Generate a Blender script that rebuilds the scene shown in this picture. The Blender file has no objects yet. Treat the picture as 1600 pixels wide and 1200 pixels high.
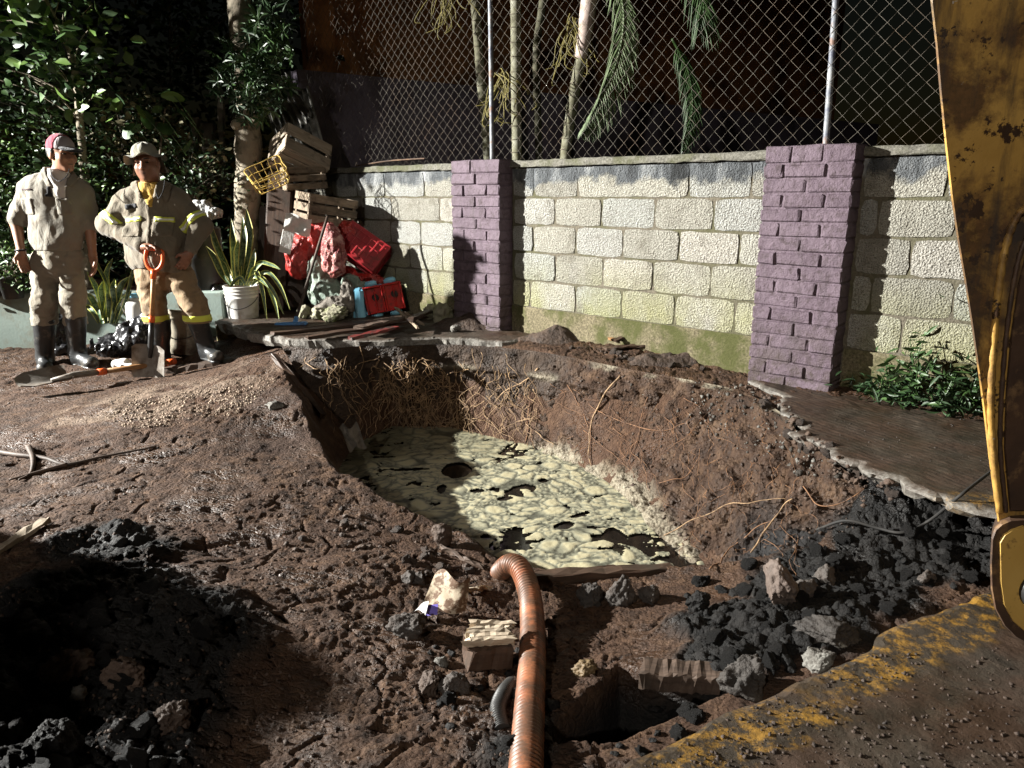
import bpy, bmesh, math, random
import numpy as np
from mathutils import Vector, Matrix, Euler
from mathutils.bvhtree import BVHTree
random.seed(7); RNG = np.random.default_rng(7)
SC = bpy.context.scene; COL = SC.collection
R = math.radians
# ------------------------------------------------------------------ camera, night sky, lamps, exposure
FPX, CAMZ, PITCH = 1150.0, 1.40, math.atan((600-305)/1150.0)
cam = bpy.data.cameras.new('camera'); camo = bpy.data.objects.new('camera', cam); COL.objects.link(camo)
cam.sensor_width = 36; cam.lens = 36*FPX/1600; cam.clip_end = 500; cam.clip_start = 0.05
camo.location = (0, 0, CAMZ); camo.rotation_euler = (R(90)-PITCH, 0, 0); SC.camera = camo
W = bpy.data.worlds.new('World'); SC.world = W; W.use_nodes = True
sky = W.node_tree.nodes.new('ShaderNodeTexSky'); sky.sky_type = 'NISHITA'; sky.sun_disc = False
sky.sun_elevation = R(2); sky.sun_rotation = R(250)
bg = W.node_tree.nodes['Background']; bg.inputs['Strength'].default_value = 0.003
W.node_tree.links.new(sky.outputs['Color'], bg.inputs['Color'])
SC.view_settings.view_transform = 'Standard'; SC.view_settings.look = 'None'; SC.view_settings.gamma = 1
SC.view_settings.use_curve_mapping = False; SC.view_settings.exposure = 0.0
def spot(name, loc, target, power, size, color, angle, blend=0.4):
    l = bpy.data.lights.new(name, 'SPOT'); l.energy = power; l.shadow_soft_size = size; l.color = color
    l.spot_size = R(angle); l.spot_blend = blend
    o = bpy.data.objects.new(name, l); COL.objects.link(o); o.location = loc
    o.rotation_euler = (Vector(target)-Vector(loc)).to_track_quat('-Z', 'Y').to_euler(); return o
LAMP_A = (-11.0, 4.25, 4.3); LAMP_B = (-2.6, -5.0, 4.7)
spot('flood_lamp_beam', LAMP_A, (1.0, 4.0, 0.3), 31500, 0.09, (1.0, 0.985, 0.93), 56, 1.0)
spot('second_flood_lamp_beam', LAMP_B, (-0.2, 2.9, 0.0), 1100, 0.10, (1.0, 0.93, 0.84), 60, 1.0)
# ------------------------------------------------------------------ geometry of the view, used only to measure positions
_c, _s = math.cos(PITCH), math.sin(PITCH)
def ray(px, py):
    x = (px-800)/FPX; y = -(py-600)/FPX
    return np.array((x, _c+y*_s, -_s+y*_c))
def atz(px, py, z):
    r = ray(px, py); return np.array((0, 0, CAMZ))+r*((z-CAMZ)/r[2])
def aty(px, py, y):
    r = ray(px, py); return np.array((0, 0, CAMZ))+r*(y/r[1])
# the block wall stands on a line through WA along WD (t grows to the left and away), WN faces the camera
_wa = R(48); WD = np.array((-math.sin(_wa), math.cos(_wa), 0)); WN = np.array((-math.cos(_wa), -math.sin(_wa), 0)); WA = np.array((0, 5.8, 0))
def wall_t(px, py, off=0.0):
    r = ray(px, py); B = WA+WN*off; n = WN
    k = (B[0]*n[0]+B[1]*n[1])/(r[0]*n[0]+r[1]*n[1])
    q = np.array((0, 0, CAMZ))+r*k
    return float((q-B)[:2] @ WD[:2]), q
def wp(t, off, z): return WA+WD*t+WN*off+np.array((0, 0, z))
# ------------------------------------------------------------------ numpy noise
def _hash(ix, iy, iz, s=0):
    h = (ix.astype(np.int64)*374761393+iy.astype(np.int64)*668265263+iz.astype(np.int64)*2147483647+s*1274126177) & 0xFFFFFFFF
    h = ((h ^ (h >> 13))*1274126177) & 0xFFFFFFFF
    h = ((h ^ (h >> 15))*2246822519) & 0xFFFFFFFF
    return ((h ^ (h >> 16)) & 0xFFFFFF)/float(0xFFFFFF)
def noise(p, f=1.0, s=0):
    p = np.asarray(p, float)*f; i = np.floor(p).astype(np.int64); u = p-i; u = u*u*(3-2*u)
    r = 0
    for dx in (0, 1):
        for dy in (0, 1):
            for dz in (0, 1):
                w = (u[..., 0] if dx else 1-u[..., 0])*(u[..., 1] if dy else 1-u[..., 1])*(u[..., 2] if dz else 1-u[..., 2])
                r = r+w*_hash(i[..., 0]+dx, i[..., 1]+dy, i[..., 2]+dz, s)
    return r*2-1
def fbm(p, f=1.0, o=4, s=0, g=0.5):
    r = 0; a = 1.0
    for k in range(o): r = r+a*noise(p, f, s+k*17); f *= 2.03; a *= g
    return r
def worley(p, f=1.0, s=0):
    p = np.asarray(p, float)*f; i = np.floor(p).astype(np.int64)
    d1 = np.full(p.shape[:-1], 9.0); d2 = d1.copy(); cid = np.zeros(p.shape[:-1])
    zr = (-1, 0, 1) if np.ptp(p[..., 2]) > 0 else (0,)
    for dx in (-1, 0, 1):
        for dy in (-1, 0, 1):
            for dz in zr:
                a, b, c = i[..., 0]+dx, i[..., 1]+dy, i[..., 2]+dz
                q = np.stack((a+_hash(a, b, c, s), b+_hash(a, b, c, s+1), (c+_hash(a, b, c, s+2)) if len(zr) > 1 else p[..., 2]), -1)
                d = np.sqrt(((q-p)**2).sum(-1)); m = d < d1
                d2 = np.where(m, d1, np.minimum(d2, d)); d1 = np.where(m, d, d1); cid = np.where(m, _hash(a, b, c, s+5), cid)
    return d1, d2, cid
def sstep(a, b, x): t = np.clip((x-a)/(b-a), 0, 1); return t*t*(3-2*t)
# ------------------------------------------------------------------ objects
def meta(o, label=None, cat=None, group=None, kind=None):
    for k, v in (('label', label), ('category', cat), ('group', group), ('kind', kind)):
        if v: o[k] = v
    return o
ORG = {}
def empty(name, loc, label=None, cat=None, group=None, rot=None):
    o = bpy.data.objects.new(name, None); COL.objects.link(o); o.location = loc; o.empty_display_size = 0.1
    if rot: o.rotation_euler = rot
    ORG[o] = np.array(loc, float); return meta(o, label, cat, group)
def to_mesh(name, V, F, m, smooth=False):
    me = bpy.data.meshes.new(name); V = np.asarray(V, float).reshape(-1, 3)
    if isinstance(F, np.ndarray):
        n, k = F.shape; me.vertices.add(len(V)); me.vertices.foreach_set('co', V.ravel())
        me.loops.add(n*k); me.loops.foreach_set('vertex_index', F.ravel().astype(np.int32))
        me.polygons.add(n); me.polygons.foreach_set('loop_start', np.arange(0, n*k, k, dtype=np.int32))
        me.polygons.foreach_set('loop_total', np.full(n, k, dtype=np.int32)); me.update(calc_edges=True)
    else: me.from_pydata([tuple(v) for v in V], [], [tuple(int(i) for i in f) for f in F]); me.update()
    if m: me.materials.append(m)
    if smooth: me.polygons.foreach_set('use_smooth', np.ones(len(me.polygons), dtype=bool))
    return me
def link(name, me, parent=None, loc=None, rot=None, scale=None):
    o = bpy.data.objects.new(name, me); COL.objects.link(o)
    if parent: o.parent = parent
    if loc is not None: o.location = loc
    if rot is not None: o.rotation_euler = rot
    if scale is not None: o.scale = scale
    return o
def obj(name, VF, m, parent=None, smooth=False, origin='base', **k):
    """one mesh object from world-space geometry; its origin is its base (or its parent's place)"""
    V, F = VF; V = np.asarray(V, float).reshape(-1, 3)
    lo, hi = V.min(0), V.max(0); b = np.array(((lo[0]+hi[0])/2, (lo[1]+hi[1])/2, lo[2])) if origin == 'base' else np.zeros(3)
    po = ORG.get(parent, np.zeros(3)); o = link(name, to_mesh(name, V-b, F, m, smooth), parent, b-po); ORG[o] = b
    return meta(o, **k) if k else o
def join(*parts):
    Vs, Fs, n = [], [], 0
    for V, F in parts:
        V = np.asarray(V, float).reshape(-1, 3); Vs.append(V); Fs += [tuple(int(i)+n for i in f) for f in F]; n += len(V)
    return np.concatenate(Vs), Fs
def xf(VF, loc=(0, 0, 0), rot=(0, 0, 0), scale=(1, 1, 1)):
    M_ = Matrix.LocRotScale(Vector(loc), Euler(rot), Vector(scale)); A = np.array(M_)
    return np.asarray(VF[0], float) @ A[:3, :3].T+A[:3, 3], VF[1]
def box(sx, sy, sz, loc=(0, 0, 0), rot=(0, 0, 0), bev=0.0, jit=0.0):
    """box centred on loc, with bevelled edges"""
    hx, hy, hz = sx/2, sy/2, sz/2; b = min(bev, hx*.9, hy*.9, hz*.9)
    if b <= 0:
        V = [(x, y, z) for x in (-hx, hx) for y in (-hy, hy) for z in (-hz, hz)]
        F = [(0, 1, 3, 2), (4, 6, 7, 5), (0, 4, 5, 1), (2, 3, 7, 6), (0, 2, 6, 4), (1, 5, 7, 3)]
    else:
        V = []; ix = {}
        for a in (0, 1):
            for e in (0, 1):
                for g in (0, 1):
                    s = (2*a-1, 2*e-1, 2*g-1)
                    for ax in range(3):
                        p = [s[i]*((hx, hy, hz)[i]-(0 if i == ax else b)) for i in range(3)]
                        ix[(a, e, g, ax)] = len(V); V.append(p)
        F = []
        for ax in range(3):
            o1, o2 = [i for i in range(3) if i != ax]
            for sd in (0, 1):
                f = []
                for u, v in ((0, 0), (1, 0), (1, 1), (0, 1)):
                    k = [0, 0, 0]; k[ax] = sd; k[o1] = u; k[o2] = v; f.append(ix[(*k, ax)])
                F.append(f if (sd == 1) == (ax != 1) else f[::-1])
            for u in (0, 1):
                for v in (0, 1):
                    k0 = [0, 0, 0]; k0[o1] = u; k0[o2] = v; k1 = list(k0); k1[ax] = 1
                    F.append((ix[(*k0, o1)], ix[(*k1, o1)], ix[(*k1, o2)], ix[(*k0, o2)]))
        for a in (0, 1):
            for e in (0, 1):
                for g in (0, 1): F.append((ix[(a, e, g, 0)], ix[(a, e, g, 1)], ix[(a, e, g, 2)]))
    V = np.array(V, float)
    if jit: V = V+RNG.uniform(-jit, jit, V.shape)
    return xf((V, F), loc, rot)
def frames(P):
    P = np.asarray(P, float); T = np.gradient(P, axis=0); T /= np.linalg.norm(T, axis=1, keepdims=True)+1e-9
    up = np.array((0, 0, 1.0)) if abs(T[0][2]) < .9 else np.array((1.0, 0, 0))
    N = []; n = np.cross(T[0], up)
    for t in T:
        n = n-t*(n @ t); n /= np.linalg.norm(n)+1e-9; N.append(n)
    N = np.array(N); return T, N, np.cross(T, N)
def tube(P, r, seg=8, cap=True, closed=False):
    P = np.asarray(P, float); n = len(P); r = np.broadcast_to(np.asarray(r, float), (n,))
    T, N, B = frames(P)
    if closed: pass
    a = np.arange(seg)*2*np.pi/seg
    V = (P[:, None]+r[:, None, None]*(np.cos(a)[None, :, None]*N[:, None]+np.sin(a)[None, :, None]*B[:, None])).reshape(-1, 3)
    F = []
    for i in range(n-1 if not closed else n):
        k = (i+1) % n
        for j in range(seg):
            l = (j+1) % seg; F.append((i*seg+j, i*seg+l, k*seg+l, k*seg+j))
    if cap and not closed: F += [tuple(range(seg))[::-1], tuple((n-1)*seg+j for j in range(seg))]
    return V, F
def spline(P, n=40):
    """Catmull-Rom through points"""
    P = np.asarray(P, float); P = np.vstack((2*P[0]-P[1], P, 2*P[-1]-P[-2])); m = len(P)-3; out = []
    for s in np.linspace(0, m-1e-6, n):
        i = int(s); t = s-i; a, b, c, d = P[i:i+4]
        out.append(.5*((2*b)+(-a+c)*t+(2*a-5*b+4*c-d)*t*t+(-a+3*b-3*c+d)*t**3))
    return np.array(out)
def lathe(prof, seg=24, loc=(0, 0, 0), rot=(0, 0, 0)):
    V = []; F = []; n = len(prof)
    for r, z in prof:
        for j in range(seg): a = 2*math.pi*j/seg; V.append((r*math.cos(a), r*math.sin(a), z))
    for i in range(n-1):
        for j in range(seg): l = (j+1) % seg; F.append((i*seg+j, i*seg+l, (i+1)*seg+l, (i+1)*seg+j))
    return xf((np.array(V), F), loc, rot)
def grid(nu, nv, f):
    """sheet from f(u, v) -> xyz arrays"""
    u, v = np.meshgrid(np.linspace(0, 1, nu), np.linspace(0, 1, nv), indexing='ij')
    V = f(u, v).reshape(-1, 3); i, j = np.meshgrid(np.arange(nu-1), np.arange(nv-1), indexing='ij'); a = (i*nv+j).ravel()
    return V, np.stack((a, a+nv, a+nv+1, a+1), 1)
def prism(poly, z0, z1):
    n = len(poly); V = [(p[0], p[1], z0) for p in poly]+[(p[0], p[1], z1) for p in poly]
    return np.array(V), [tuple(range(n))[::-1], tuple(range(n, 2*n))]+[(i, (i+1) % n, n+(i+1) % n, n+i) for i in range(n)]
_ico = {}
def ico(d):
    if d not in _ico:
        bm = bmesh.new(); bmesh.ops.create_icosphere(bm, subdivisions=d, radius=1.0)
        bm.verts.ensure_lookup_table(); _ico[d] = (np.array([v.co[:] for v in bm.verts]), [tuple(v.index for v in f.verts) for f in bm.faces]); bm.free()
    return _ico[d]
def rock(sx, sy, sz, seed=0, d=3, rough=.3, facet=True):
    V, F = ico(d); V = V.copy()
    if facet:   # cut with random planes so the stone is angular
        r = np.random.default_rng(seed)
        for k in range(9):
            n = r.normal(size=3); n /= np.linalg.norm(n); c = r.uniform(.55, .85); h = V @ n-c
            V -= np.clip(h, 0, None)[:, None]*n[None]*.95
    V = V*(1+rough*.5*fbm(V+seed*3.1, 2.2, 3, seed)[:, None])
    return V*np.array((sx, sy, sz))/1.0, F
# surface nets: a closed mesh from a field of signed distances
class Field:
    def __init__(s, lo, hi, h):
        s.lo = np.asarray(lo, float); s.h = h; s.n = np.ceil((np.asarray(hi)-s.lo)/h).astype(int)+1; s.D = np.full(tuple(s.n), .1)
    def P(s, sl):
        return np.stack(np.meshgrid(*[s.lo[i]+s.h*np.arange(sl[i].start, sl[i].stop) for i in range(3)], indexing='ij'), -1)
    def box(s, lo, hi, pad):
        a = np.clip(np.floor((np.asarray(lo)-pad-s.lo)/s.h).astype(int), 0, s.n-1); b = np.clip(np.ceil((np.asarray(hi)+pad-s.lo)/s.h).astype(int)+1, 1, s.n)
        return tuple(slice(int(a[i]), int(max(b[i], a[i]+1))) for i in range(3))
    def seg(s, a, b, ra, rb, k=.03, sq=None, sub=False):
        a, b = np.asarray(a, float), np.asarray(b, float); m = max(ra, rb)*(max(sq) if sq is not None else 1)
        sl = s.box(np.minimum(a, b), np.maximum(a, b), m+k+2*s.h); d = seg_d(s.P(sl), a, b, ra, rb, sq)
        s.D[sl] = -smin(-s.D[sl], d, k) if sub else smin(s.D[sl], d, k); return s
    def ell(s, c, r, k=.03, rot=None, sub=False):
        c = np.asarray(c, float); m = max(r); sl = s.box(c, c, m+k+2*s.h); d = ell_d(s.P(sl), c, r, rot)
        s.D[sl] = -smin(-s.D[sl], d, k) if sub else smin(s.D[sl], d, k); return s
    def wrinkle(s, amp, f, o=3, seed=0, scale=(1, 1, 1), ridge=False):
        m = np.abs(s.D) < amp*4+2*s.h; ix = np.stack(np.nonzero(m), -1); q = (s.lo+s.h*ix)*np.array(scale); w = fbm(q, f, o, seed)
        s.D[m] += amp*(np.abs(w)-.4 if ridge else w); return s
    def clip(s, fn):
        """keep what lies where fn(points) < 0"""
        c = Field.__new__(Field); c.lo, c.h, c.n = s.lo, s.h, s.n; c.D = np.full_like(s.D, .1); m = s.D < .05; ix = np.stack(np.nonzero(m), -1)
        c.D[m] = np.maximum(s.D[m], fn(s.lo+s.h*ix)); return c
    def grow(s, d):
        c = Field.__new__(Field); c.lo, c.h, c.n = s.lo, s.h, s.n; c.D = s.D-d; return c
    def mesh(s):
        D = np.where(np.abs(s.D) < 1e-7, 1e-7, s.D); S = D < 0; w = np.argwhere(S); 
        a = np.maximum(w.min(0)-2, 0); b = np.minimum(w.max(0)+3, s.n); D = D[a[0]:b[0], a[1]:b[1], a[2]:b[2]]; S = D < 0; n = np.array(D.shape); lo = s.lo+s.h*a
        D = D.copy(); 
        for i in range(3):   # closed at the border
            for e in (0, -1):
                sl = [slice(None)]*3; sl[i] = e; D[tuple(sl)] = np.abs(D[tuple(sl)])+1e-4
        S = D < 0
        cz = np.zeros(tuple(n-1), np.int8)
        for p in [(x, y, z) for x in (0, 1) for y in (0, 1) for z in (0, 1)]: cz += S[p[0]:n[0]-1+p[0], p[1]:n[1]-1+p[1], p[2]:n[2]-1+p[2]]
        act = (cz > 0) & (cz < 8); cell = np.argwhere(act); idx = np.full(act.shape, -1); idx[act] = np.arange(len(cell))
        acc = np.zeros((len(cell), 3)); cnt = np.zeros(len(cell))
        for p in [(x, y, z) for x in (0, 1) for y in (0, 1) for z in (0, 1)]:
            for i in range(3):
                if p[i]: continue
                q = list(p); q[i] = 1; A = D[tuple((cell+p).T)]; B = D[tuple((cell+q).T)]; m = (A < 0) != (B < 0)
                t = np.where(m, A/np.where(m, A-B, 1), 0)
                for k in range(3): acc[:, k] += np.where(m, p[k]+(t if k == i else 0), 0)
                cnt += m
        V = lo+s.h*(cell+acc/cnt[:, None]); F = []
        for i in range(3):
            j, k = (i+1) % 3, (i+2) % 3; a_ = [slice(None)]*3; a_[i] = slice(0, n[i]-1); b_ = list(a_); b_[i] = slice(1, n[i])
            sg = S[tuple(a_)].astype(int)-S[tuple(b_)].astype(int); c = np.argwhere(sg != 0); c = c[(c[:, j] > 0) & (c[:, k] > 0) & (c[:, j] < n[j]-1) & (c[:, k] < n[k]-1)]
            if not len(c): continue
            g = sg[tuple(c.T)]; ej = np.eye(3, dtype=int)[j]; ek = np.eye(3, dtype=int)[k]
            q = np.stack([idx[tuple((c-o).T)] for o in (ej+ek, ek, 0*ek, ej)], 1); q[g < 0] = q[g < 0][:, ::-1]; F.append(q)
        return V, np.concatenate(F)
def seg_d(P, a, b, ra, rb, sq=None):
    a = np.asarray(a, float); b = np.asarray(b, float); d = b-a; t = np.clip(((P-a) @ d)/(d @ d), 0, 1)
    v = P-a-t[..., None]*d
    if sq is not None: v = v/np.asarray(sq, float)
    return np.sqrt((v**2).sum(-1))-(ra+(rb-ra)*t)
def ell_d(P, c, r, rot=None):
    q = P-np.asarray(c, float)
    if rot is not None: q = q @ np.array(Euler(rot).to_matrix())
    r = np.asarray(r, float); k = np.sqrt(((q/r)**2).sum(-1)); return (k-1)*r.min()
def smin(a, b, k): h = np.clip(.5+.5*(b-a)/k, 0, 1); return b+(a-b)*h-k*h*(1-h)
# ------------------------------------------------------------------ procedural materials
class NT:
    def __init__(s, name):
        s.m = bpy.data.materials.new(name); s.m.use_nodes = True; s.t = s.m.node_tree; s.N = s.t.nodes; s.b = s.N['Principled BSDF']
    def n(s, ty, **k):
        o = s.N.new('ShaderNode'+ty)
        for a, v in k.items(): setattr(o, a, v)
        return o
    def set(s, sock, v):
        if hasattr(v, 'links') or isinstance(v, bpy.types.NodeSocket): s.t.links.new(v, sock)
        elif isinstance(v, (tuple, list)) and len(v) == 3 and sock.type == 'RGBA': sock.default_value = (*v, 1)
        else: sock.default_value = v
    def coord(s, kind='Object'): return s.n('TexCoord').outputs[kind]
    def pos(s): return s.n('NewGeometry').outputs['Position']
    def mapping(s, v, scale=(1, 1, 1), rot=(0, 0, 0)):
        m = s.n('Mapping'); s.set(m.inputs['Vector'], v); m.inputs['Scale'].default_value = scale; m.inputs['Rotation'].default_value = rot; return m.outputs[0]
    def noise(s, scale, detail=4, v=None, rough=.55, dist=0):
        o = s.n('TexNoise'); o.inputs['Scale'].default_value = scale; o.inputs['Detail'].default_value = detail
        o.inputs['Roughness'].default_value = rough; o.inputs['Distortion'].default_value = dist
        if v is not None: s.set(o.inputs['Vector'], v)
        return o.outputs['Fac']
    def vor(s, scale, v=None, feature='F1', rnd=1):
        o = s.n('TexVoronoi', feature=feature); o.inputs['Scale'].default_value = scale
        if v is not None: s.set(o.inputs['Vector'], v)
        return o.outputs['Distance']
    def ramp(s, f, stops):
        o = s.n('ValToRGB'); s.set(o.inputs['Fac'], f); e = o.color_ramp.elements
        while len(e) < len(stops): e.new(.5)
        for i, (p, c) in enumerate(stops):
            e[i].position = p; e[i].color = (*c, 1) if isinstance(c, tuple) else (c, c, c, 1)
        return o.outputs['Color']
    def math(s, op, a, b=0.0, clamp=False):
        o = s.n('Math', operation=op, use_clamp=clamp); s.set(o.inputs[0], a); s.set(o.inputs[1], b); return o.outputs[0]
    def mix(s, f, a, b, mode='MIX'):
        o = s.n('Mix', data_type='RGBA', blend_type=mode); s.set(o.inputs['Factor'], f); s.set(o.inputs['A'], a); s.set(o.inputs['B'], b); 
        return o.outputs['Result']
    def _mx(s): pass
    def attr(s, name): return s.n('Attribute', attribute_name=name).outputs['Fac']
    def rand(s): return s.n('ObjectInfo').outputs['Random']
    def bump(s, h, strength=.5, dist=.01, normal=None):
        o = s.n('Bump'); s.set(o.inputs['Height'], h); o.inputs['Strength'].default_value = strength; o.inputs['Distance'].default_value = dist
        if normal is not None: s.set(o.inputs['Normal'], normal)
        return o.outputs[0]
    def out(s, color, rough=.7, normal=None, metal=0.0, spec=.5, sss=None, trans=None):
        s.set(s.b.inputs['Base Color'], color); s.set(s.b.inputs['Roughness'], rough); s.set(s.b.inputs['Metallic'], metal)
        s.b.inputs['Specular IOR Level'].default_value = spec
        if normal is not None: s.set(s.b.inputs['Normal'], normal)
        return s.m
_mixsock = None
def _fixmix():
    # ShaderNodeMix has several sockets called A/B; pick the colour ones
    def mix(s, f, a, b, mode='MIX'):
        o = s.n('Mix', data_type='RGBA', blend_type=mode)
        fa = [i for i in o.inputs if i.name == 'Factor' and i.type == 'VALUE'][0]
        A = [i for i in o.inputs if i.name == 'A' and i.type == 'RGBA'][0]; B = [i for i in o.inputs if i.name == 'B' and i.type == 'RGBA'][0]
        s.set(fa, f); s.set(A, a); s.set(B, b); return [q for q in o.outputs if q.type == 'RGBA'][0]
    NT.mix = mix
_fixmix()
def simple(name, c1, c2, scale=6, rough=.7, bump=.25, bscale=60, dirt=None, dscale=9, dcut=(.5, .65), metal=0, rvar=0, spec=.5, bdist=.004, coord='Object'):
    """two-tone noise colour, optional dirt patches, fine relief, per-object value shift"""
    t = NT(name); v = t.coord(coord); c = t.ramp(t.noise(scale, 5, v), [(.3, c1), (.7, c2)])
    if dirt:
        f = t.ramp(t.noise(dscale, 6, v, .65), [(dcut[0], 0.0), (dcut[1], 1.0)]); c = t.mix(f, c, dirt)
    if rvar:
        k = t.math('ADD', t.math('MULTIPLY', t.rand(), rvar*2), 1-rvar); hv = t.n('HueSaturation'); t.set(hv.inputs['Value'], k); t.set(hv.inputs['Color'], c); c = hv.outputs[0]
    nm = t.bump(t.noise(bscale, 6, v, .6), bump, bdist) if bump else None
    rr = t.math('ADD', t.math('MULTIPLY', t.noise(scale*3, 3, v), .3), rough-.15, True)
    return t.out(c, rr, nm, metal, spec)
M = {}
def soil_mat():
    t = NT('wet_soil'); p = t.pos()
    n1 = t.noise(1.3, 5, p); n2 = t.noise(14, 6, p, .65); n3 = t.noise(60, 4, p, .6)
    c = t.ramp(n2, [(.25, (.013, .0063, .0033)), (.5, (.050, .0255, .0135)), (.75, (.115, .066, .037))])
    c = t.mix(t.ramp(n1, [(.42, 0.0), (.62, .55)]), c, (.05, .024, .0125))
    c = t.mix(t.attr('pale'), c, t.ramp(n3, [(.3, (.08, .055, .04)), (.7, (.24, .175, .125))]))
    c = t.mix(t.attr('smooth'), c, t.ramp(t.noise(5, 4, p), [(.3, (.036, .018, .011)), (.7, (.06, .036, .024))]))
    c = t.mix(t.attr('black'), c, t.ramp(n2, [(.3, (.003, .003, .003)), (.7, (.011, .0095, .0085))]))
    wet = t.noise(3.2, 4, p)
    rr = t.ramp(wet, [(.36, .40), (.52, .85)])
    cr = t.n('TexVoronoi', feature='DISTANCE_TO_EDGE'); cr.inputs['Scale'].default_value = 26; t.set(cr.inputs['Vector'], t.mapping(t.mix(.06, p, t.n('TexNoise').outputs['Color'], 'ADD'), (.6, 1.5, 1), (0, 0, .4)))
    crk = t.ramp(cr.outputs['Distance'], [(0, 0.0), (.12, 1.0)])
    h = t.math('ADD', t.math('MULTIPLY', t.noise(24, 10, p, .74), 1.6), t.math('ADD', t.math('MULTIPLY', t.vor(85, p), .5), t.math('MULTIPLY', crk, .35)))
    return t.out(c, rr, t.bump(h, .8, .014), 0, .28)
M['soil'] = soil_mat()
def pit_mat():
    t = NT('cut_earth'); p = t.pos(); n2 = t.noise(9, 6, p, .65)
    c = t.ramp(n2, [(.25, (.014, .007, .004)), (.5, (.040, .020, .010)), (.78, (.11, .066, .037))])
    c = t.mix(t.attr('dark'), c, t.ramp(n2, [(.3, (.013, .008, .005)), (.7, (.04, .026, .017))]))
    c = t.mix(t.attr('pale'), c, t.ramp(t.noise(25, 6, p, .7), [(.3, (.10, .075, .05)), (.7, (.31, .28, .21))]))
    c = t.mix(t.attr('black'), c, (.012, .011, .011))
    h = t.math('ADD', t.noise(22, 10, p, .75), t.math('MULTIPLY', t.vor(60, p), .5))
    return t.out(c, t.ramp(t.noise(6, 4, p), [(.4, .55), (.6, .85)]), t.bump(h, .9, .02), 0, .3)
M['pit'] = pit_mat()
def cement(t, p, z, c):
    # grey cement slurry that ran down from the coping over the top course
    e = t.math('ADD', z, t.math('MULTIPLY', t.math('SUBTRACT', t.noise(4.5, 8, p, .68), .5), .34)); k = t.ramp(t.math('SUBTRACT', e, 1.0), [(.475, 0.0), (.515, 1.0)])
    n1 = t.noise(5, 7, t.mapping(p, (1, 1, .4)), .68)
    s = t.ramp(n1, [(.34, (.035, .037, .038)), (.50, (.115, .123, .13)), (.66, (.34, .35, .35))]); return t.mix(k, c, s)
def block_mat():
    t = NT('rough_concrete_block'); p = t.pos(); sep = t.n('SeparateXYZ'); t.set(sep.inputs[0], p); z = sep.outputs['Z']
    g = t.noise(150, 5, p, .7); v = t.vor(95, p)
    base = t.ramp(t.rand(), [(0, (.33, .32, .28)), (.35, (.47, .455, .39)), (.6, (.40, .415, .40)), (1, (.50, .475, .42))])
    c = t.mix(t.ramp(g, [(.38, 1.0), (.53, 0.0)]), base, (.14, .125, .10))
    # green algae low down and in streaks, grime high up
    st = t.noise(2.1, 5, t.mapping(p, (1, 1, .45)), .6)
    low = t.math('MULTIPLY', t.ramp(z, [(.45, 1.0), (1.0, 0.0)]), t.ramp(st, [(.40, 0.0), (.58, 1.0)]), True)
    c = t.mix(t.math('MULTIPLY', low, .8), c, t.mix(g, (.17, .175, .045), (.42, .41, .16)))
    gr = t.ramp(t.noise(5.5, 6, p, .7), [(.52, 0.0), (.72, .7)])
    c = t.mix(gr, c, (.17, .155, .12))
    c = cement(t, p, z, c)
    h = t.math('ADD', t.math('MULTIPLY', v, 1.0), t.math('MULTIPLY', g, 1.2))
    return t.out(c, .92, t.bump(h, 1.0, .016), 0, .2)
M['block'] = block_mat()
def mortar_mat(name, a, b, moss=.5):
    t = NT(name); p = t.pos(); g = t.noise(70, 6, p, .7)
    c = t.ramp(g, [(.3, a), (.7, b)])
    c = t.mix(t.ramp(t.noise(4, 6, p, .65), [(.44, 0.0), (.60, moss)]), c, (.055, .06, .018))
    if name == 'mortar_joint': sz = t.n('SeparateXYZ'); t.set(sz.inputs[0], p); c = cement(t, p, sz.outputs['Z'], c)
    return t.out(c, .95, t.bump(g, .8, .01), 0, .2)
M['mortar'] = mortar_mat('mortar_joint', (.06, .052, .038), (.17, .15, .115))
M['footing'] = mortar_mat('mossy_footing', (.035, .03, .018), (.24, .205, .13), .9)
M['coping'] = mortar_mat('weathered_coping', (.05, .047, .038), (.22, .21, .18), .6)
def smear_mat():
    t = NT('grey_cement_smear'); p = t.pos(); n1 = t.noise(4, 6, t.mapping(p, (1, 1, .5)), .65)
    c = t.ramp(n1, [(.32, (.05, .053, .055)), (.5, (.15, .16, .165)), (.70, (.42, .43, .42))])
    c = t.mix(t.ramp(t.noise(9, 6, p, .7), [(.50, 0.0), (.62, .9)]), c, (.09, .09, .085))
    return t.out(c, .85, t.bump(t.noise(40, 6, p, .7), .5, .006), 0, .25)
M['smear'] = smear_mat()
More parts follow.
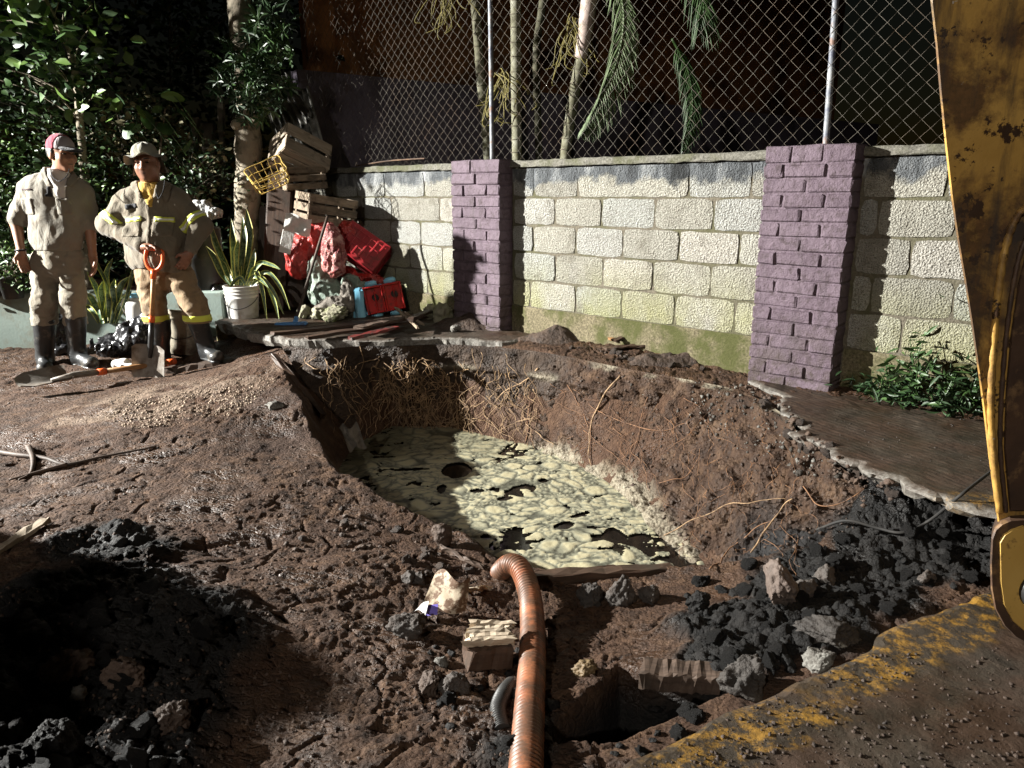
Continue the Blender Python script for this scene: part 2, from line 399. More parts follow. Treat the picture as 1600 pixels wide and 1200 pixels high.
def paint_brick():
    t = NT('mauve_painted_brick'); p = t.pos()
    c = t.ramp(t.noise(7, 6, p, .6), [(.3, (.088, .062, .080)), (.7, (.135, .100, .124))])
    c = t.mix(t.math('MULTIPLY', t.rand(), .3), c, (.07, .048, .062))
    c = t.mix(t.ramp(t.noise(24, 6, p, .72), [(.50, 0.0), (.64, .8)]), c, (.05, .034, .038))
    c = t.mix(t.ramp(t.noise(36, 5, t.mapping(p, (1, 1, .6)), .7), [(.66, 0.0), (.72, .6)]), c, (.24, .20, .215))
    sz = t.n('SeparateXYZ'); t.set(sz.inputs[0], p); low = t.math('MULTIPLY', t.ramp(sz.outputs['Z'], [(.34, 1.0), (.75, 0.0)]), t.ramp(t.noise(9, 6, p, .7), [(.42, 0.0), (.60, 1.0)]), True); c = t.mix(t.math('MULTIPLY', low, .8), c, (.045, .034, .024))
    c = t.mix(t.ramp(t.noise(5, 6, t.mapping(p, (2.2, 2.2, .4)), .7), [(.55, 0.0), (.70, .6)]), c, (.055, .042, .046))
    h = t.math('ADD', t.noise(26, 7, p, .65), t.math('MULTIPLY', t.noise(120, 3, p), .3))
    return t.out(c, .72, t.bump(h, .95, .014), 0, .3)
M['brick'] = paint_brick()
def slab_mat():
    t = NT('grooved_concrete_walk'); p = t.pos(); n = t.noise(8, 6, p, .65)
    c = t.ramp(n, [(.3, (.018, .013, .008)), (.7, (.052, .038, .025))])
    c = t.mix(t.ramp(t.noise(3.5, 7, p, .7), [(.42, 0.0), (.58, .9)]), c, t.mix(n, (.022, .0115, .006), (.06, .033, .019)))
    c = t.mix(t.attr('paint'), c, t.mix(t.ramp(t.noise(16, 8, p, .8), [(.40, 0.0), (.52, 1.0)]), (.24, .128, .02), (.03, .022, .014)))
    c = t.mix(t.attr('pale'), c, t.ramp(t.noise(50, 6, p, .7), [(.35, (.09, .08, .07)), (.65, (.36, .35, .32))]))
    w = t.n('TexWave', wave_type='BANDS', bands_direction='X'); t.set(w.inputs['Vector'], t.mapping(p, (1, 1, 1), (0, 0, R(-24)))); w.inputs['Scale'].default_value = 9
    w.inputs['Distortion'].default_value = 1.6; w.inputs['Detail'].default_value = 2
    h = t.math('ADD', t.math('MULTIPLY', w.outputs['Fac'], t.math('MULTIPLY', t.attr('groove'), .32)), t.noise(60, 7, p, .7))
    return t.out(c, t.ramp(t.noise(4, 4, p), [(.4, .5), (.65, .85)]), t.bump(h, .6, .009), 0, .35)
M['slab'] = slab_mat()
def foam_mat():
    t = NT('sewage_foam'); p = t.pos(); e = t.attr('edge'); n = t.noise(40, 5, p, .65)
    c = t.ramp(e, [(0, (.04, .04, .03)), (.22, (.095, .095, .07)), (.48, (.20, .195, .14)), (.85, (.32, .30, .205)), (1, (.37, .335, .215))])
    c = t.mix(t.ramp(n, [(.5, 0.0), (.8, .5)]), c, (.33, .32, .23))
    c = t.mix(t.attr('thin'), c, (.065, .06, .034))  # dark tone of the thin scum, also carrying painted shade
    c = t.mix(t.ramp(t.noise(90, 3, p, .6), [(.70, 0.0), (.76, .85)]), c, (.07, .065, .03))
    return t.out(c, .48, t.bump(t.math('ADD', t.noise(22, 6, p, .6), t.math('MULTIPLY', t.vor(120, p), .15)), .35, .008), 0, .4)
M['foam'] = foam_mat()
t_ = NT('dark_pit_water'); M['water'] = t_.out((.006, .005, .004), .10, t_.bump(t_.noise(9, 3, t_.pos()), .06, .01), 0, .5)
def excavator_mat():
    t = NT('rusty_yellow_steel'); v = t.coord(); n = t.noise(2.6, 8, v, .68, .3)
    c = t.ramp(t.noise(5, 5, v), [(.3, (.40, .22, .05)), (.7, (.58, .35, .09))])
    rust = t.ramp(t.noise(60, 5, v, .7), [(.3, (.035, .017, .009)), (.7, (.13, .058, .022))])
    f = t.ramp(n, [(.46, 0.0), (.56, .9)]); c = t.mix(f, c, rust)
    c = t.mix(t.ramp(t.noise(13, 7, v, .7), [(.57, 0.0), (.60, 1.0)]), c, (.05, .026, .013))
    c = t.mix(t.ramp(t.noise(4, 6, t.mapping(v, (2.5, 1, .35)), .65), [(.50, 0.0), (.64, .85)]), c, (.05, .038, .03))
    c = t.mix(t.ramp(t.noise(34, 3, v, .6), [(.72, 0.0), (.76, .8)]), c, (.5, .47, .42))
    c = t.mix(t.attr('bare'), c, rust)
    return t.out(c, t.ramp(n, [(.4, .42), (.6, .7)]), t.bump(t.math('ADD', n, t.noise(70, 6, v, .7)), .3, .004), .15, .45)
M['machine'] = excavator_mat()
M['machine_dark'] = simple('bare_rusted_steel', (.03, .017, .011), (.085, .045, .025), 7, .6, .4, 50, (.19, .11, .05), 12, (.55, .68))
M['machine_bright'] = simple('clean_yellow_steel', (.50, .30, .07), (.58, .37, .10), 5, .5, .2, 60, (.1, .05, .02), 14, (.6, .68))
def hose_mat():
    t = NT('orange_ribbed_hose'); p = t.pos(); n = t.noise(10, 7, p, .68)
    c = t.ramp(t.noise(4, 4, p), [(.3, (.19, .062, .027)), (.7, (.29, .11, .05))])
    c = t.mix(t.ramp(n, [(.41, 0.0), (.55, .85)]), c, (.07, .04, .024))
    c = t.mix(t.ramp(t.noise(30, 5, p, .7), [(.62, 0.0), (.70, .8)]), c, (.035, .024, .018))
    return t.out(c, .5, t.bump(t.noise(90, 4, p), .25, .002), 0, .5)
M['hose'] = hose_mat()
def wood(name, a, b, rough=.8, dirt=(.03, .022, .016), dcut=(.5, .7)):
    t = NT(name); v = t.coord(); g = t.noise(6, 7, t.mapping(v, (1.2, 9, 9)), .65, .4)
    c = t.ramp(g, [(.3, a), (.7, b)]); c = t.mix(t.ramp(t.noise(8, 5, v, .6), [(dcut[0], 0.0), (dcut[1], .85)]), c, dirt)
    k = t.math('ADD', t.math('MULTIPLY', t.rand(), .5), .75); hv = t.n('HueSaturation'); t.set(hv.inputs['Value'], k); t.set(hv.inputs['Color'], c)
    return t.out(hv.outputs[0], rough, t.bump(g, .5, .004), 0, .3)
M['crate_wood'] = wood('old_crate_wood', (.10, .075, .05), (.27, .21, .15))
M['crate_pale'] = wood('pale_crate_wood', (.24, .19, .14), (.42, .35, .27), .8, (.08, .06, .045), (.58, .74))
M['dark_wood'] = wood('dark_wet_board', (.022, .013, .009), (.07, .042, .028), .5)
M['muddy_wood'] = wood('muddy_timber', (.03, .02, .015), (.10, .068, .05), .65)
M['split_wood'] = wood('split_pale_wood', (.22, .17, .12), (.5, .42, .32), .75, (.05, .035, .025), (.62, .72))
M['handle_wood'] = wood('shovel_handle_wood', (.22, .11, .045), (.36, .20, .09), .5, (.05, .03, .02), (.66, .8))
M['bark'] = simple('pale_bark', (.17, .14, .10), (.36, .31, .23), 5, .85, .7, 34, (.06, .055, .03), 7, (.52, .64), bdist=.012)
M['thin_bark'] = simple('dark_bark', (.055, .045, .03), (.15, .12, .085), 9, .85, .6, 40, (.04, .05, .02), 8)
def palm_trunk():
    t = NT('ringed_palm_trunk'); p = t.pos(); sep = t.n('SeparateXYZ'); t.set(sep.inputs[0], p)
    c = t.ramp(t.noise(7, 6, p, .6), [(.3, (.07, .065, .035)), (.55, (.18, .175, .12)), (.75, (.34, .34, .28))])
    c = t.mix(t.ramp(t.noise(18, 5, p, .7), [(.55, 0.0), (.68, .8)]), c, (.10, .09, .035))
    return t.out(c, .8, t.bump(t.noise(40, 5, p), .4, .006), 0, .3)
M['palm_trunk'] = palm_trunk()
def leaf(name, a, b, rough=.45, sheen=.5):
    t = NT(name); v = t.coord(); n = t.noise(7, 3, v)
    c = t.ramp(n, [(.3, a), (.7, b)])
    t.b.inputs['Transmission Weight'].default_value = 0
    return t.out(c, rough, t.bump(t.noise(30, 3, v), .2, .004), 0, sheen)
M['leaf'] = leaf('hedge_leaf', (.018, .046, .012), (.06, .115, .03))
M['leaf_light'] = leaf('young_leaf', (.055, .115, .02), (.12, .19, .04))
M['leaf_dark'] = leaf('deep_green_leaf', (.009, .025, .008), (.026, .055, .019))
M['leaf_dry'] = leaf('dry_leaf', (.09, .08, .04), (.2, .18, .10), .7, .3)
M['frond'] = leaf('palm_frond_leaf', (.075, .11, .045), (.15, .20, .095), .5, .4)
def snake_leaf(name='banded_snake_leaf', edge=(.50, .46, .16)):
    t = NT(name); u = t.attr('across'); l = t.attr('along')
    w = t.noise(1.0, 5, t.n('CombineXYZ').outputs[0], .6)
    cb = t.n('CombineXYZ'); t.set(cb.inputs[0], t.math('MULTIPLY', l, 26)); t.set(cb.inputs[1], t.math('MULTIPLY', u, 3.0)); t.set(cb.inputs[2], t.math('MULTIPLY', t.rand(), 40))
    b = t.ramp(t.noise(1.0, 4, cb.outputs[0], .6), [(.44, (.028, .065, .032)), (.56, (.15, .21, .12))])
    c = t.mix(t.ramp(u, [(.70, 0.0), (.78, 1.0)]), b, edge)
    return t.out(c, .4, None, 0, .5)
M['snake'] = snake_leaf()
M['spiky'] = snake_leaf('yellow_edged_leaf', (.42, .42, .10))
def cloth(name, a, b, rough=.85, dirt=None, wave=260, bump=.35):
    t = NT(name); v = t.coord(); c = t.ramp(t.noise(4, 5, v), [(.3, a), (.7, b)])
    if dirt: c = t.mix(t.ramp(t.noise(9, 6, v, .65), [(.50, 0.0), (.66, .75)]), c, dirt)
    h = t.math('ADD', t.noise(wave, 2, v), t.math('MULTIPLY', t.noise(22, 5, v), 1.6))
    fold = t.bump(t.noise(8, 4, t.mapping(v, (1, 1, .7)), .55, 1.2), .4, .04)
    m = t.out(c, rough, t.bump(h, bump, .004, fold), 0, .25)
    t.b.inputs['Sheen Weight'].default_value = .15; return m
M['khaki'] = cloth('khaki_work_shirt', (.165, .15, .122), (.22, .203, .168), .85, (.19, .155, .115))
M['khaki_b'] = cloth('brown_khaki_jacket', (.118, .099, .071), (.17, .145, .107), .85, (.13, .10, .065))
M['trouser_a'] = cloth('sand_trousers', (.17, .15, .115), (.23, .205, .16), .85, (.20, .165, .12))
M['trouser_b'] = cloth('tan_trousers', (.18, .122, .066), (.24, .168, .095), .85, (.16, .11, .065))
M['tee_white'] = cloth('white_t_shirt', (.55, .52, .49), (.64, .61, .58))
M['tee_yellow'] = cloth('mustard_t_shirt', (.42, .25, .045), (.5, .31, .06))
M['cap_red'] = cloth('dark_red_cap', (.21, .022, .04), (.28, .035, .06))
M['cap_grey'] = cloth('grey_cap_panel', (.27, .24, .24), (.34, .31, .31))
M['black_cloth'] = cloth('black_cloth', (.010, .010, .012), (.022, .022, .026))
M['hat'] = cloth('olive_grey_sun_hat', (.17, .165, .13), (.26, .25, .20))
M['rubber'] = simple('muddy_rubber_boot', (.012, .013, .014), (.022, .023, .024), 6, .38, .15, 40, (.10, .085, .065), 9, (.56, .68))
M['skin'] = simple('tanned_skin', (.25, .12, .068), (.31, .155, .09), 12, .5, .1, 90)
M['skin_dark'] = simple('dark_tanned_skin', (.185, .082, .048), (.235, .11, .066), 12, .45, .1, 90)
M['hair'] = simple('black_hair', (.008, .007, .006), (.018, .015, .013), 20, .5, .5, 120)
M['lip'] = simple('lips', (.17, .06, .045), (.2, .075, .055), 10, .45, 0)
M['eye'] = simple('dark_eye', (.012, .008, .006), (.02, .014, .01), 10, .15, 0)
M['mouth'] = simple('open_mouth', (.02, .006, .005), (.04, .012, .01), 10, .5, 0)
M['hivis_y'] = simple('hi_vis_yellow_tape', (.52, .58, .06), (.60, .66, .09), 5, .5, .1, 200)
M['hivis_s'] = simple('silver_reflective_tape', (.60, .60, .56), (.74, .74, .70), 5, .35, .1, 200)
M['tag_dark'] = simple('dark_name_patch', (.03, .012, .012), (.06, .025, .025), 20, .8, .2, 200)
M['orange_plastic'] = simple('orange_plastic', (.62, .085, .012), (.72, .12, .02), 5, .4, .1, 60, (.2, .05, .02), 12, (.6, .75))
M['steel_mud'] = simple('muddy_shovel_steel', (.13, .115, .10), (.27, .25, .225), 7, .5, .4, 50, (.085, .062, .043), 6, (.46, .6), metal=.2)
M['black_steel'] = simple('black_shovel_socket', (.012, .012, .013), (.03, .029, .028), 9, .35, .2, 60)
M['white_plastic'] = simple('grubby_white_plastic', (.58, .57, .54), (.68, .67, .64), 4, .45, .1, 50, (.33, .28, .21), 7, (.5, .7))
M['beige_plastic'] = simple('muddy_beige_bucket', (.30, .265, .20), (.43, .385, .3), 5, .6, .2, 50, (.11, .08, .055), 6, (.46, .62))
M['black_plastic'] = simple('black_plastic_bag', (.010, .010, .012), (.02, .02, .022), 6, .28, .3, 18, (.06, .05, .04), 8, (.62, .75), bdist=.02)
M['mint'] = simple('mint_painted_wall', (.17, .22, .20), (.23, .285, .255), 3, .8, .4, 45, (.16, .15, .11), 5, (.5, .7))
M['red_tarp'] = simple('red_plastic_tarp', (.30, .018, .015), (.42, .04, .03), 5, .38, .9, 11, (.15, .03, .025), 8, (.5, .7), bdist=.04)
M['red_board'] = simple('red_painted_board', (.11, .012, .010), (.17, .02, .016), 8, .5, .4, 40, (.03, .018, .013), 9, (.45, .6))
M['red_crate'] = simple('red_plastic_crate', (.28, .012, .018), (.36, .022, .026), 5, .42, .15, 50, (.16, .03, .025), 9, (.52, .7))
M['bright_red'] = simple('bright_red_plastic', (.40, .012, .012), (.50, .022, .02), 5, .35, .2, 50, (.12, .02, .016), 13, (.5, .64))
M['blue_plastic'] = simple('light_blue_plastic', (.16, .42, .58), (.22, .50, .66), 5, .38, .1, 50, (.12, .2, .24), 9, (.58, .75))
M['broom_blue'] = simple('blue_broom_plastic', (.06, .20, .46), (.10, .27, .55), 8, .5, .3, 90, (.1, .1, .12), 14, (.55, .7))
M['sack_green'] = simple('grey_green_sack', (.11, .15, .12), (.22, .27, .22), 6, .7, .9, 14, (.08, .07, .055), 8, (.5, .64), bdist=.03)
M['sack_grey'] = simple('grey_brown_sack', (.10, .085, .07), (.2, .175, .145), 7, .8, .9, 15, (.05, .04, .03), 8, (.48, .62), bdist=.03)
M['net_red'] = simple('red_mesh_bag', (.22, .02, .02), (.46, .26, .22), 16, .45, .9, 22, (.16, .015, .015), 13, (.48, .56), bdist=.03)
M['paper'] = simple('wrinkled_white_paper', (.50, .49, .46), (.62, .61, .58), 6, .8, .5, 16, (.3, .27, .22), 7, (.55, .72), bdist=.02)
M['white_cloth'] = cloth('grey_white_cloth', (.36, .355, .35), (.5, .49, .48), .85, (.2, .18, .16), 160)
M['rag'] = simple('muddy_printed_carton', (.27, .21, .135), (.44, .37, .28), 9, .75, .6, 30, (.09, .045, .02), 26, (.46, .54))
M['purple'] = simple('purple_print', (.12, .09, .42), (.17, .13, .5), 7, .6, .2, 40, (.1, .07, .08), 14, (.6, .7))
M['yellow_wire'] = simple('yellow_coated_wire', (.40, .27, .06), (.5, .35, .09), 9, .5, .2, 60, (.12, .08, .03), 12, (.5, .65))
M['wire'] = simple('fence_wire', (.045, .038, .026), (.095, .08, .058), 12, .6, 0, metal=.2, dirt=(.08, .05, .025), dscale=3, dcut=(.5, .65))
def post_mat():
    t = NT('flaking_painted_post'); p = t.pos(); n = t.noise(11, 7, p, .7)
    c = t.ramp(n, [(.36, (.06, .065, .10)), (.5, (.18, .19, .205)), (.68, (.36, .365, .37))])
    c = t.mix(t.ramp(t.noise(9, 5, p, .7), [(.54, 0.0), (.62, .9)]), c, (.16, .09, .06))
    return t.out(c, .6, t.bump(n, .3, .003), .1, .4)
M['post'] = post_mat()
M['root'] = simple('pale_root', (.16, .095, .045), (.36, .235, .125), 14, .75, .5, 80, (.07, .04, .022), 20, (.48, .62), coord='Object')
M['root_orange'] = simple('orange_root', (.13, .058, .024), (.25, .125, .055), 14, .75, .5, 80, (.06, .03, .016), 20, (.46, .6))
M['stone'] = simple('muddy_grey_stone', (.026, .021, .018), (.07, .06, .053), 7, .8, .9, 30, (.035, .023, .016), 9, (.44, .6), rvar=.25, bdist=.02)
M['pale_stone'] = simple('broken_concrete_stone', (.10, .095, .083), (.26, .25, .225), 9, .85, .9, 34, (.03, .023, .017), 8, (.42, .56), rvar=.2, bdist=.02)
M['muddy_chunk'] = simple('mud_covered_concrete', (.014, .011, .009), (.04, .032, .026), 8, .75, .9, 30, (.34, .33, .29), 5, (.60, .68), bdist=.02)
M['moss_stone'] = simple('mossy_stone', (.15, .14, .09), (.34, .32, .24), 8, .9, .7, 40, (.10, .12, .035), 6, (.46, .62), bdist=.012)
M['black_clod'] = simple('black_wet_clod', (.0022, .002, .002), (.009, .0078, .007), 10, .7, .9, 34, (.022, .017, .013), 15, (.60, .74), rvar=.35, bdist=.02, spec=.22)
M['brown_clod'] = simple('brown_clod', (.03, .017, .011), (.08, .05, .033), 10, .75, .9, 34, (.02, .012, .008), 12, (.5, .65), rvar=.25, bdist=.02)
M['orange_wall'] = simple('rusty_orange_plaster', (.42, .16, .05), (.62, .29, .11), 1.6, .9, .5, 20, (.06, .025, .012), 1.2, (.46, .64), bdist=.02)
M['violet_wall'] = simple('grey_violet_plaster', (.15, .125, .16), (.21, .18, .225), 2, .9, .4, 25, (.08, .065, .08), 1.8, (.48, .66), bdist=.015)
M['sheet'] = simple('old_corrugated_sheet', (.22, .22, .20), (.36, .35, .32), 4, .6, .3, 40, (.07, .065, .05), 3.5, (.44, .58), metal=.1)
M['cable'] = simple('black_cable', (.008, .008, .008), (.02, .017, .014), 9, .8, .1)
M['pot'] = simple('black_nursery_pot', (.014, .014, .014), (.035, .033, .03), 7, .5, .2, 50, (.08, .06, .045), 9, (.55, .7))
# ------------------------------------------------------------------ ground with the pit
WATER = -0.30
ctl = []
for px, py, z in [(0, 540, .10), (0, 600, .10), (90, 575, .10), (250, 592, .10), (330, 570, .12), (200, 620, .12), (0, 700, .08), (200, 700, .10), (350, 640, .15),
                  (430, 600, .17), (475, 630, .17), (440, 680, .06), (300, 740, .07), (0, 850, .06), (300, 850, .03), (120, 930, .10), (250, 1000, .10), (60, 1050, .12), (0, 1200, .10),
                  (200, 1200, .05), (400, 1000, .02), (400, 1200, .0), (600, 1200, .0), (600, 1000, -.02), (480, 860, -.04), (400, 780, .02), (620, 900, -.06),
                  (720, 900, -.12), (760, 960, -.11), (900, 960, -.14), (1000, 960, -.12), (800, 1080, -.06), (900, 1020, -.08), (1000, 1010, -.07), (1120, 930, -.10), (1150, 1000, .02), (1250, 920, .0), (1300, 960, .05),
                  (1400, 870, .04), (1500, 850, .06), (1550, 900, .05), (1250, 860, -.02)]:
    p = atz(px, py, z); ctl.append((p[0], p[1], z))
for x, y, z in [(-.8, .3, .05), (.6, .4, .0), (1.6, .8, .0), (-2.2, .8, .08), (-4.5, 2.5, .1), (-5, 5.5, .1), (-6, 8, .1), (3.5, 1.5, .05), (0, -2, .0), (-3, -2, .05), (3, -2, .0),
                (-2.3, 6.3, .25), (-1.9, 6.7, .32), (-2.6, 7.2, .25), (-1.2, 6.6, .33), (-.4, 6.0, .33), (.3, 5.35, .34), (1.0, 4.75, .33), (1.5, 4.3, .31), (2.2, 3.6, .31), (3.2, 2.6, .3), (.1, 5.4, .35), (.6, 4.9, .35),
                (-1.6, 5.5, .28), (-1.0, 5.5, .28), (-.4, 5.5, .28), (1.6, 3.6, .26), (1.6, 2.9, .2), (2.2, 2.6, .2), (-3, 9, .3), (1, 8, .35), (4, 6, .35), (0, 12, .4), (-6, 12, .3), (6, 10, .4)]:
    ctl.append((x, y, z))
ctl = np.array(ctl)
def _tps(r2): return .5*r2*np.log(r2+1e-9)
_n = len(ctl); _K = _tps(((ctl[:, None, :2]-ctl[None, :, :2])**2).sum(-1))+np.eye(_n)*.02
_Pm = np.c_[np.ones(_n), ctl[:, :2]]; _A = np.block([[_K, _Pm], [_Pm.T, np.zeros((3, 3))]])
_sol = np.linalg.solve(_A, np.r_[ctl[:, 2], 0, 0, 0])
def base_z(x, y):
    s = x.shape; q = np.stack((np.clip(x, -7, 6).ravel(), np.clip(y, -3, 12).ravel()), -1); z = np.zeros(len(q))
    for a in range(0, len(q), 40000):
        b = q[a:a+40000]; z[a:a+40000] = _tps(((b[:, None]-ctl[None, :, :2])**2).sum(-1)) @ _sol[:_n]+_sol[_n]+b @ _sol[_n+1:]
    return np.clip(z.reshape(s), -.3, .6)
rim_px = [(425, 530, .36), (560, 533, .36), (700, 530, .36), (800, 537, .36), (860, 545, .36), (920, 560, .36), (1000, 576, .35), (1090, 592, .35), (1165, 605, .33), (1235, 640, .33), (1262, 680, .31),
          (1310, 712, .27), (1375, 760, .18), (1350, 810, .08), (1270, 860, -.02), (1190, 890, -.10), (1120, 905, -.16), (1060, 915, -.20), (950, 906, -.20), (850, 905, -.20), (790, 900, -.18), (735, 862, -.17), (690, 842, -.17), (620, 815, -.15), (545, 775, -.12), (520, 742, -.05),
          (505, 700, .06), (490, 655, .15), (468, 618, .17), (440, 590, .16)]
bot_px = [(570, 690), (610, 668), (700, 668), (780, 688), (840, 700), (880, 715), (930, 745), (985, 782), (1030, 835), (1070, 870), (1105, 897), (1060, 903), (950, 897), (850, 896), (790, 886), (745, 856), (690, 838), (620, 810), (540, 772), (522, 752), (538, 722), (552, 704)]
RIM = np.array([atz(*p)[:2] for p in rim_px]); BOT = np.array([atz(px, py, WATER)[:2] for px, py in bot_px])
def inside(x, y, poly):
    c = np.zeros(x.shape, bool); n = len(poly)
    for i in range(n):
        (x1, y1), (x2, y2) = poly[i], poly[(i+1) % n]
        m = (y1 > y) != (y2 > y); c ^= m & (x < (x2-x1)*(y-y1)/(y2-y1+1e-12)+x1)
    return c
def pdist(x, y, poly):
    d = np.full(x.shape, 1e9); n = len(poly)
    for i in range(n):
        a, b = poly[i], poly[(i+1) % n]; e = b-a; L = e @ e+1e-12
        t = np.clip(((x-a[0])*e[0]+(y-a[1])*e[1])/L, 0, 1)
        d = np.minimum(d, (x-a[0]-t*e[0])**2+(y-a[1]-t*e[1])**2)
    return np.sqrt(d)
def blob(x, y, pts, s):
    """soft mask round ground points (px, py, radius m)"""
    m = np.zeros(x.shape)
    for px, py, r in pts:
        c = atz(px, py, .05); m = np.maximum(m, 1-np.clip((np.sqrt((x-c[0])**2+(y-c[1])**2)-r)/s, 0, 1))
    return m
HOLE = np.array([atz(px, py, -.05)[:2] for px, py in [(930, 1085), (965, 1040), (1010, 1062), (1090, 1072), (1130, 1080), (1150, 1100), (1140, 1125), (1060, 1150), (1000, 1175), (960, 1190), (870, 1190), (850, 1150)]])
def ground(x, y, fine=True):
    p = np.stack((x, y, np.zeros_like(x)), -1); z = base_z(x, y); far = np.clip((np.hypot(x, y-3)-6)/6, 0, 1)
    bl = np.maximum(blob(x, y, [(150, 960, .28), (60, 1000, .30), (250, 1000, .26), (330, 985, .10), (160, 860, .16), (130, 1100, .34), (0, 1150, .4), (240, 860, .06), (40, 1200, .35)], .12),  # lower-left black soil, its colour also standing in for the cast shadow
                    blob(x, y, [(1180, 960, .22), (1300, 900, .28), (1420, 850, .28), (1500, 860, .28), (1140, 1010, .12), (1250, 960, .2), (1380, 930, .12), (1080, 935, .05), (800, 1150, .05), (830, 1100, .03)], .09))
    bl = np.clip(bl+.35*noise(p, 9, 3)*sstep(.02, .5, bl)*(bl < .98), 0, 1)
    pale = blob(x, y, [(260, 640, .30), (200, 655, .25), (330, 630, .2), (400, 605, .08), (130, 665, .1)], .25)*sstep(-.2, .35, fbm(p, 6, 3, 31))*.8
    smooth = blob(x, y, [(430, 650, .18), (400, 690, .14), (450, 690, .12)], .10)
    if fine:
        fr = 1-far
        z = z+fr*(.018*fbm(p, 1.8, 3, 1)+.007*fbm(p, 7, 3, 5))
        rough = .25+.75*sstep(-.2, .5, fbm(p, .9, 2, 8)); rough = np.maximum(rough*(1-smooth), bl)
        q = p+.03*np.stack((noise(p, 8, 61), noise(p, 8, 62), 0*x), -1)
        d1, d2, cid = worley(q, 13, 3); z = z+fr*rough*(.010*(cid-.35)*sstep(0, .16, d2-d1)-.009*(1-sstep(0, .07, d2-d1)))
        # drying cracks that run across the slope
        qc = np.stack((q[..., 0]*.55+q[..., 1]*.25, q[..., 1]*1.3-q[..., 0]*.35, 0*x), -1)
        e1, e2, _ = worley(qc, 7.5, 23); z = z-fr*.016*(1-smooth)*(1-sstep(.0, .07, e2-e1))*sstep(-.1, .3, fbm(p, 1.4, 2, 12))
        d1, d2, cid = worley(q, 38, 9); z = z+fr*rough*.007*(.6-d1)
        z = z+fr*(.0030*fbm(p, 26, 4, 14, .65)+rough*.006*np.abs(fbm(p, 16, 4, 15, .6)))
        sc = np.stack(((x*.9+y*.35)*1.1, (y*.9-x*.35)*15, 0*x), -1); z = z+fr*(1-bl)*.0055*fbm(sc, 1, 3, 131)*sstep(.2, -.6, x)*sstep(1.6, 2.6, y)
        z = z+bl*fr*(.035*np.abs(fbm(p, 5, 4, 41))+.016*(.6-worley(q, 20, 44)[0])+.012*np.abs(fbm(p, 22, 4, 45, .65))-.01)
        z = z+pale*fr*(.012*(.55-worley(q, 42, 49)[0]))
    # small dark hole in front, and the pit
    # unseen heap added left of the picture to shade the lower-left ground
    z = z+1.2*np.exp(-(((x+3.75)/.75)**2+((y-2.5)/.65)**2)**1.4)
    hd = pdist(x, y, HOLE); hin = inside(x, y, HOLE); z = np.where(hin, z-.75*sstep(0, .10, hd), z); bl = np.maximum(bl, hin*sstep(0, .03, hd))  # soil in the hole coloured black to deepen its shade
    jig = np.stack((x+.03*noise(p, 5, 71)+.012*noise(p, 17, 72), y+.03*noise(p, 5, 73)+.012*noise(p, 17, 74)), -1)
    ri = inside(jig[..., 0], jig[..., 1], RIM); bi = inside(x, y, BOT)
    dr, db = pdist(jig[..., 0], jig[..., 1], RIM), pdist(x, y, BOT)
    f = np.where(ri, np.where(bi, 1, dr/(dr+db+.01)), 0)
    depth = np.where(bi, WATER-.06-np.clip(db*1.2, 0, .3), WATER-.03)
    zz = np.where(f > 0, z*(1-f)+depth*f, z)
    return zz, bl, pale, smooth, f
def _axis(segs):
    out = []
    for a, b, n in segs: out.append(np.linspace(a, b, n, endpoint=False))
    return np.concatenate(out)
xs = np.r_[_axis([(-60, -9, 10), (-9, -4.6, 24), (-4.6, -2.2, 120), (-2.2, 2.2, 620), (2.2, 4, 60), (4, 60, 14)]), 60]
_y = [1.15]
while _y[-1] < 7.4: _y.append(_y[-1]+.0046*max(_y[-1], 1.3)**.9)
ys = np.r_[_axis([(-40, -6, 8), (-6, 1.15, 30)]), np.array(_y), _axis([(7.5, 14, 30), (14, 90, 14)]), 90]
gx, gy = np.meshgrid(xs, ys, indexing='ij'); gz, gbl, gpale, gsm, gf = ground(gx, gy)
ny = len(ys); ii, jj = np.meshgrid(np.arange(len(xs)-1), np.arange(ny-1), indexing='ij'); a_ = (ii*ny+jj).ravel()
GV = np.stack((gx, gy, gz), -1).reshape(-1, 3); GF = np.stack((a_, a_+ny, a_+ny+1, a_+1), 1)
G = obj('ground', (GV, GF), M['soil'], None, True, 'world', kind='structure')
def setattr_f(o, name, v):
    a = o.data.attributes.new(name, 'FLOAT', 'POINT'); a.data.foreach_set('value', np.asarray(v, np.float32).ravel())
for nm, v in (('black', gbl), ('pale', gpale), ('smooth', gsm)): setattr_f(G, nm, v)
BVH = [BVHTree.FromPolygons([tuple(v) for v in GV], [tuple(f) for f in GF])]
def hit(px, py, off=0.0):
    """the point of the ground or pit wall seen at a photo position (to stand things on)"""
    r = Vector(ray(px, py)).normalized(); best = None
    for b in BVH:
        h = b.ray_cast(Vector((0, 0, CAMZ)), r)
        if h[0] is not None and (best is None or h[3] < best[3]): best = h
    return np.array(best[0]-r*off)
def zat(x, y):
    b = BVH[0].ray_cast(Vector((x, y, 3)), Vector((0, 0, -1))); return b[0].z if b[0] is not None else 0.0
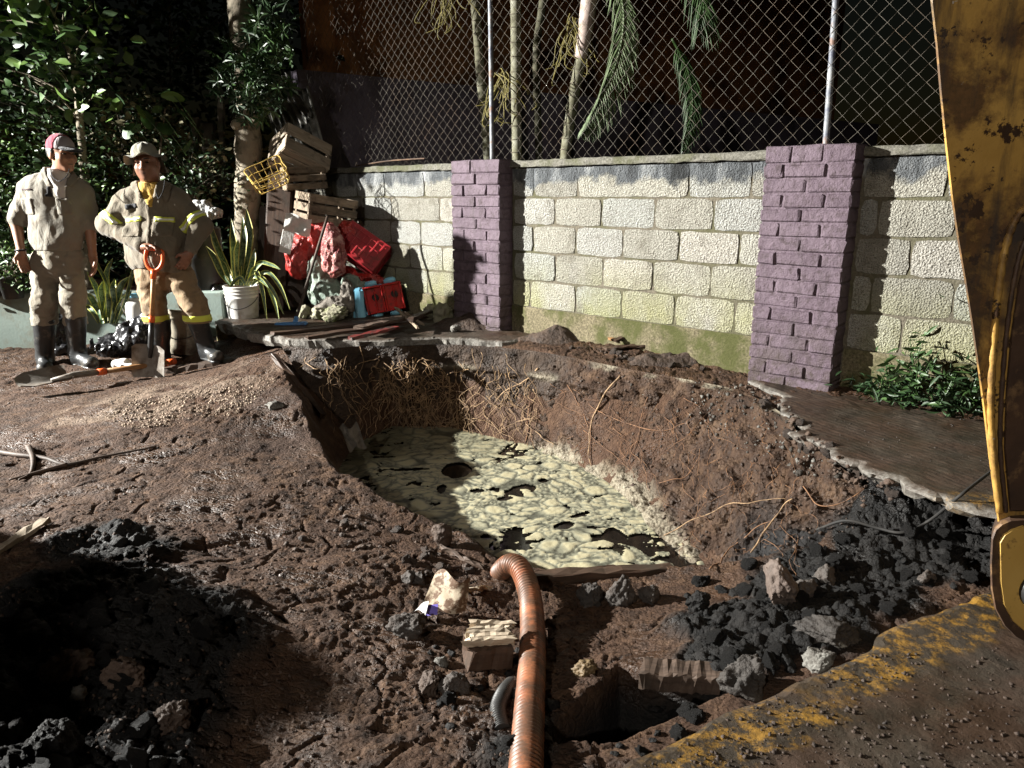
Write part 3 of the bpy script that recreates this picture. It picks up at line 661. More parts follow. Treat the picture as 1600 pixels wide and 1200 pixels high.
# ------------------------------------------------------------------ cut earth of the pit: a thick strip from the rim down below the water, far side and right side
top_px = [(440, 540, .33), (500, 545, .33), (560, 541, .33), (630, 540, .33), (700, 538, .33), (770, 542, .33), (830, 548, .34), (880, 556, .34), (930, 566, .34), (1000, 580, .33), (1090, 596, .33), (1160, 612, .32), (1225, 648, .31), (1252, 684, .29),
          (1295, 716, .25), (1350, 765, .17), (1330, 812, .07), (1265, 858, -.02), (1200, 886, -.09)]
low_px = [(540, 712), (570, 690), (605, 668), (650, 668), (700, 668), (745, 678), (800, 692), (830, 698), (860, 708), (900, 728), (935, 747), (970, 772), (1000, 800), (1020, 825), (1040, 846), (1060, 866), (1080, 882), (1100, 895), (1125, 905)]
T3 = spline(np.array([atz(*p) for p in top_px]), 400); L3 = spline(np.array([atz(px, py, WATER-.02) for px, py in low_px]), 400)
nu, nv = 400, 130; s_ = np.linspace(0, 1, nv)
PV = T3[:, None]*(1-s_)[None, :, None]+L3[:, None]*s_[None, :, None]
uu, vv = np.meshgrid(np.linspace(0, 1, nu), s_, indexing='ij')
d_u = np.gradient(PV, axis=0); d_v = np.gradient(PV, axis=1); nn = np.cross(d_u, d_v); nn /= np.linalg.norm(nn, axis=-1, keepdims=True)+1e-9
nn *= np.sign((nn*(np.array((-.3, 2.8, 1.2))-PV)).sum(-1, keepdims=True))
rightw = sstep(.36, .46, uu)                           # the loose right-hand slope is rougher than the far face
dsp = .035*fbm(PV, 3.2, 3, 5)+.032*fbm(PV, 10, 4, 6, .6)*(0.5+.5*rightw)
w1, w2, wc = worley(PV, 16, 8); dsp += rightw*(.028*(wc-.4)*sstep(0, .25, w2-w1))+.018*(.5-worley(PV, 38, 10)[0])*(.4+.6*rightw)
foot = sstep(.86, .98, vv); dsp += .03*foot*(rightw+.3)*(.5+noise(PV, 9, 21))
ledge = np.exp(-((vv-.24-.03*noise(PV, 2.5, 33))/.035)**2)*(uu < .5); dsp += .03*ledge
edge = sstep(0, .06, vv); dsp = dsp*edge+(1-edge)*.0
PV2 = PV+nn*(dsp+.02*edge)[..., None]
ppale = np.clip(sstep(.80, .97, vv+.12*noise(PV, 4, 51))*rightw*.95+.85*ledge*sstep(-.1, .4, noise(PV, 3, 52))*sstep(.16, .25, uu), 0, 1)
rimpale = sstep(.86, 1.0, 1-vv*3.2+.25*noise(PV, 6, 55))*sstep(.42, .48, uu)*sstep(.78, .70, uu)*.9
ppale = np.clip(ppale+rimpale*sstep(.1, .5, fbm(PV, 8, 3, 56)+.35), 0, 1); ppale *= sstep(.98, .86, uu)
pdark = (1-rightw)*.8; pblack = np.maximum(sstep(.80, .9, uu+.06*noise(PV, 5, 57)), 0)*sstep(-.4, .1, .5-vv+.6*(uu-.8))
ii, jj = np.meshgrid(np.arange(nu-1), np.arange(nv-1), indexing='ij'); a_ = (ii*nv+jj).ravel(); PF = np.stack((a_, a_+1, a_+nv+1, a_+nv), 1)
PITV = PV2.reshape(-1, 3)
PW = obj('pit_wall', (PITV, PF), M['pit'], None, True, 'world', kind='structure')
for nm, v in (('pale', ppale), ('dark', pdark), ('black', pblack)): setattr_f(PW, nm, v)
BVH.append(BVHTree.FromPolygons([tuple(v) for v in PITV], [tuple(f) for f in PF]))
# ------------------------------------------------------------------ water and scum
wc_ = BOT.mean(0); WP = wc_+(BOT-wc_)*1.25
obj('water', (np.array([(x, y, WATER-.004) for x, y in WP]), [tuple(range(len(WP)))]), M['water'], None, False, 'world', kind='structure')
fx, fy = np.meshgrid(np.arange(-1.55, 1.3, .0068), np.arange(2.75, 5.7, .0075), indexing='ij')
fp = np.stack((fx, fy, np.zeros_like(fx)), -1)
def warp(p, a, f, s): return p+a*np.stack((noise(p, f, s), noise(p, f, s+1), 0*p[..., 0]), -1)
wq = warp(fp, .06, 4, 80); wq = warp(wq, .022, 13, 84); wq = warp(wq, .008, 34, 86)
A1, A2, Ac = worley(wq*np.array((.85, 1.05, 1)), 8.5, 90); B1, B2, Bc = worley(wq*np.array((.9, 1.1, 1)), 17, 95); C1, C2, Cc = worley(wq, 36, 97)
big = sstep(.52, .58, Ac)                                  # some cells are big rounded pads, the rest break into small ones
def pad(d1, d2): return np.minimum((d2-d1)*1.3, np.clip((.66-d1)*1.5, 0, 1))
pA, pB, pC = pad(A1, A2), pad(B1, B2), pad(C1, C2)
edge_ = np.maximum(np.where(big > .5, pA, np.maximum(pB*.85*(Bc > .28), pC*.6)), 0)
patch = fbm(fp, 3.2, 4, 99)
cover = .062+.5*edge_-.05*sstep(0, .4, noise(fp, 16, 105))-.22*sstep(.38, .8, patch+.25*(Bc-.5)+.25*(Ac-.5))-.04*sstep(.1, .5, fbm(fp, 11, 3, 98))
def spots(lst):
    d = np.full(fx.shape, 9.0)
    for px, py, a, b, ang in lst:
        c = atz(px, py, WATER); qx, qy = fx-c[0], fy-c[1]; ca, sa = math.cos(R(ang)), math.sin(R(ang))
        d = np.minimum(d, np.hypot((qx*ca+qy*sa)/a, (-qx*sa+qy*ca)/b)+.25*noise(fp, 13, 103))
    return d
open_ = spots([(712, 736, .10, .13, 0), (690, 765, .03, .07, 0), (745, 768, .05, .035, 0), (880, 822, .07, .045, 30), (905, 806, .06, .02, 30), (960, 838, .05, .10, 0), (985, 850, .08, .035, -20), (1000, 842, .05, .05, 0), (645, 735, .12, .02, 5), (790, 780, .05, .03, 10), (820, 858, .045, .022, 0), (600, 715, .08, .02, 0), (850, 752, .03, .03, 0), (760, 840, .03, .025, 0)])
cover = np.minimum(cover, (open_-1)*.4)
streak = spots([(1045, 868, .10, .19, 35), (1005, 856, .04, .10, 35), (1075, 885, .08, .08, 30)])
swirl = np.sin((fx*22+fy*30)+6*fbm(fp, 4, 3, 107)); cover = np.where(streak < 1, np.minimum(cover, swirl*.3-.02), cover)
thin = 1-sstep(-.1, .35, noise(fp, 3, 109)*.4+1.15-np.clip((4.95-fy)*0+np.hypot(fx+1.02, (fy-5.0)*.8)*0, 0, 1)*0-sstep(4.15, 4.75, fy-.35*(fx+.4)) )
left = sstep(-.72, -.95, fx+.1*noise(fp, 4, 110)); thin = np.clip(thin*.0+.45*left+.45*sstep(4.45, 4.75, fy+.15*noise(fp, 3, 111))*sstep(.1, -.2, fx), 0, 1)  # thin scum at the far left, darkened to include the bank's shade
fz = WATER+.003+np.clip(cover, 0, .1)*.03+np.sqrt(np.clip(edge_, 0, .5))*.005*(.5+.8*Ac)+.0018*fbm(fp, 14, 4, 113)+.0012*noise(fp, 60, 114)
keep = cover > 0
nyf = fx.shape[1]; ii, jj = np.meshgrid(np.arange(fx.shape[0]-1), np.arange(nyf-1), indexing='ij'); a_ = ii*nyf+jj
km = (keep[:-1, :-1].astype(int)+keep[1:, :-1]+keep[:-1, 1:]+keep[1:, 1:]) >= 3
inb = inside(fx, fy, WP)[:-1, :-1]; a_ = a_[km & inb]; FF = np.stack((a_, a_+nyf, a_+nyf+1, a_+1), 1)
FO = obj('foam_scum', (np.stack((fx, fy, fz), -1).reshape(-1, 3), FF), M['foam'], None, True, 'world')
meta(FO, 'thick cream scum of rounded foam pads floating on the pit water', 'foam', None, 'stuff')
setattr_f(FO, 'edge', np.clip(.12+edge_*2.4*(.5+.6*np.where(big > .5, Ac, Bc)), 0, 1)); setattr_f(FO, 'thin', thin)
# ------------------------------------------------------------------ block wall
wall = empty('block_wall', wp(0, 0, .3), 'long rough grey concrete block wall with green algae behind the pit', 'wall')
ZC = [1.60, 1.383, 1.182, .978, .767, .555]                      # course lines from the top down
def jt(pxs, py): return [wall_t(px, py)[0] for px in pxs]
def course(z0, z1, joints, lo, hi, top=False):
    js = sorted(joints); step = .405
    while js[0]-step > lo: js.insert(0, js[0]-step)
    while js[-1]+step < hi: js.append(js[-1]+step)
    js = [lo]+js+[hi]
    for a, b in zip(js[:-1], js[1:]):
        if b-a < .05: continue
        g = .007; L = b-a-2*g; H = z1-z0-2*g
        nx, nz = max(3, int(L/.05)), 5
        u, v = np.meshgrid(np.linspace(0, 1, nx), np.linspace(0, 1, nz), indexing='ij')
        T = a+g+L*u; Zz = z0+g+H*v; fr = RNG.uniform(-.003, .004)+RNG.uniform(-.0025, .0025, u.shape)
        ed = (u == 0) | (u == 1) | (v == 0) | (v == 1); cr = ((u == 0) | (u == 1)) & ((v == 0) | (v == 1))
        T = T+np.where(ed, RNG.uniform(-.004, .004, u.shape), 0); Zz = Zz+np.where(ed, RNG.uniform(-.004, .004, u.shape), 0)
        T = T-np.where(cr, np.sign(u-.5)*.008, 0); Zz = Zz-np.where(cr, np.sign(v-.5)*.008, 0); fr = fr-np.where(ed, .005, 0)
        Fv = WA+WD*T[..., None]+WN*fr[..., None]; Fv[..., 2] = Zz; Fv = Fv.reshape(-1, 3)
        i, j = np.meshgrid(np.arange(nx-1), np.arange(nz-1), indexing='ij'); q = (i*nz+j).ravel()
        F = [(k, k+1, k+nz+1, k+nz) for k in q]
        ring = [k*nz for k in range(nx)]+[(nx-1)*nz+k for k in range(1, nz)]+[k*nz+nz-1 for k in range(nx-2, -1, -1)]+[k for k in range(nz-2, 0, -1)]
        n0 = len(Fv); Bv = Fv[ring]-WN*.05
        F += [(ring[k], n0+k, n0+(k+1) % len(ring), ring[(k+1) % len(ring)]) for k in range(len(ring))]
        obj('block', (np.vstack((Fv, Bv)), F), M['block'], wall)
SEC = [(.52, 3.25), (-2.03, -.005), (-5.2, -2.54)]                # left, middle and right bay
JL = [[(640, 0)], None]
py_mid = [290, 330, 372, 416, 456]
left_j = [[600, 662], [611, 686], [610, 657], [640, 691], [618, 668]]
mid_j = [[902, 1076, 1174], [866.6, 939, 1022.5, 1114.6], [832.6, 899, 973, 1061, 1155.7], [867, 942, 1020, 1111], [828, 899, 971, 1055, 1150]]
right_j = [[1480], [1371.5, 1494], [1422.8], [1358.7, 1488.8], [1406]]
py_r = [285, 342, 400, 470, 540]
for k in range(5):
    course(ZC[k+1], ZC[k], jt(left_j[k], py_mid[k]-4), *SEC[0]); course(ZC[k+1], ZC[k], jt(mid_j[k], py_mid[k]), *SEC[1]); course(ZC[k+1], ZC[k], jt(right_j[k], py_r[k]), *SEC[2])
def wbox(t0, t1, o0, o1, z0, z1):
    V = [wp(t, o, z) for t in (t0, t1) for o in (o0, o1) for z in (z0, z1)]
    return np.array(V), [(0, 1, 3, 2), (4, 6, 7, 5), (0, 4, 5, 1), (2, 3, 7, 6), (0, 2, 6, 4), (1, 5, 7, 3)]
obj('mortar', wbox(3.25, -5.2, -.15, -.010, -.2, 1.597), M['mortar'], wall)
def wsheet(t0, t1, z0, z1, off, amp, nt, nz, seed, f=6):
    def fn(u, v):
        T = t0+(t1-t0)*u; Z_ = z0+(z1-z0)*v; P = WA+WD*T[..., None]; P[..., 2] = Z_
        return P+WN*(off+amp*fbm(P, f, 4, seed))[..., None]
    return grid(nt, nz, fn)
for a, b in SEC:      # rendered footing below the last course
    obj('footing', wsheet(b, a, -.15, .558, .004, .006, int((b-a)/.03), 24, 3), M['footing'], wall, True)
for a, b in ((.0, 3.25), (-5.2, -.0)):
    n = int((b-a)/.06); T = np.linspace(b, a, n); prof = [(-.17, 1.603), (.022, 1.600), (.028, 1.606), (.026, 1.640), (.018, 1.650), (-.17, 1.655)]
    V = []
    for i, t in enumerate(T):
        for o, z in prof: V.append(wp(t, o+RNG.uniform(-.004, .004), z+RNG.uniform(-.004, .004)))
    k = len(prof); F = [(i*k+j, (i+1)*k+j, (i+1)*k+(j+1) % k, i*k+(j+1) % k) for i in range(n-1) for j in range(k)]+[tuple(range(k)), tuple((n-1)*k+j for j in range(k))[::-1]]
    obj('coping', (np.array(V), F), M['coping'], wall)
# ------------------------------------------------------------------ painted brick pillars
def pillar(t0, t1, z0, z1, n, depth, label, seed):
    p = empty('brick_pillar', wp((t0+t1)/2, 0, z0), label, 'pillar'); r = random.Random(seed)
    obj('mortar', wbox(t1-.008, t0+.008, -.05, depth-.012, z0-.2, z1-.006), M['brick'], p)
    ch = (z1-z0-.02)/n; z = z0; wdt = t1-t0
    for k in range(n):
        h = ch+(.02 if k == n-1 else 0); half = (k % 2 == 0)
        cuts = [0, .5+r.uniform(-.03, .03), 1] if half else [0, .24+r.uniform(-.03, .03), .72+r.uniform(-.03, .03), 1]
        if k == n-1: cuts = [0, .42, 1] if seed % 2 else [0, .3, .66, 1]
        for a, b in zip(cuts[:-1], cuts[1:]):
            g = .006; ta, tb = t1-wdt*a-g*(a > 0), t1-wdt*b+g*(b < 1); jx = r.uniform(-.004, .005)
            L, D, H = abs(ta-tb), depth+jx, h-.010
            V, F = box(L, D, H, bev=.007, jit=.0042); V[:, 0] *= -1; F = [f[::-1] for f in F]
            # local x along the wall, y out from it
            c = WA+WD*((ta+tb)/2)+WN*(D/2); Pn = c[None]+V[:, :1]*(-WD)[None]+V[:, 1:2]*WN[None]; Pn[:, 2] = z+h/2+V[:, 2]
            obj('brick', (Pn, F), M['brick'], p)
        z += h
    return p
pillar(-.005, .513, .30, 1.665, 16, .15, 'narrow mauve painted brick pillar at the left end of the lit wall bay', 3)
pillar(-2.534, -2.047, .295, 1.668, 17, .15, 'wide mauve painted brick pillar standing near the excavator arm', 4)
# ------------------------------------------------------------------ chain-link fence
fence = empty('chain_link_fence', wp(0, -.05, 1.65), 'rusty chain-link fence with round posts on top of the block wall', 'fence')
wv, wf, n0 = [], [], 0
pitch, rise, t0, t1, zb, zt = .088, .044, 2.7, -4.4, 1.64, 3.55
nw = int((t0-t1)/(pitch/2)); nz = int((zt-zb)/rise)
for i in range(nw):
    tc = t0-i*pitch/2
    k = np.arange(nz+1); z = zb+k*rise; zig = np.where((k+i) % 2 == 0, 1, -1); tt = tc+zig*pitch/4
    P = WA+WD*tt[:, None]; off = -.05+.0035*zig*(1 if i % 2 else -1)+.03*noise(np.stack((tt, z, 0*z), -1), .9, 4); P = P+WN*off[:, None]; P[:, 2] = z+.012*noise(np.stack((tt, z, 0*z), -1), 1.1, 6)
    V, F = tube(P, .0014, 3, False); wv.append(V); wf.append(np.array(F)+n0); n0 += len(V)
mesh = obj('wire_mesh', (np.concatenate(wv), np.concatenate(wf)), M['wire'], fence, origin='world'); mesh['kind'] = 'stuff'
for px0, px1, tp in ((769, 766, None), (1290, 1306, None)):
    t_, b0 = wall_t(px0, 235, -.05); b1_t, b1 = wall_t(px1, 0, -.05)
    d = b1-b0; P = np.array([b0-d*.06+(0, 0, -.05), b0+d*.5, b0+d*1.5]); P = spline(P, 12)
    obj('fence_post', tube(P, .018, 14), M['post'], fence, True)
a0, a1 = wp(1.98, -.03, 1.665), wp(1.0, -.01, 1.70); 
obj('rusty_rod', tube(spline([a0, (a0+a1)/2+(0, 0, .012), a1], 8), .006, 6), M['machine_dark'], None, label='thin rusty rod lying on the coping below the fence', cat='rod')
# ------------------------------------------------------------------ sidewalk slabs
def slab(name, poly, z, thick, tilt=(0, 0), res=.02, groove=0, paint=None, pale_edge=None, seed=0, jag=.02, ref=None):
    """slab with an irregular edge: grid clipped by the outline, skirt below"""
    poly = np.array(poly); lo, hi = poly.min(0)-.05, poly.max(0)+.05
    P = []
    for i in range(len(poly)):
        a, b = poly[i], poly[(i+1) % len(poly)]; n = max(2, int(np.linalg.norm(b-a)/.025)); P += [a+(b-a)*k/n for k in range(n)]
    P = np.array(P); P3 = np.c_[P, np.zeros(len(P))]; P = P+jag*np.stack((fbm(P3, 7, 3, seed+3), fbm(P3, 7, 3, seed+4)), -1)
    x, y = np.meshgrid(np.arange(lo[0], hi[0], res), np.arange(lo[1], hi[1], res), indexing='ij'); p3 = np.stack((x, y, 0*x), -1)
    ins = inside(x, y, P); bm = bmesh.new()
    # ring + inner points triangulated by fill
    e = pdist(x, y, P); inner = ins & (e > res*.8); pts = np.stack((x, y), -1)[inner]
    from mathutils.geometry import delaunay_2d_cdt
    allp = [Vector(v) for v in P]+[Vector(v) for v in pts]; n = len(P)
    vs, _, fs, _, _, _ = delaunay_2d_cdt(allp, [(i, (i+1) % n) for i in range(n)], [], 1, 1e-5)
    V = np.array([(v.x, v.y) for v in vs]); V3 = np.c_[V, np.zeros(len(V))]; c = poly.mean(0)
    dz = z+(V-c) @ np.array(tilt); ed = pdist(V[:, 0], V[:, 1], P)
    top = dz+.004*fbm(V3, 5, 3, seed+7)+.0025*fbm(V3, 24, 3, seed+8)-.012*(1-sstep(0, .02, ed))
    nV = len(V); bot = dz-thick+.02*fbm(V3, 6, 3, seed+9)
    F = [tuple(f) for f in fs]; ringi = [int(np.argmin(((V-q)**2).sum(1))) for q in P]
    out = (V-c); 
    low = np.c_[V[ringi]-(V[ringi]-c)/np.linalg.norm(V[ringi]-c, axis=1, keepdims=True)*(.02+.03*np.abs(fbm(V3[ringi], 9, 2, seed)))[:, None], bot[ringi]]
    mid = np.c_[V[ringi]+.010*np.stack((fbm(V3[ringi], 20, 2, seed+1), fbm(V3[ringi], 20, 2, seed+2)), -1), dz[ringi]-thick*.5]
    VV = np.vstack((np.c_[V, top], mid, low)); m = len(ringi)
    for i in range(m):
        j = (i+1) % m; F += [(ringi[i], nV+i, nV+j, ringi[j]), (nV+i, nV+m+i, nV+m+j, nV+j)]
    return VV, F, nV, ed
def pts(lst): return [atz(px, py, z)[:2] for px, py, z in lst]
def add_slab(name, VFs, pale, paint, groove, **k):
    V, F, nV, ed = VFs; o = obj(name, (V, F), M['slab'], None, False, 'world', **k)
    v3 = V.copy(); pl = np.zeros(len(V)); pl[nV:] = pale; pl[:nV] = pale*(1-sstep(0, .03, ed[:nV]+.012*fbm(v3[:nV], 14, 3, 4)))[:nV] if pale else 0
    setattr_f(o, 'pale', pl); setattr_f(o, 'groove', np.full(len(V), groove)); setattr_f(o, 'paint', paint(V) if paint else np.zeros(len(V)))
    BVH.append(BVHTree.FromPolygons([tuple(v) for v in V], F)); return o
wl = lambda t, o=.0: tuple(wp(t, o, 0)[:2])
s1 = slab('sidewalk', pts([(398, 520, .36), (450, 530, .36), (560, 533, .36), (700, 528, .36), (790, 533, .36), (852, 528, .36)])+[wl(-.25, .02), wl(.9, .02), wl(2.2, .02)]+pts([(330, 500, .36)]), .365, .10, seed=1, jag=.025)
add_slab('sidewalk', s1, .6, None, 0.0, kind='structure')
s2 = slab('sidewalk', pts([(1168, 592, .335), (1206, 606, .335), (1236, 640, .335), (1243, 668, .335), (1285, 692, .335), (1320, 716, .33), (1385, 742, .32), (1440, 775, .30), (1500, 800, .29), (1600, 810, .29)])+[(3.4, 2.0), wl(-4.6, .01), wl(-2.1, .12)], .325, .05, seed=2, jag=.06)
y0 = atz(1480, 785, .3)
add_slab('sidewalk', s2, .45, lambda V: sstep(.09, .04, np.abs((V[:, 1]-y0[1])+.12*(V[:, 0]-y0[0])+.02)+.02*noise(V, 9, 5))*(V[:, 0] > 1.42), .8, kind='structure')
P0, P1 = atz(1030, 1190, .12), atz(1560, 925, .12)
s3 = slab('road_slab', pts([(930, 1215, .12), (1040, 1160, .12), (1165, 1100, .12), (1290, 1040, .12), (1400, 985, .12), (1480, 942, .12), (1570, 915, .12)])+[(2.3, 2.25), (2.4, .6), (.15, .6)], .12, .20, seed=5, jag=.015)
def stripe(V):
    d = (P1-P0)[:2]; L = np.linalg.norm(d); nrm = np.array((d[1], -d[0]))/L; s = (V[:, :2]-P0[:2]) @ nrm
    return sstep(.105, .07, np.abs(s-.035)+.02*noise(V, 12, 8))*np.clip(.30+1.5*noise(V, 4, 9)+.6*noise(V, 11, 10)+.25, 0, 1)
add_slab('road', s3, 0.0, stripe, 0.0, kind='structure')
# ------------------------------------------------------------------ excavator arm hanging at the right
AY = 1.9
arm = empty('excavator_arm', aty(1600, 1000, AY), 'rusty yellow steel excavator arm hanging at the right edge of the picture', 'excavator')
def plate(pxs, y, thick, back=0.0, dx=None):
    """outline at depth y, thick metres deep, edges drawn in at the back; returns mesh"""
    A = np.array([aty(px, py, y) for px, py in pxs]); n = len(A); c = A.mean(0)
    r0 = A.copy(); r0[:, 1] += .006; f = c+(A-c)*.0+(A-c)*(1-.012); f[:, 1] = y
    b = c+(A-c)*(1-back); b[:, 0] += thick*.62 if dx is None else dx; b[:, 1] = y+thick
    V = np.vstack((f, r0, b)); F = [tuple(range(n))]
    for a in (0, n): F += [(a+i, a+n+i, a+n+(i+1) % n, a+(i+1) % n) for i in range(n)]
    F.append(tuple(range(2*n, 3*n))[::-1]); return V, F
sil = [(1454, -160), (1456, 0), (1464, 70), (1470, 140), (1478, 220), (1487, 300), (1497, 370), (1509, 440), (1520, 510), (1530, 580), (1538, 640), (1546, 710), (1554, 770), (1563, 830), (1580, 870), (1760, 870), (1900, 300), (1900, -160)]
body = obj('arm_plate', plate(sil, AY, .09, .0), M['machine'], arm)
obj('arm_back_box', plate([(1545, -160), (1570, 300), (1615, 780), (1800, 780), (1950, -160)], AY+.09, .24, .0, .22), M['machine'], arm)
rib = spline([aty(*p, AY-.004) for p in [(1690, 318), (1640, 312), (1606, 322), (1584, 348), (1568, 400), (1558, 470), (1551, 560), (1548, 640), (1553, 720), (1562, 800)]], 70)
obj('weld_rib', tube(rib, .0095+.0015*np.sin(np.arange(70)*2.1), 8), M['machine'], arm, True)
rib2 = spline([aty(*p, AY-.006) for p in [(1690, 352), (1640, 348), (1616, 356), (1599, 382), (1586, 430), (1574, 510), (1566, 600), (1563, 700), (1572, 800)]], 60)
obj('weld_rib', tube(rib2, .006+.001*np.sin(np.arange(60)*2.3), 8), M['machine_dark'], arm, True)
obj('cover_plate', plate([(1640, 362), (1622, 366), (1606, 392), (1594, 440), (1582, 520), (1574, 610), (1571, 700), (1580, 800), (1700, 800), (1700, 362)], AY-.012, .012), M['machine_dark'], arm)
lug = [(1551, 842), (1556, 828), (1566, 819), (1580, 813), (1610, 811), (1660, 830), (1720, 900), (1700, 1000), (1650, 1022), (1610, 1008), (1588, 996), (1570, 978), (1556, 952), (1550, 920), (1549, 880)]
obj('lug_plate', plate(lug, AY-.03, .07), M['machine_dark'], arm)
face = [(1563, 848), (1570, 836), (1582, 828), (1600, 822), (1640, 842), (1690, 910), (1670, 985), (1640, 1000), (1605, 990), (1584, 972), (1569, 945), (1564, 910)]
obj('lug_face', plate(face, AY-.036, .006), M['machine_bright'], arm)
c_ = aty(1632, 925, AY-.05); obj('pin_boss', lathe([(.0, .02), (.055, .02), (.062, .014), (.062, -.03)], 24, c_, (R(90), 0, 0)), M['black_steel'], arm, True)
# ------------------------------------------------------------------ ribbed suction hose
hp = [atz(818, 1290, .05), atz(822, 1200, .035), atz(827, 1110, .0), atz(832, 1020, -.03), atz(831, 955, -.055), atz(824, 915, -.045), atz(812, 888, -.03), atz(797, 882, -.05), atz(783, 893, -.12), atz(776, 905, -.26), atz(774, 912, -.40)]
HP = spline(hp, 620); sl = np.r_[0, np.cumsum(np.linalg.norm(np.diff(HP, axis=0), axis=1))]
obj('suction_hose', tube(HP, .0415+.0028*np.sin(sl*2*np.pi/.0165), 22), M['hose'], None, True, label='long orange ribbed suction hose running over the mud into the pit', cat='hose')
hq = spline([atz(785, 1140, -.03), atz(778, 1108, -.02), atz(788, 1082, -.03), atz(806, 1062, -.10)], 160)
obj('hose_scrap', tube(hq, .022+.002*np.sin(np.arange(160)*1.25), 16), M['pot'], None, True, label='short scrap of grey ribbed pipe half buried left of the orange hose', cat='pipe')
# ------------------------------------------------------------------ stones, clods, wood lying in the mud
def px_m(p): return np.linalg.norm(p-np.array((0, 0, CAMZ)))/FPX
SEED = [100]
def stone(px, py, w, h, m, label, name='stone', cat='stone', group=None, sink=.34, d=3, rough=.3, rz=None, elong=1.0):
    SEED[0] += 1; p = hit(px, py+h*.35); k = px_m(p); sx, sz = w*.5*k, h*.5*k*1.05
    V, F = rock(1, 1, 1, SEED[0], 5 if w > 40 else 4, rough); V = V*(1+.13*fbm(V+SEED[0], 4.5, 5, 5, .65)[:, None]); V = V*np.array((sx, max(sx*.8, sz)*elong, sz*1.15))*.88; a = RNG.uniform(-.4, .4) if rz is None else rz
    V = xf((V, F), (0, 0, 0), (RNG.uniform(-.2, .2), RNG.uniform(-.15, .15), a))[0]+p+np.array((0, sx*.4, sz*(1-2*sink)))
    return obj(name, (V, F), m, None, True, label=label, cat=cat, group=group)
stone(920, 928, 46, 46, M['stone'], 'rounded muddy stone just right of the hose below the timber', rough=.2)
stone(972, 925, 54, 52, M['stone'], 'largest rounded muddy stone in the row below the timber', rough=.2)
stone(1015, 928, 38, 38, M['stone'], 'small muddy stone at the right end of the row below the timber', rough=.2)
stone(640, 978, 66, 46, M['stone'], 'flat dark grey stone below the muddy printed carton')
stone(915, 1046, 46, 26, simple('ochre_stone', (.07, .045, .018), (.14, .09, .036), 8, .7, .7, 34, (.03, .02, .012), 9), 'small ochre stone lying flat right of the hose')
stone(716, 1075, 60, 34, M['stone'], 'broad grey stone beside the lower hose', rough=.2)
stone(672, 1068, 44, 40, M['brown_clod'], 'brown lump of earth left of the broad grey stone', 'clod', 'clod')
stone(690, 1034, 26, 18, M['pale_stone'], 'small pale stone above the broad grey stone')
stone(1170, 1060, 80, 70, M['muddy_chunk'], 'big muddy concrete chunk with a pale left side by the dark hole', 'concrete_chunk', 'rubble')
stone(1286, 1034, 54, 34, M['pale_stone'], 'small pale concrete chunk leaning on the yellow striped slab', 'concrete_chunk', 'rubble')
stone(1305, 990, 96, 36, M['muddy_chunk'], 'long pale broken concrete edge above the yellow stripe', 'concrete_chunk', 'rubble', rz=-.5)
stone(1217, 922, 46, 66, simple('pinkish_stone', (.065, .045, .036), (.12, .088, .07), 6, .75, .8, 34, (.03, .022, .018), 8, (.52, .66), bdist=.015), 'upright pinkish brown stone in the black rubble', rough=.1, sink=.1, rz=.3)
stone(1262, 918, 40, 34, M['stone'], 'grey stone just right of the upright pinkish stone')
stone(1290, 900, 40, 32, M['stone'], 'higher grey stone in the black rubble heap')
stone(690, 842, 38, 34, M['brown_clod'], 'reddish clod standing up at the near edge of the pit', 'clod', 'clod', sink=.1)
stone(640, 900, 26, 24, M['stone'], 'small round stone above the muddy printed carton'); stone(655, 905, 24, 22, M['stone'], 'second small round stone above the muddy printed carton')
stone(95, 1048, 74, 46, M['brown_clod'], 'brown clod on the left of the black heap', 'clod', 'clod'); stone(188, 1052, 66, 52, M['brown_clod'], 'brown clod in the middle of the black heap', 'clod', 'clod')
stone(266, 1128, 56, 46, M['brown_clod'], 'large brown clod at the right foot of the black heap', 'clod', 'clod'); stone(70, 1165, 80, 60, M['black_clod'], 'large black clod at the bottom left corner', 'clod', 'clod')
stone(120, 1085, 22, 22, M['pale_stone'], 'little pale stone on the black heap'); stone(1095, 940, 44, 30, M['black_clod'], 'low black clod at the right end of the timber', 'clod', 'clod')
stone(1450, 905, 34, 22, M['stone'], 'flat stone near the upper end of the yellow stripe')
stone(425, 632, 36, 16, M['pale_stone'], 'white patch of plaster on the mud bank above the pit', 'plaster_lump', 'plaster', sink=.55)
# shared clod shapes
CL = []
for k in range(7):
    V, F = rock(1, RNG.uniform(.75, 1), RNG.uniform(.6, .85), 300+k, 3, .5, k % 2 == 0); V = V*(1+.16*fbm(V+k, 3.5, 3, k, .6)[:, None]); CL.append((V, F))
def clods(n, area, smin_, smax, mkey, label, group, name='clod', zoff=.2):
    """big clods singly, the small ones that nobody would count joined"""
    ms = [to_mesh(name, V, F, M[mkey], True) for V, F in CL]; k = 0; Vs, Fs, n0 = [], [], 0
    while k < n:
        px, py = area()
        try: p = hit(px, py)
        except Exception: continue
        s = smin_+(smax-smin_)*RNG.random()**2.2; i = int(RNG.integers(7)); loc, rot, sc = p+np.array((0, 0, s*zoff)), (RNG.uniform(-.5, .5), RNG.uniform(-.5, .5), RNG.uniform(0, 6.3)), (s*RNG.uniform(.8, 1.25), s, s*RNG.uniform(.8, 1.1)); k += 1
        if s > smin_+(smax-smin_)*.55: meta(link(name, ms[i], None, loc, rot, sc), label, 'clod', group)
        else: V, F = xf(CL[i], loc, rot, sc); Vs.append(V); Fs.append(np.array(F)+n0); n0 += len(V)
    obj('small_clods', (np.concatenate(Vs), np.concatenate(Fs)), M[mkey], None, True, 'world', label='small ones among the '+group, cat='clods', kind='stuff')
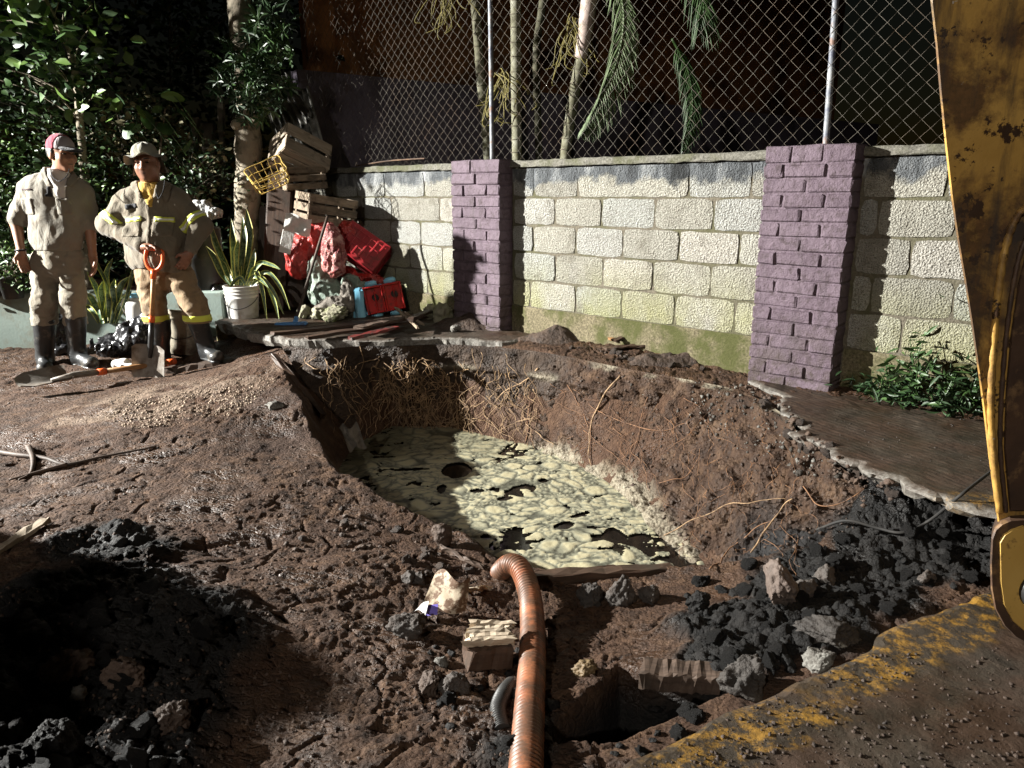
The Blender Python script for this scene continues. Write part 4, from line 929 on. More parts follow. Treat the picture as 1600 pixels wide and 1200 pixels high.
def quad(pl):
    pl = np.array(pl, float)
    def f():
        while True:
            x, y = RNG.uniform(pl[:, 0].min(), pl[:, 0].max()), RNG.uniform(pl[:, 1].min(), pl[:, 1].max())
            if inside(np.array([x]), np.array([y]), pl)[0]: return x, y
    return f
clods(110, quad([(1060, 925), (1180, 880), (1330, 830), (1540, 830), (1540, 900), (1400, 960), (1260, 1000), (1230, 1060), (1130, 1080), (1100, 990)]), .014, .042, 'black_clod', 'black wet clod in the dark rubble heap right of the pit', 'black clods right of the pit')
clods(46, quad([(540, 790), (640, 835), (700, 860), (770, 880), (760, 930), (600, 900), (430, 850)]), .010, .028, 'brown_clod', 'brown clod along the near edge of the pit', 'brown clods near the pit edge')
clods(80, quad([(0, 960), (120, 860), (170, 800), (260, 930), (380, 970), (330, 1040), (280, 1200), (0, 1200)]), .012, .045, 'black_clod', 'black clod in the dark heap at the lower left', 'black clods lower left')
clods(40, quad([(860, 1080), (1000, 1090), (1130, 1130), (1000, 1180), (700, 1190), (650, 1000), (740, 960), (800, 1000)]), .010, .030, 'black_clod', 'dark clod round the hollow beside the hose', 'dark clods beside the hose')
clods(60, quad([(1150, 596), (1215, 612), (1262, 665), (1320, 715), (1420, 765), (1400, 785), (1290, 735), (1225, 680), (1180, 630)]), .010, .035, 'brown_clod', 'brown clod on the broken edge of the grooved walk', 'clods along the walk edge')
clods(22, quad([(845, 520), (900, 535), (1000, 556), (1100, 575), (1150, 585), (1040, 580), (900, 552)]), .012, .04, 'brown_clod', 'brown clod of earth at the foot of the wall', 'clods at the wall foot')
# gravel and crumbs nobody could count
def crumbs(name, n, area, s0, s1, m, label):
    Vs, Fs, k = [], [], 0; ov = np.array([(1, 0, 0), (-1, 0, 0), (0, 1, 0), (0, -1, 0), (0, 0, 1), (0, 0, -1)], float); of = np.array([(0, 2, 4), (2, 1, 4), (1, 3, 4), (3, 0, 4), (2, 0, 5), (1, 2, 5), (3, 1, 5), (0, 3, 5)])
    for _ in range(n):
        try: p = hit(*area())
        except Exception: continue
        if noise(p[None], 3.0, 17)[0]+.5*noise(p[None], 9.0, 18)[0] < RNG.uniform(-.5, .35): continue
        s = s0+(s1-s0)*RNG.random()**2.5; V = ov*RNG.uniform(.6, 1.2, 3)*s+RNG.uniform(-.25, .25, (6, 3))*s
        V = V @ np.array(Euler(RNG.uniform(0, 6, 3)).to_matrix()).T; Vs.append(V+p); Fs.append(of+6*k); k += 1
    o = obj(name, (np.concatenate(Vs), np.concatenate(Fs)), m, None, False, 'world', label=label, cat='gravel', kind='stuff'); return o
crumbs('gravel', 450, quad([(1080, 595), (1170, 600), (1250, 640), (1300, 710), (1400, 760), (1250, 740), (1150, 700), (1050, 640), (960, 600)]), .002, .018, M['pale_stone'], 'pale crumbs of broken concrete on the soil slope')
crumbs('soil_crumbs', 4200, quad([(0, 620), (400, 600), (480, 720), (560, 790), (780, 890), (800, 1200), (0, 1200)]), .002, .010, M['brown_clod'], 'loose brown soil crumbs on the mud')
crumbs('soil_crumbs', 1300, quad([(830, 560), (1150, 600), (1380, 760), (1330, 830), (1120, 890), (1000, 780), (900, 700), (830, 680)]), .003, .016, M['brown_clod'], 'loose brown crumbs on the cut slope')
crumbs('soil_crumbs', 1100, quad([(1000, 1200), (1160, 1110), (1560, 930), (1600, 1200)]), .0012, .008, M['brown_clod'], 'mud crumbs scattered over the yellow striped slab')
crumbs('soil_crumbs', 2600, quad([(160, 650), (210, 625), (330, 608), (440, 590), (400, 625), (350, 660), (200, 670)]), .003, .011, simple('pale_crumb', (.17, .125, .09), (.3, .23, .17), 12, .9, 0, rvar=0), 'pale dry crumbs spread on the mud below the workers')
crumbs('gravel', 350, quad([(1200, 610), (1530, 640), (1550, 760), (1400, 735), (1290, 680)]), .001, .006, M['stone'], 'grit scattered on the grooved walk')
# timber and planks
def beam(a, b, w, h, m, name, label, cat='plank', up=(0, 0, 1), seg=9, wob=.006, parent=None, group=None):
    a, b = np.array(a, float), np.array(b, float); d = b-a; L = np.linalg.norm(d); d = d/L; s = np.cross(d, up); s /= np.linalg.norm(s); u = np.cross(s, d)
    V, F = [], []; prof = [(-.5, -.42), (-.42, -.5), (.42, -.5), (.5, -.42), (.5, .42), (.42, .5), (-.42, .5), (-.5, .42)]
    for i in range(seg):
        t = i/(seg-1)*L
        for x, z in prof: V.append(a+d*(t+(RNG.uniform(-.02, .02) if i in (0, seg-1) else 0))+s*(x*w+RNG.uniform(-wob, wob))+u*(z*h+RNG.uniform(-wob, wob)))
    F = [(i*8+j, i*8+(j+1) % 8, (i+1)*8+(j+1) % 8, (i+1)*8+j) for i in range(seg-1) for j in range(8)]+[tuple(range(8))[::-1], tuple((seg-1)*8+j for j in range(8))]
    # local frame: x along the board, so that its grain runs lengthwise
    V = np.array(V); c = (a+b)/2; Rm = np.stack((d, s, u), 0); o = bpy.data.objects.new(name, to_mesh(name, (V-c) @ Rm.T, F, m)); COL.objects.link(o)
    po = ORG.get(parent, np.zeros(3)); o.matrix_basis = Matrix.Translation(Vector(c-po)) @ Matrix(Rm.T.tolist()).to_4x4()
    if parent is not None: o.parent = parent
    ORG[o] = c
    return meta(o, label, cat if not parent else None, group)
beam(atz(836, 906, -.15), atz(1050, 893, -.15), .07, .06, M['dark_wood'], 'timber', 'dark wet timber lying along the near edge of the pit water', 'timber')
beam(atz(1000, 1052, .0), atz(1124, 1060, .01), .085, .06, M['muddy_wood'], 'timber', 'muddy brown timber stub bridging the dark hole', 'timber', wob=.004, seg=18)
beam(atz(-40, 885, .09), atz(72, 812, .09), .035, .02, M['split_wood'], 'lath', 'pale wooden lath lying on wet mud at the left edge', 'lath')
ck = empty('wood_chunk', hit(765, 1040), 'broken dark wood chunk with a pale split top left of the hose', 'wood')
p = hit(768, 1035); beam(p+(-.075, -.01, .05), p+(.06, .01, .05), .12, .085, M['dark_wood'], 'wood_body', None, parent=ck, wob=.006)
for i in range(5): beam(p+(-.078+.004*i, -.045+.022*i, .104+RNG.uniform(-.006, .008)), p+(.058+RNG.uniform(-.01, .012), -.028+.022*i, .100), .021, .022, M['split_wood'], 'splinter', None, parent=ck, wob=.003)
beam(hit(690, 862)+(0, 0, .02), hit(752, 892)+(0, 0, .02), .014, .014, M['muddy_wood'], 'stick', 'thin stick lying in the mud by the near pit edge', 'stick'); beam(hit(728, 926)+(0, 0, .012), hit(766, 922)+(0, 0, .012), .014, .012, M['split_wood'], 'stick', 'short pale stick beside the hose bend', 'stick')
beam(atz(428, 556, .28), atz(505, 650, -.02), .035, .035, M['dark_wood'], 'timber', 'dark timber slanting down the shaded left side of the pit', 'timber')
for k, (a, b, w) in enumerate([((945, 548), (1020, 545), .09), ((952, 538), (1000, 532), .07), ((960, 545), (985, 538), .05)]):
    pa, pb = hit(*a)+(0, 0, .02+.02*k), hit(*b)+(0, 0, .035+.018*k); beam(pa, pb, w, .014, M['dark_wood' if k != 1 else 'handle_wood'], 'bark_slab', ['widest dark bark slab on the earth below the wall', 'ochre bark slab lying on the dark ones', 'small dark bark slab on top of the little heap'][k], 'bark')
# carton scrap
cs = empty('carton_scrap', hit(690, 955), 'crumpled muddy white carton with a purple print patch', 'carton')
pc = hit(692, 962)
def carton(u, v):
    x = (u-.5)*.17; z = .015+.11*v+.012*np.sin(u*7); y = .03*np.sin(u*5+1)+.05*v+.012*noise(np.stack((u*4, v*4, 0*u), -1), 1, 5)
    return np.stack((x*(1-.2*v)+.03*v, y+.03*v, z*.85+.018*np.sin(u*3)), -1)+pc
V, F = grid(14, 10, carton); obj('carton_panel', (V, F), M['rag'], cs)
obj('carton_flap', grid(8, 6, lambda u, v: np.stack((-.095+.05*u-.01*v, -.02-.03*v+.02*np.sin(u*4), .03+.05*u*(1-v)+.012*v), -1)+pc), M['white_cloth'], cs)
obj('purple_patch', grid(6, 6, lambda u, v: np.stack((-.07+.055*u, -.012-.03*v, .022+.025*(1-v)+.008*u), -1)+pc), M['purple'], cs)
# grey scrap in the pit corner, cable, root across the mud
p = atz(548, 690, -.12)
def scrapf(u, v): return np.stack((-.07+.11*u+.05*v, .02*np.sin(u*9)+.05*v, .09-.17*v+.02*np.sin(u*7+v*5)+.03*u), -1)+p
obj('cloth_scrap', grid(14, 16, scrapf), M['sack_grey'], None, True, label='grey rag hanging in the shaded left corner of the pit', cat='rag')
obj('cable', tube(spline([hit(1275, 832)+(0, 0, .012), hit(1320, 824)+(0, 0, .03), hit(1370, 836)+(0, 0, .03), hit(1410, 843)+(0, 0, .03), hit(1450, 828)+(0, 0, .04), hit(1500, 785)+(0, 0, .03), hit(1550, 742)+(0, 0, .02)], 50), .006, 8), M['cable'], None, True, label='black cable looping over the dark rubble to the walk', cat='cable')
mr = empty('root', hit(60, 720), 'dark muddy root with a forked end lying across the mud at the left', 'root')
for k, L in enumerate([[(-30, 703), (20, 712), (70, 718), (105, 728), (160, 716), (245, 700)], [(105, 728), (60, 740), (15, 752)], [(45, 700), (52, 720), (48, 742), (30, 752)]]):
    P = spline([hit(*q)+(0, 0, .008) for q in L], 24); obj('root_branch', tube(P, np.linspace(.016 if k != 1 else .012, .005, 24), 7), M['muddy_wood'], mr, True)
# ------------------------------------------------------------------ roots in the cut earth
def root(poly, r0, r1, mk, label, group='roots hanging from the pit wall', off=.016, n=30, wob=.012):
    P = spline([hit(*q, off) for q in poly], n); P = P+wob*np.stack([fbm(P*1.0+k*9, 9, 2, k) for k in range(3)], -1)
    o = obj('root', tube(P, np.linspace(r0, r1, n)*.58*(1+.35*noise(P, 26, 2)), 6), M[mk], None, True, label=label, cat='root', group=group); return o
root([(970, 588), (945, 612), (926, 650), (920, 690), (926, 745)], .012, .006, 'root', 'thick pale root hanging down to the scum from the cut slope', None)
root([(878, 590), (898, 622), (912, 650), (920, 680)], .007, .003, 'root_orange', 'orange root joining the thick pale root from the upper left', None)
root([(932, 640), (965, 655), (1000, 668), (1040, 672), (1100, 655)], .006, .003, 'root_orange', 'orange root running level to the right of the thick pale root', None)
root([(1012, 620), (1002, 655), (990, 700), (978, 735)], .006, .003, 'root_orange', 'orange root dropping through the middle of the slope', None)
root([(840, 576), (820, 595), (790, 610), (770, 635)], .011, .006, 'root', 'pale root stub arching left below the rim', None)
root([(700, 588), (702, 620), (706, 650), (716, 676)], .010, .005, 'root', 'pale root hanging straight over the far water', None)
root([(828, 630), (824, 665), (820, 700), (826, 720)], .007, .004, 'root_orange', 'orange root hanging at the corner of the pit', None)
root([(1015, 855), (1060, 825), (1110, 800), (1160, 782), (1230, 782)], .007, .003, 'root', 'long thin root arching across the lower slope', None, .05)
root([(1175, 862), (1195, 830), (1220, 795), (1240, 780)], .008, .004, 'root', 'bent pale root on the right of the lower slope', None, .05)
root([(1110, 890), (1140, 860), (1180, 825), (1205, 812)], .006, .003, 'root_orange', 'orange root rising from the lower right corner of the water', None, .04)
root([(1255, 760), (1290, 790), (1330, 775), (1352, 762)], .005, .003, 'root_orange', 'thin root near the top of the slope by the walk', None, .03)
root([(1030, 755), (1070, 745), (1090, 720), (1095, 712)], .005, .003, 'root_orange', 'thin orange root lying high on the slope', None)
def wander(px, py, dpx, dpy, n, j=9):
    P = [(px, py)]; 
    for k in range(n): px += dpx+RNG.uniform(-j, j); py += dpy+RNG.uniform(-j*.6, j*.6); P.append((px, py))
    return P
k = 0
while k < 18:
    x, y = RNG.uniform(470, 840), RNG.uniform(545, 580)
    try: root(wander(x, y, RNG.uniform(-4, 9), RNG.uniform(14, 22), 5), RNG.uniform(.003, .006), .0015, 'root', 'thin pale root dangling from the far pit wall', 'thin roots on the far pit wall', .03, 24, .02); k += 1
    except Exception: pass
k = 0
while k < 12:
    x, y = RNG.uniform(850, 1200), RNG.uniform(590, 700)
    try: root(wander(x, y, RNG.uniform(-22, 18), RNG.uniform(6, 20), 5, 12), RNG.uniform(.002, .0032), .001, 'root_orange', 'fine orange root lying on the soil slope', 'fine roots on the soil slope', .018, 22, .015); k += 1
    except Exception: pass
def tangle(name, n, area, r, mk, label, steps=(4, 10), sc=8):
    Vs, Fs, n0 = [], [], 0
    for _ in range(n):
        try: of = RNG.uniform(.012, .055); P = [hit(*q, of*(.4+.6*min(1, k_/3))) for k_, q in enumerate(wander(*area(), RNG.uniform(-6, 6), RNG.uniform(2, 11), int(RNG.integers(*steps)), sc))]
        except Exception: continue
        if max(np.linalg.norm(np.diff(P, axis=0), axis=1)) > .25: continue
        P = spline(P, 12); V, F = tube(P, np.linspace(r, r*.4, 12)*RNG.uniform(.6, 1.3), 4, False); Vs.append(V); Fs.append(np.array(F)+n0); n0 += len(V)
    return obj(name, (np.concatenate(Vs), np.concatenate(Fs)), M[mk], None, False, 'world', label=label, cat='roots', kind='stuff')
tangle('root_tangle', 210, quad([(590, 555), (680, 560), (720, 610), (740, 670), (650, 665), (600, 610)]), .0034, 'root', 'dense tangle of pale rootlets on the far pit wall')
tangle('root_tangle', 40, quad([(470, 550), (600, 560), (620, 640), (560, 640), (480, 590)]), .003, 'root', 'sparse brown rootlets in the shaded far corner of the pit')
tangle('root_tangle', 55, quad([(730, 570), (840, 580), (840, 680), (740, 670)]), .003, 'root', 'loose rootlets right of the dense tangle')
tangle('root_tangle', 90, quad([(860, 590), (1180, 640), (1290, 740), (1250, 840), (1120, 880), (1000, 760), (880, 690)]), .0014, 'root_orange', 'hair-fine rootlets all over the soil slope')
# ------------------------------------------------------------------ the two workers
YP = 5.65
def J(px, py, dy=0.0): return aty(px, py, YP+dy)
def hand(f, wrist, tip_dir, palm_n, thumb, curl, k=.012):
    """palm, four jointed fingers of different lengths and a thumb from the side of the palm"""
    t = np.array(tip_dir, float); t /= np.linalg.norm(t); n = np.array(palm_n, float); n -= t*(n @ t); n /= np.linalg.norm(n); s = np.cross(t, n)*thumb
    w = np.array(wrist, float); f.seg(w, w+t*.035, .025, .03, .02, None)
    for q in (-.026, -.008, .010, .028): f.seg(w+t*.02+s*q*.6, w+t*.088+s*q, .017, .0125, .012)
    for q, L in ((-.030, .058), (-.010, .072), (.010, .078), (.030, .070)):
        p = w+t*.088+s*q; a = 0.0; d = t
        for j, fr in enumerate((.45, .32, .23)):
            a += curl*(.8 if j == 0 else 1.0); d = t*math.cos(a)+n*math.sin(a); p2 = p+d*L*fr*1.1; f.seg(p, p2, .0098-.0008*j, .0092-.0010*j, .004); p = p2
    p = w+t*.028+s*.030; p2 = p+(s*.65+t*.7+n*.25)*.042; f.seg(p, p2, .014, .0115, .012); p3 = p2+(s*(.25-.5*curl)+t*.85+n*(.3+.5*curl))*.032; f.seg(p2, p3, .0112, .009, .004)
def head_frame(c, fwd, up=(0, 0, 1)):
    f = np.array(fwd, float); f /= np.linalg.norm(f); u = np.array(up, float); u -= f*(u @ f); u /= np.linalg.norm(u); l = np.cross(u, f)
    return lambda x, y, z: np.array(c)+f*x+l*y+u*z, Matrix(np.stack((f, l, u), 1).tolist()).to_euler(), (f, l, u)
def head(fl, H, rot):
    fl.ell(H(-.012, 0, .035), (.098, .077, .098), .02, rot); fl.ell(H(.028, 0, -.045), (.068, .060, .072), .03, rot); fl.ell(H(.072, 0, -.092), (.026, .028, .022), .025, rot)
    for sgn in (-1, 1):
        fl.ell(H(.058, sgn*.040, -.022), (.034, .028, .03), .02, rot); fl.ell(H(-.008, sgn*.078, -.004), (.026, .013, .034), .008, rot)
        fl.ell(H(.098, sgn*.032, .014), (.016, .018, .011), .012, rot, True)
    fl.seg(H(.080, -.04, .036), H(.080, .04, .036), .012, .012, .015); fl.seg(H(.092, 0, .022), H(.116, 0, -.020), .010, .015, .010)
    for sgn in (-1, 1): fl.ell(H(.100, sgn*.013, -.023), (.012, .010, .009), .006, rot)
    fl.seg(H(.090, -.018, -.050), H(.090, .018, -.050), .0085, .0085, .006); fl.seg(H(.087, -.015, -.066), H(.087, .015, -.066), .009, .009, .006)
def face_parts(root, H, rot, mouth_open, eyes=(-1, 1)):
    for sgn in eyes:
        V, F = ico(2); V = V*np.array((.008, .0125, .0062)) @ np.eye(3); A = np.array(rot.to_matrix()); obj('eye', (V @ A.T+H(.0905, sgn*.032, .013), F), M['eye'], root, True)
        P = spline([H(.094, sgn*.015, .036), H(.096, sgn*.032, .041), H(.084, sgn*.052, .036)], 8); obj('eyebrow', tube(P, [.003, .0045, .005, .005, .005, .0045, .0035, .002], 6), M['hair'], root, True)
    V, F = ico(2); V = V*np.array((.006, .022, .0085 if mouth_open else .003)); A = np.array(rot.to_matrix()); obj('mouth', (V @ A.T+H(.0965, 0, -.058), F), M['mouth'], root, True)
def boot(root, knee, ankle, toe, name='boot'):
    lo = np.minimum(np.minimum(knee, ankle), toe)-.13; hi = np.maximum(np.maximum(knee, ankle), toe)+.13; f = Field(lo, hi, .009)
    k, a, t = (np.array(v, float) for v in (knee, ankle, toe)); f.seg(k, a+(a-k)*-.0, .082, .062, .02); f.seg(a, a+(0, 0, -.045), .06, .055, .03); f.seg(a+(0, 0, -.05), t, .052, .045, .04); f.ell(t, (.05, .05, .036), .03)
    f.wrinkle(.004, 9, 2, 5, (1, 1, 1.6)); zt = max(k[2], a[2])-.0; zs = min(t[2], a[2])
    g = f.clip(lambda P: np.maximum(P[:, 2]-zt, (t[2]-.042)-P[:, 2])); o = obj(name, g.mesh(), M['rubber'], root, True)
    s = Field(lo, hi, .009); h = (a[0]-t[0])*.25, (a[1]-t[1])*.25; s.seg((a[0]+h[0], a[1]+h[1], t[2]-.03), (t[0], t[1], t[2]-.03), .050, .050, .01)
    obj('sole', s.clip(lambda P: np.maximum(P[:, 2]-(t[2]-.022), t[2]-.047-P[:, 2])).mesh(), M['rubber'], o, False); return o
# ---- worker in the red cap
def person_a():
    root = empty('person', (J(95, 570)[0], YP, .08), 'man in khaki work clothes with a dark red and grey cap looking to his side', 'person', 'workers standing by the pit')
    sL, sR, eL, eR, wL, wR = J(46, 297), J(124, 300, .02), J(25, 347, -.02), J(140, 352, .04), J(33, 393, -.10), J(145, 399, -.02)
    nk, hp, pel = J(92, 272), J(97, 243, -.03), J(92, 402)
    hL, hR, kL, kR, aL, aR = J(73, 404), J(111, 406), J(69, 468, -.04), J(114, 465, -.04), J(70, 556, .02), J(121, 549, .02)
    H, rot, (f_, l_, u_) = head_frame(hp+(0, 0, .005), (.86, -.50, -.10))
    lo = np.array((J(0, 300)[0]-.02, YP-.30, .05)); hi = np.array((J(160, 300)[0]+.03, YP+.26, J(97, 205)[2]+.04))
    b = Field(lo, hi, .0075); head(b, H, rot); b.seg(nk-(0, 0, .03), hp+(-.01, .01, -.05), .062, .055, .03)
    b.seg(J(84, 310), J(90, 372), .13, .12, .04, (1.15, .8, 1)); b.seg(nk-(0, 0, .02), sL, .055, .045, .04); b.seg(nk-(0, 0, .02), sR, .055, .045, .04); b.seg(J(90, 372), pel, .12, .13, .04, (1.15, .85, 1))
    for s, e, w in ((sL, eL, wL), (sR, eR, wR)): b.seg(s, e, .052, .042, .03); b.seg(e, w, .043, .027, .02)
    for h, k, a in ((hL, kL, aL), (hR, kR, aR)): b.seg(h, k, .078, .056, .03); b.seg(k, a, .056, .04, .03); b.seg(a, a+(0, -.03, -.04), .034, .028, .03)
    hand(b, wL, (.12, -.12, -1), (.7, -.5, 0), 1, .28); hand(b, wR, (.05, -.1, -1), (-.6, -.7, 0), -1, .35)
    obj('body', b.mesh(), M['skin'], root, True); face_parts(root, H, rot, False, (1, -1))
    # shirt with short rolled sleeves
    s = Field(lo, hi, .0085); s.seg(J(66, 300), J(74, 368), .125, .112, .06, (1, .82, 1)); s.seg(J(106, 302), J(106, 368), .118, .108, .06, (1, .82, 1)); s.seg(J(89, 378), J(91, 392), .135, .140, .05, (1.15, .82, 1)); s.seg(J(86, 305), J(90, 375), .138, .13, .06, (1.2, .84, 1)); s.seg(nk-(0, 0, .02), sL, .078, .068, .05); s.seg(nk-(0, 0, .02), sR, .078, .068, .05); s.seg(nk-(.0, 0, .03), nk+(0, .02, .03), .090, .072, .03)
    for a, e in ((sL, eL), (sR, eR)):
        q = a+(e-a)*.86; s.seg(a, q, .078, .072, .045); s.seg(a+(e-a)*.78, q, .074, .076, .01)
    s.wrinkle(.012, 7, 3, 11, (1.4, 1, .55)); s.wrinkle(.010, 13, 2, 12, (1, 1, .6), True)
    ztop = nk[2]+.035; zb = J(90, 390)[2]
    sh = s.clip(lambda P: np.maximum(zb-P[:, 2], P[:, 2]-ztop)); obj('shirt', sh.mesh(), M['khaki'], root, True)
    vx = J(95, 262)[0]
    def vee(P):   # open collar showing the t-shirt
        t = (J(92, 262)[2]-P[:, 2])/.27; w = .068*(1-t)+.012; return np.maximum(np.maximum(np.abs(P[:, 0]-vx-.012-.03*t)-w, P[:, 1]-YP+.02), np.maximum(t-.95, -t-.2))*.8
    obj('t_shirt', sh.grow(.0045).clip(vee).mesh(), M['tee_white'], root, True)
    obj('t_shirt_print', sh.grow(.008).clip(lambda P: np.maximum(np.maximum(np.abs(P[:, 0]-J(90, 300)[0])-(.014+.01*(P[:, 2] < J(90, 301)[2])), np.abs(P[:, 2]-J(90, 298)[2])-.046), P[:, 1]-YP)).mesh(), M['black_cloth'], root, True)
    obj('name_patch', sh.grow(.006).clip(lambda P: np.maximum(np.maximum(np.abs(P[:, 0]-J(56, 296)[0])-.048, np.abs(P[:, 2]-J(56, 296)[2])-.007), P[:, 1]-YP)).mesh(), M['tag_dark'], root)
    for px in (55, 112): obj('pocket', sh.grow(.007).clip(lambda P: np.maximum(np.maximum(np.abs(P[:, 0]-J(px, 320)[0])-.052, np.abs(P[:, 2]-J(px, 322)[2])-.062), P[:, 1]-YP)).mesh(), M['khaki'], root, True)
    # collar flaps, necklace, bracelet
    def lapel(P):
        t = (J(92, 262)[2]-P[:, 2])/.27; w = .068*(1-t)+.012; q = np.abs(P[:, 0]-vx-.012-.03*t); return np.maximum(np.maximum(np.maximum(q-w-.062*(1-t)-.004, w-q-.002), P[:, 1]-YP+.0), np.maximum(t-.52, -t-.3))*.8
    for sg in (-1, 1): obj('collar', sh.grow(.013).clip(lambda P: np.maximum(lapel(P), -sg*(P[:, 0]-vx-.012-.03*(J(92, 262)[2]-P[:, 2])/.27))).mesh(), M['khaki'], root, True)
    P = spline([J(78, 262, -.10), J(82, 276, -.165), J(93, 283, -.185), J(104, 275, -.165), J(108, 264, -.10)], 24); obj('necklace', tube(P, .0035, 5), M['black_cloth'], root)
    obj('bracelet', tube([wL+(.034*math.cos(a), .034*math.sin(a), .012) for a in np.linspace(0, 6.2, 16)], .007, 6), M['black_cloth'], root)
    # trousers tucked into boots
    t = Field(lo, hi, .0085); t.seg(J(90, 386), J(92, 412), .140, .142, .05, (1.15, .85, 1))
    for h, k, a in ((hL, kL, aL), (hR, kR, aR)): t.seg(h, k, .100, .086, .03); t.seg(k, k+(a-k)*.5, .090, .086, .03)
    t.wrinkle(.014, 8, 3, 21, (1, 1, 1.1)); t.wrinkle(.011, 12, 2, 22, (1, 1, 1.8), True)
    z1 = J(90, 385)[2]; z0 = J(90, 507)[2]; obj('trousers', t.clip(lambda P: np.maximum(P[:, 2]-z1, z0-P[:, 2])).mesh(), M['trouser_a'], root, True)
    obj('belt', t.grow(.004).clip(lambda P: np.abs(P[:, 2]-z1+.012)-.016).mesh(), M['khaki'], root, True)
    boot(root, J(69, 499, -.03), aL-(0, 0, .01), J(70, 574, -.13)); boot(root, J(117, 494, -.03), aR, J(143, 567, -.10))
    # cap: red back, grey front, black peak; hair below it
    c = Field(lo, hi, .0075); c.ell(H(-.010, 0, .050), (.108, .089, .098), .01, rot)
    up = lambda P: (P-H(0, 0, .045)) @ u_; fw = lambda P: (P-H(0, 0, .0)) @ f_
    obj('cap_crown', c.clip(lambda P: np.maximum(-up(P)-.004, fw(P)-.035)).mesh(), M['cap_red'], root, True); obj('cap_front', c.grow(-.001).clip(lambda P: np.maximum(-up(P)-.004, .035-fw(P))).mesh(), M['cap_grey'], root, True)
    k = Field(lo, hi, .006); k.ell(H(.118, 0, .046), (.075, .082, .012), .005, (rot.x, rot.y+.18, rot.z)); obj('cap_peak', k.mesh(), M['black_cloth'], root, True)
    hr = Field(lo, hi, .0075); hr.ell(H(-.016, 0, .030), (.109, .087, .108), .01, rot); obj('hair', hr.clip(lambda P: np.maximum(np.maximum(fw(P)-.018, -((P-H(0, 0, -.035)) @ u_)), up(P)-.0)).mesh(), M['hair'], root, True)
    return root
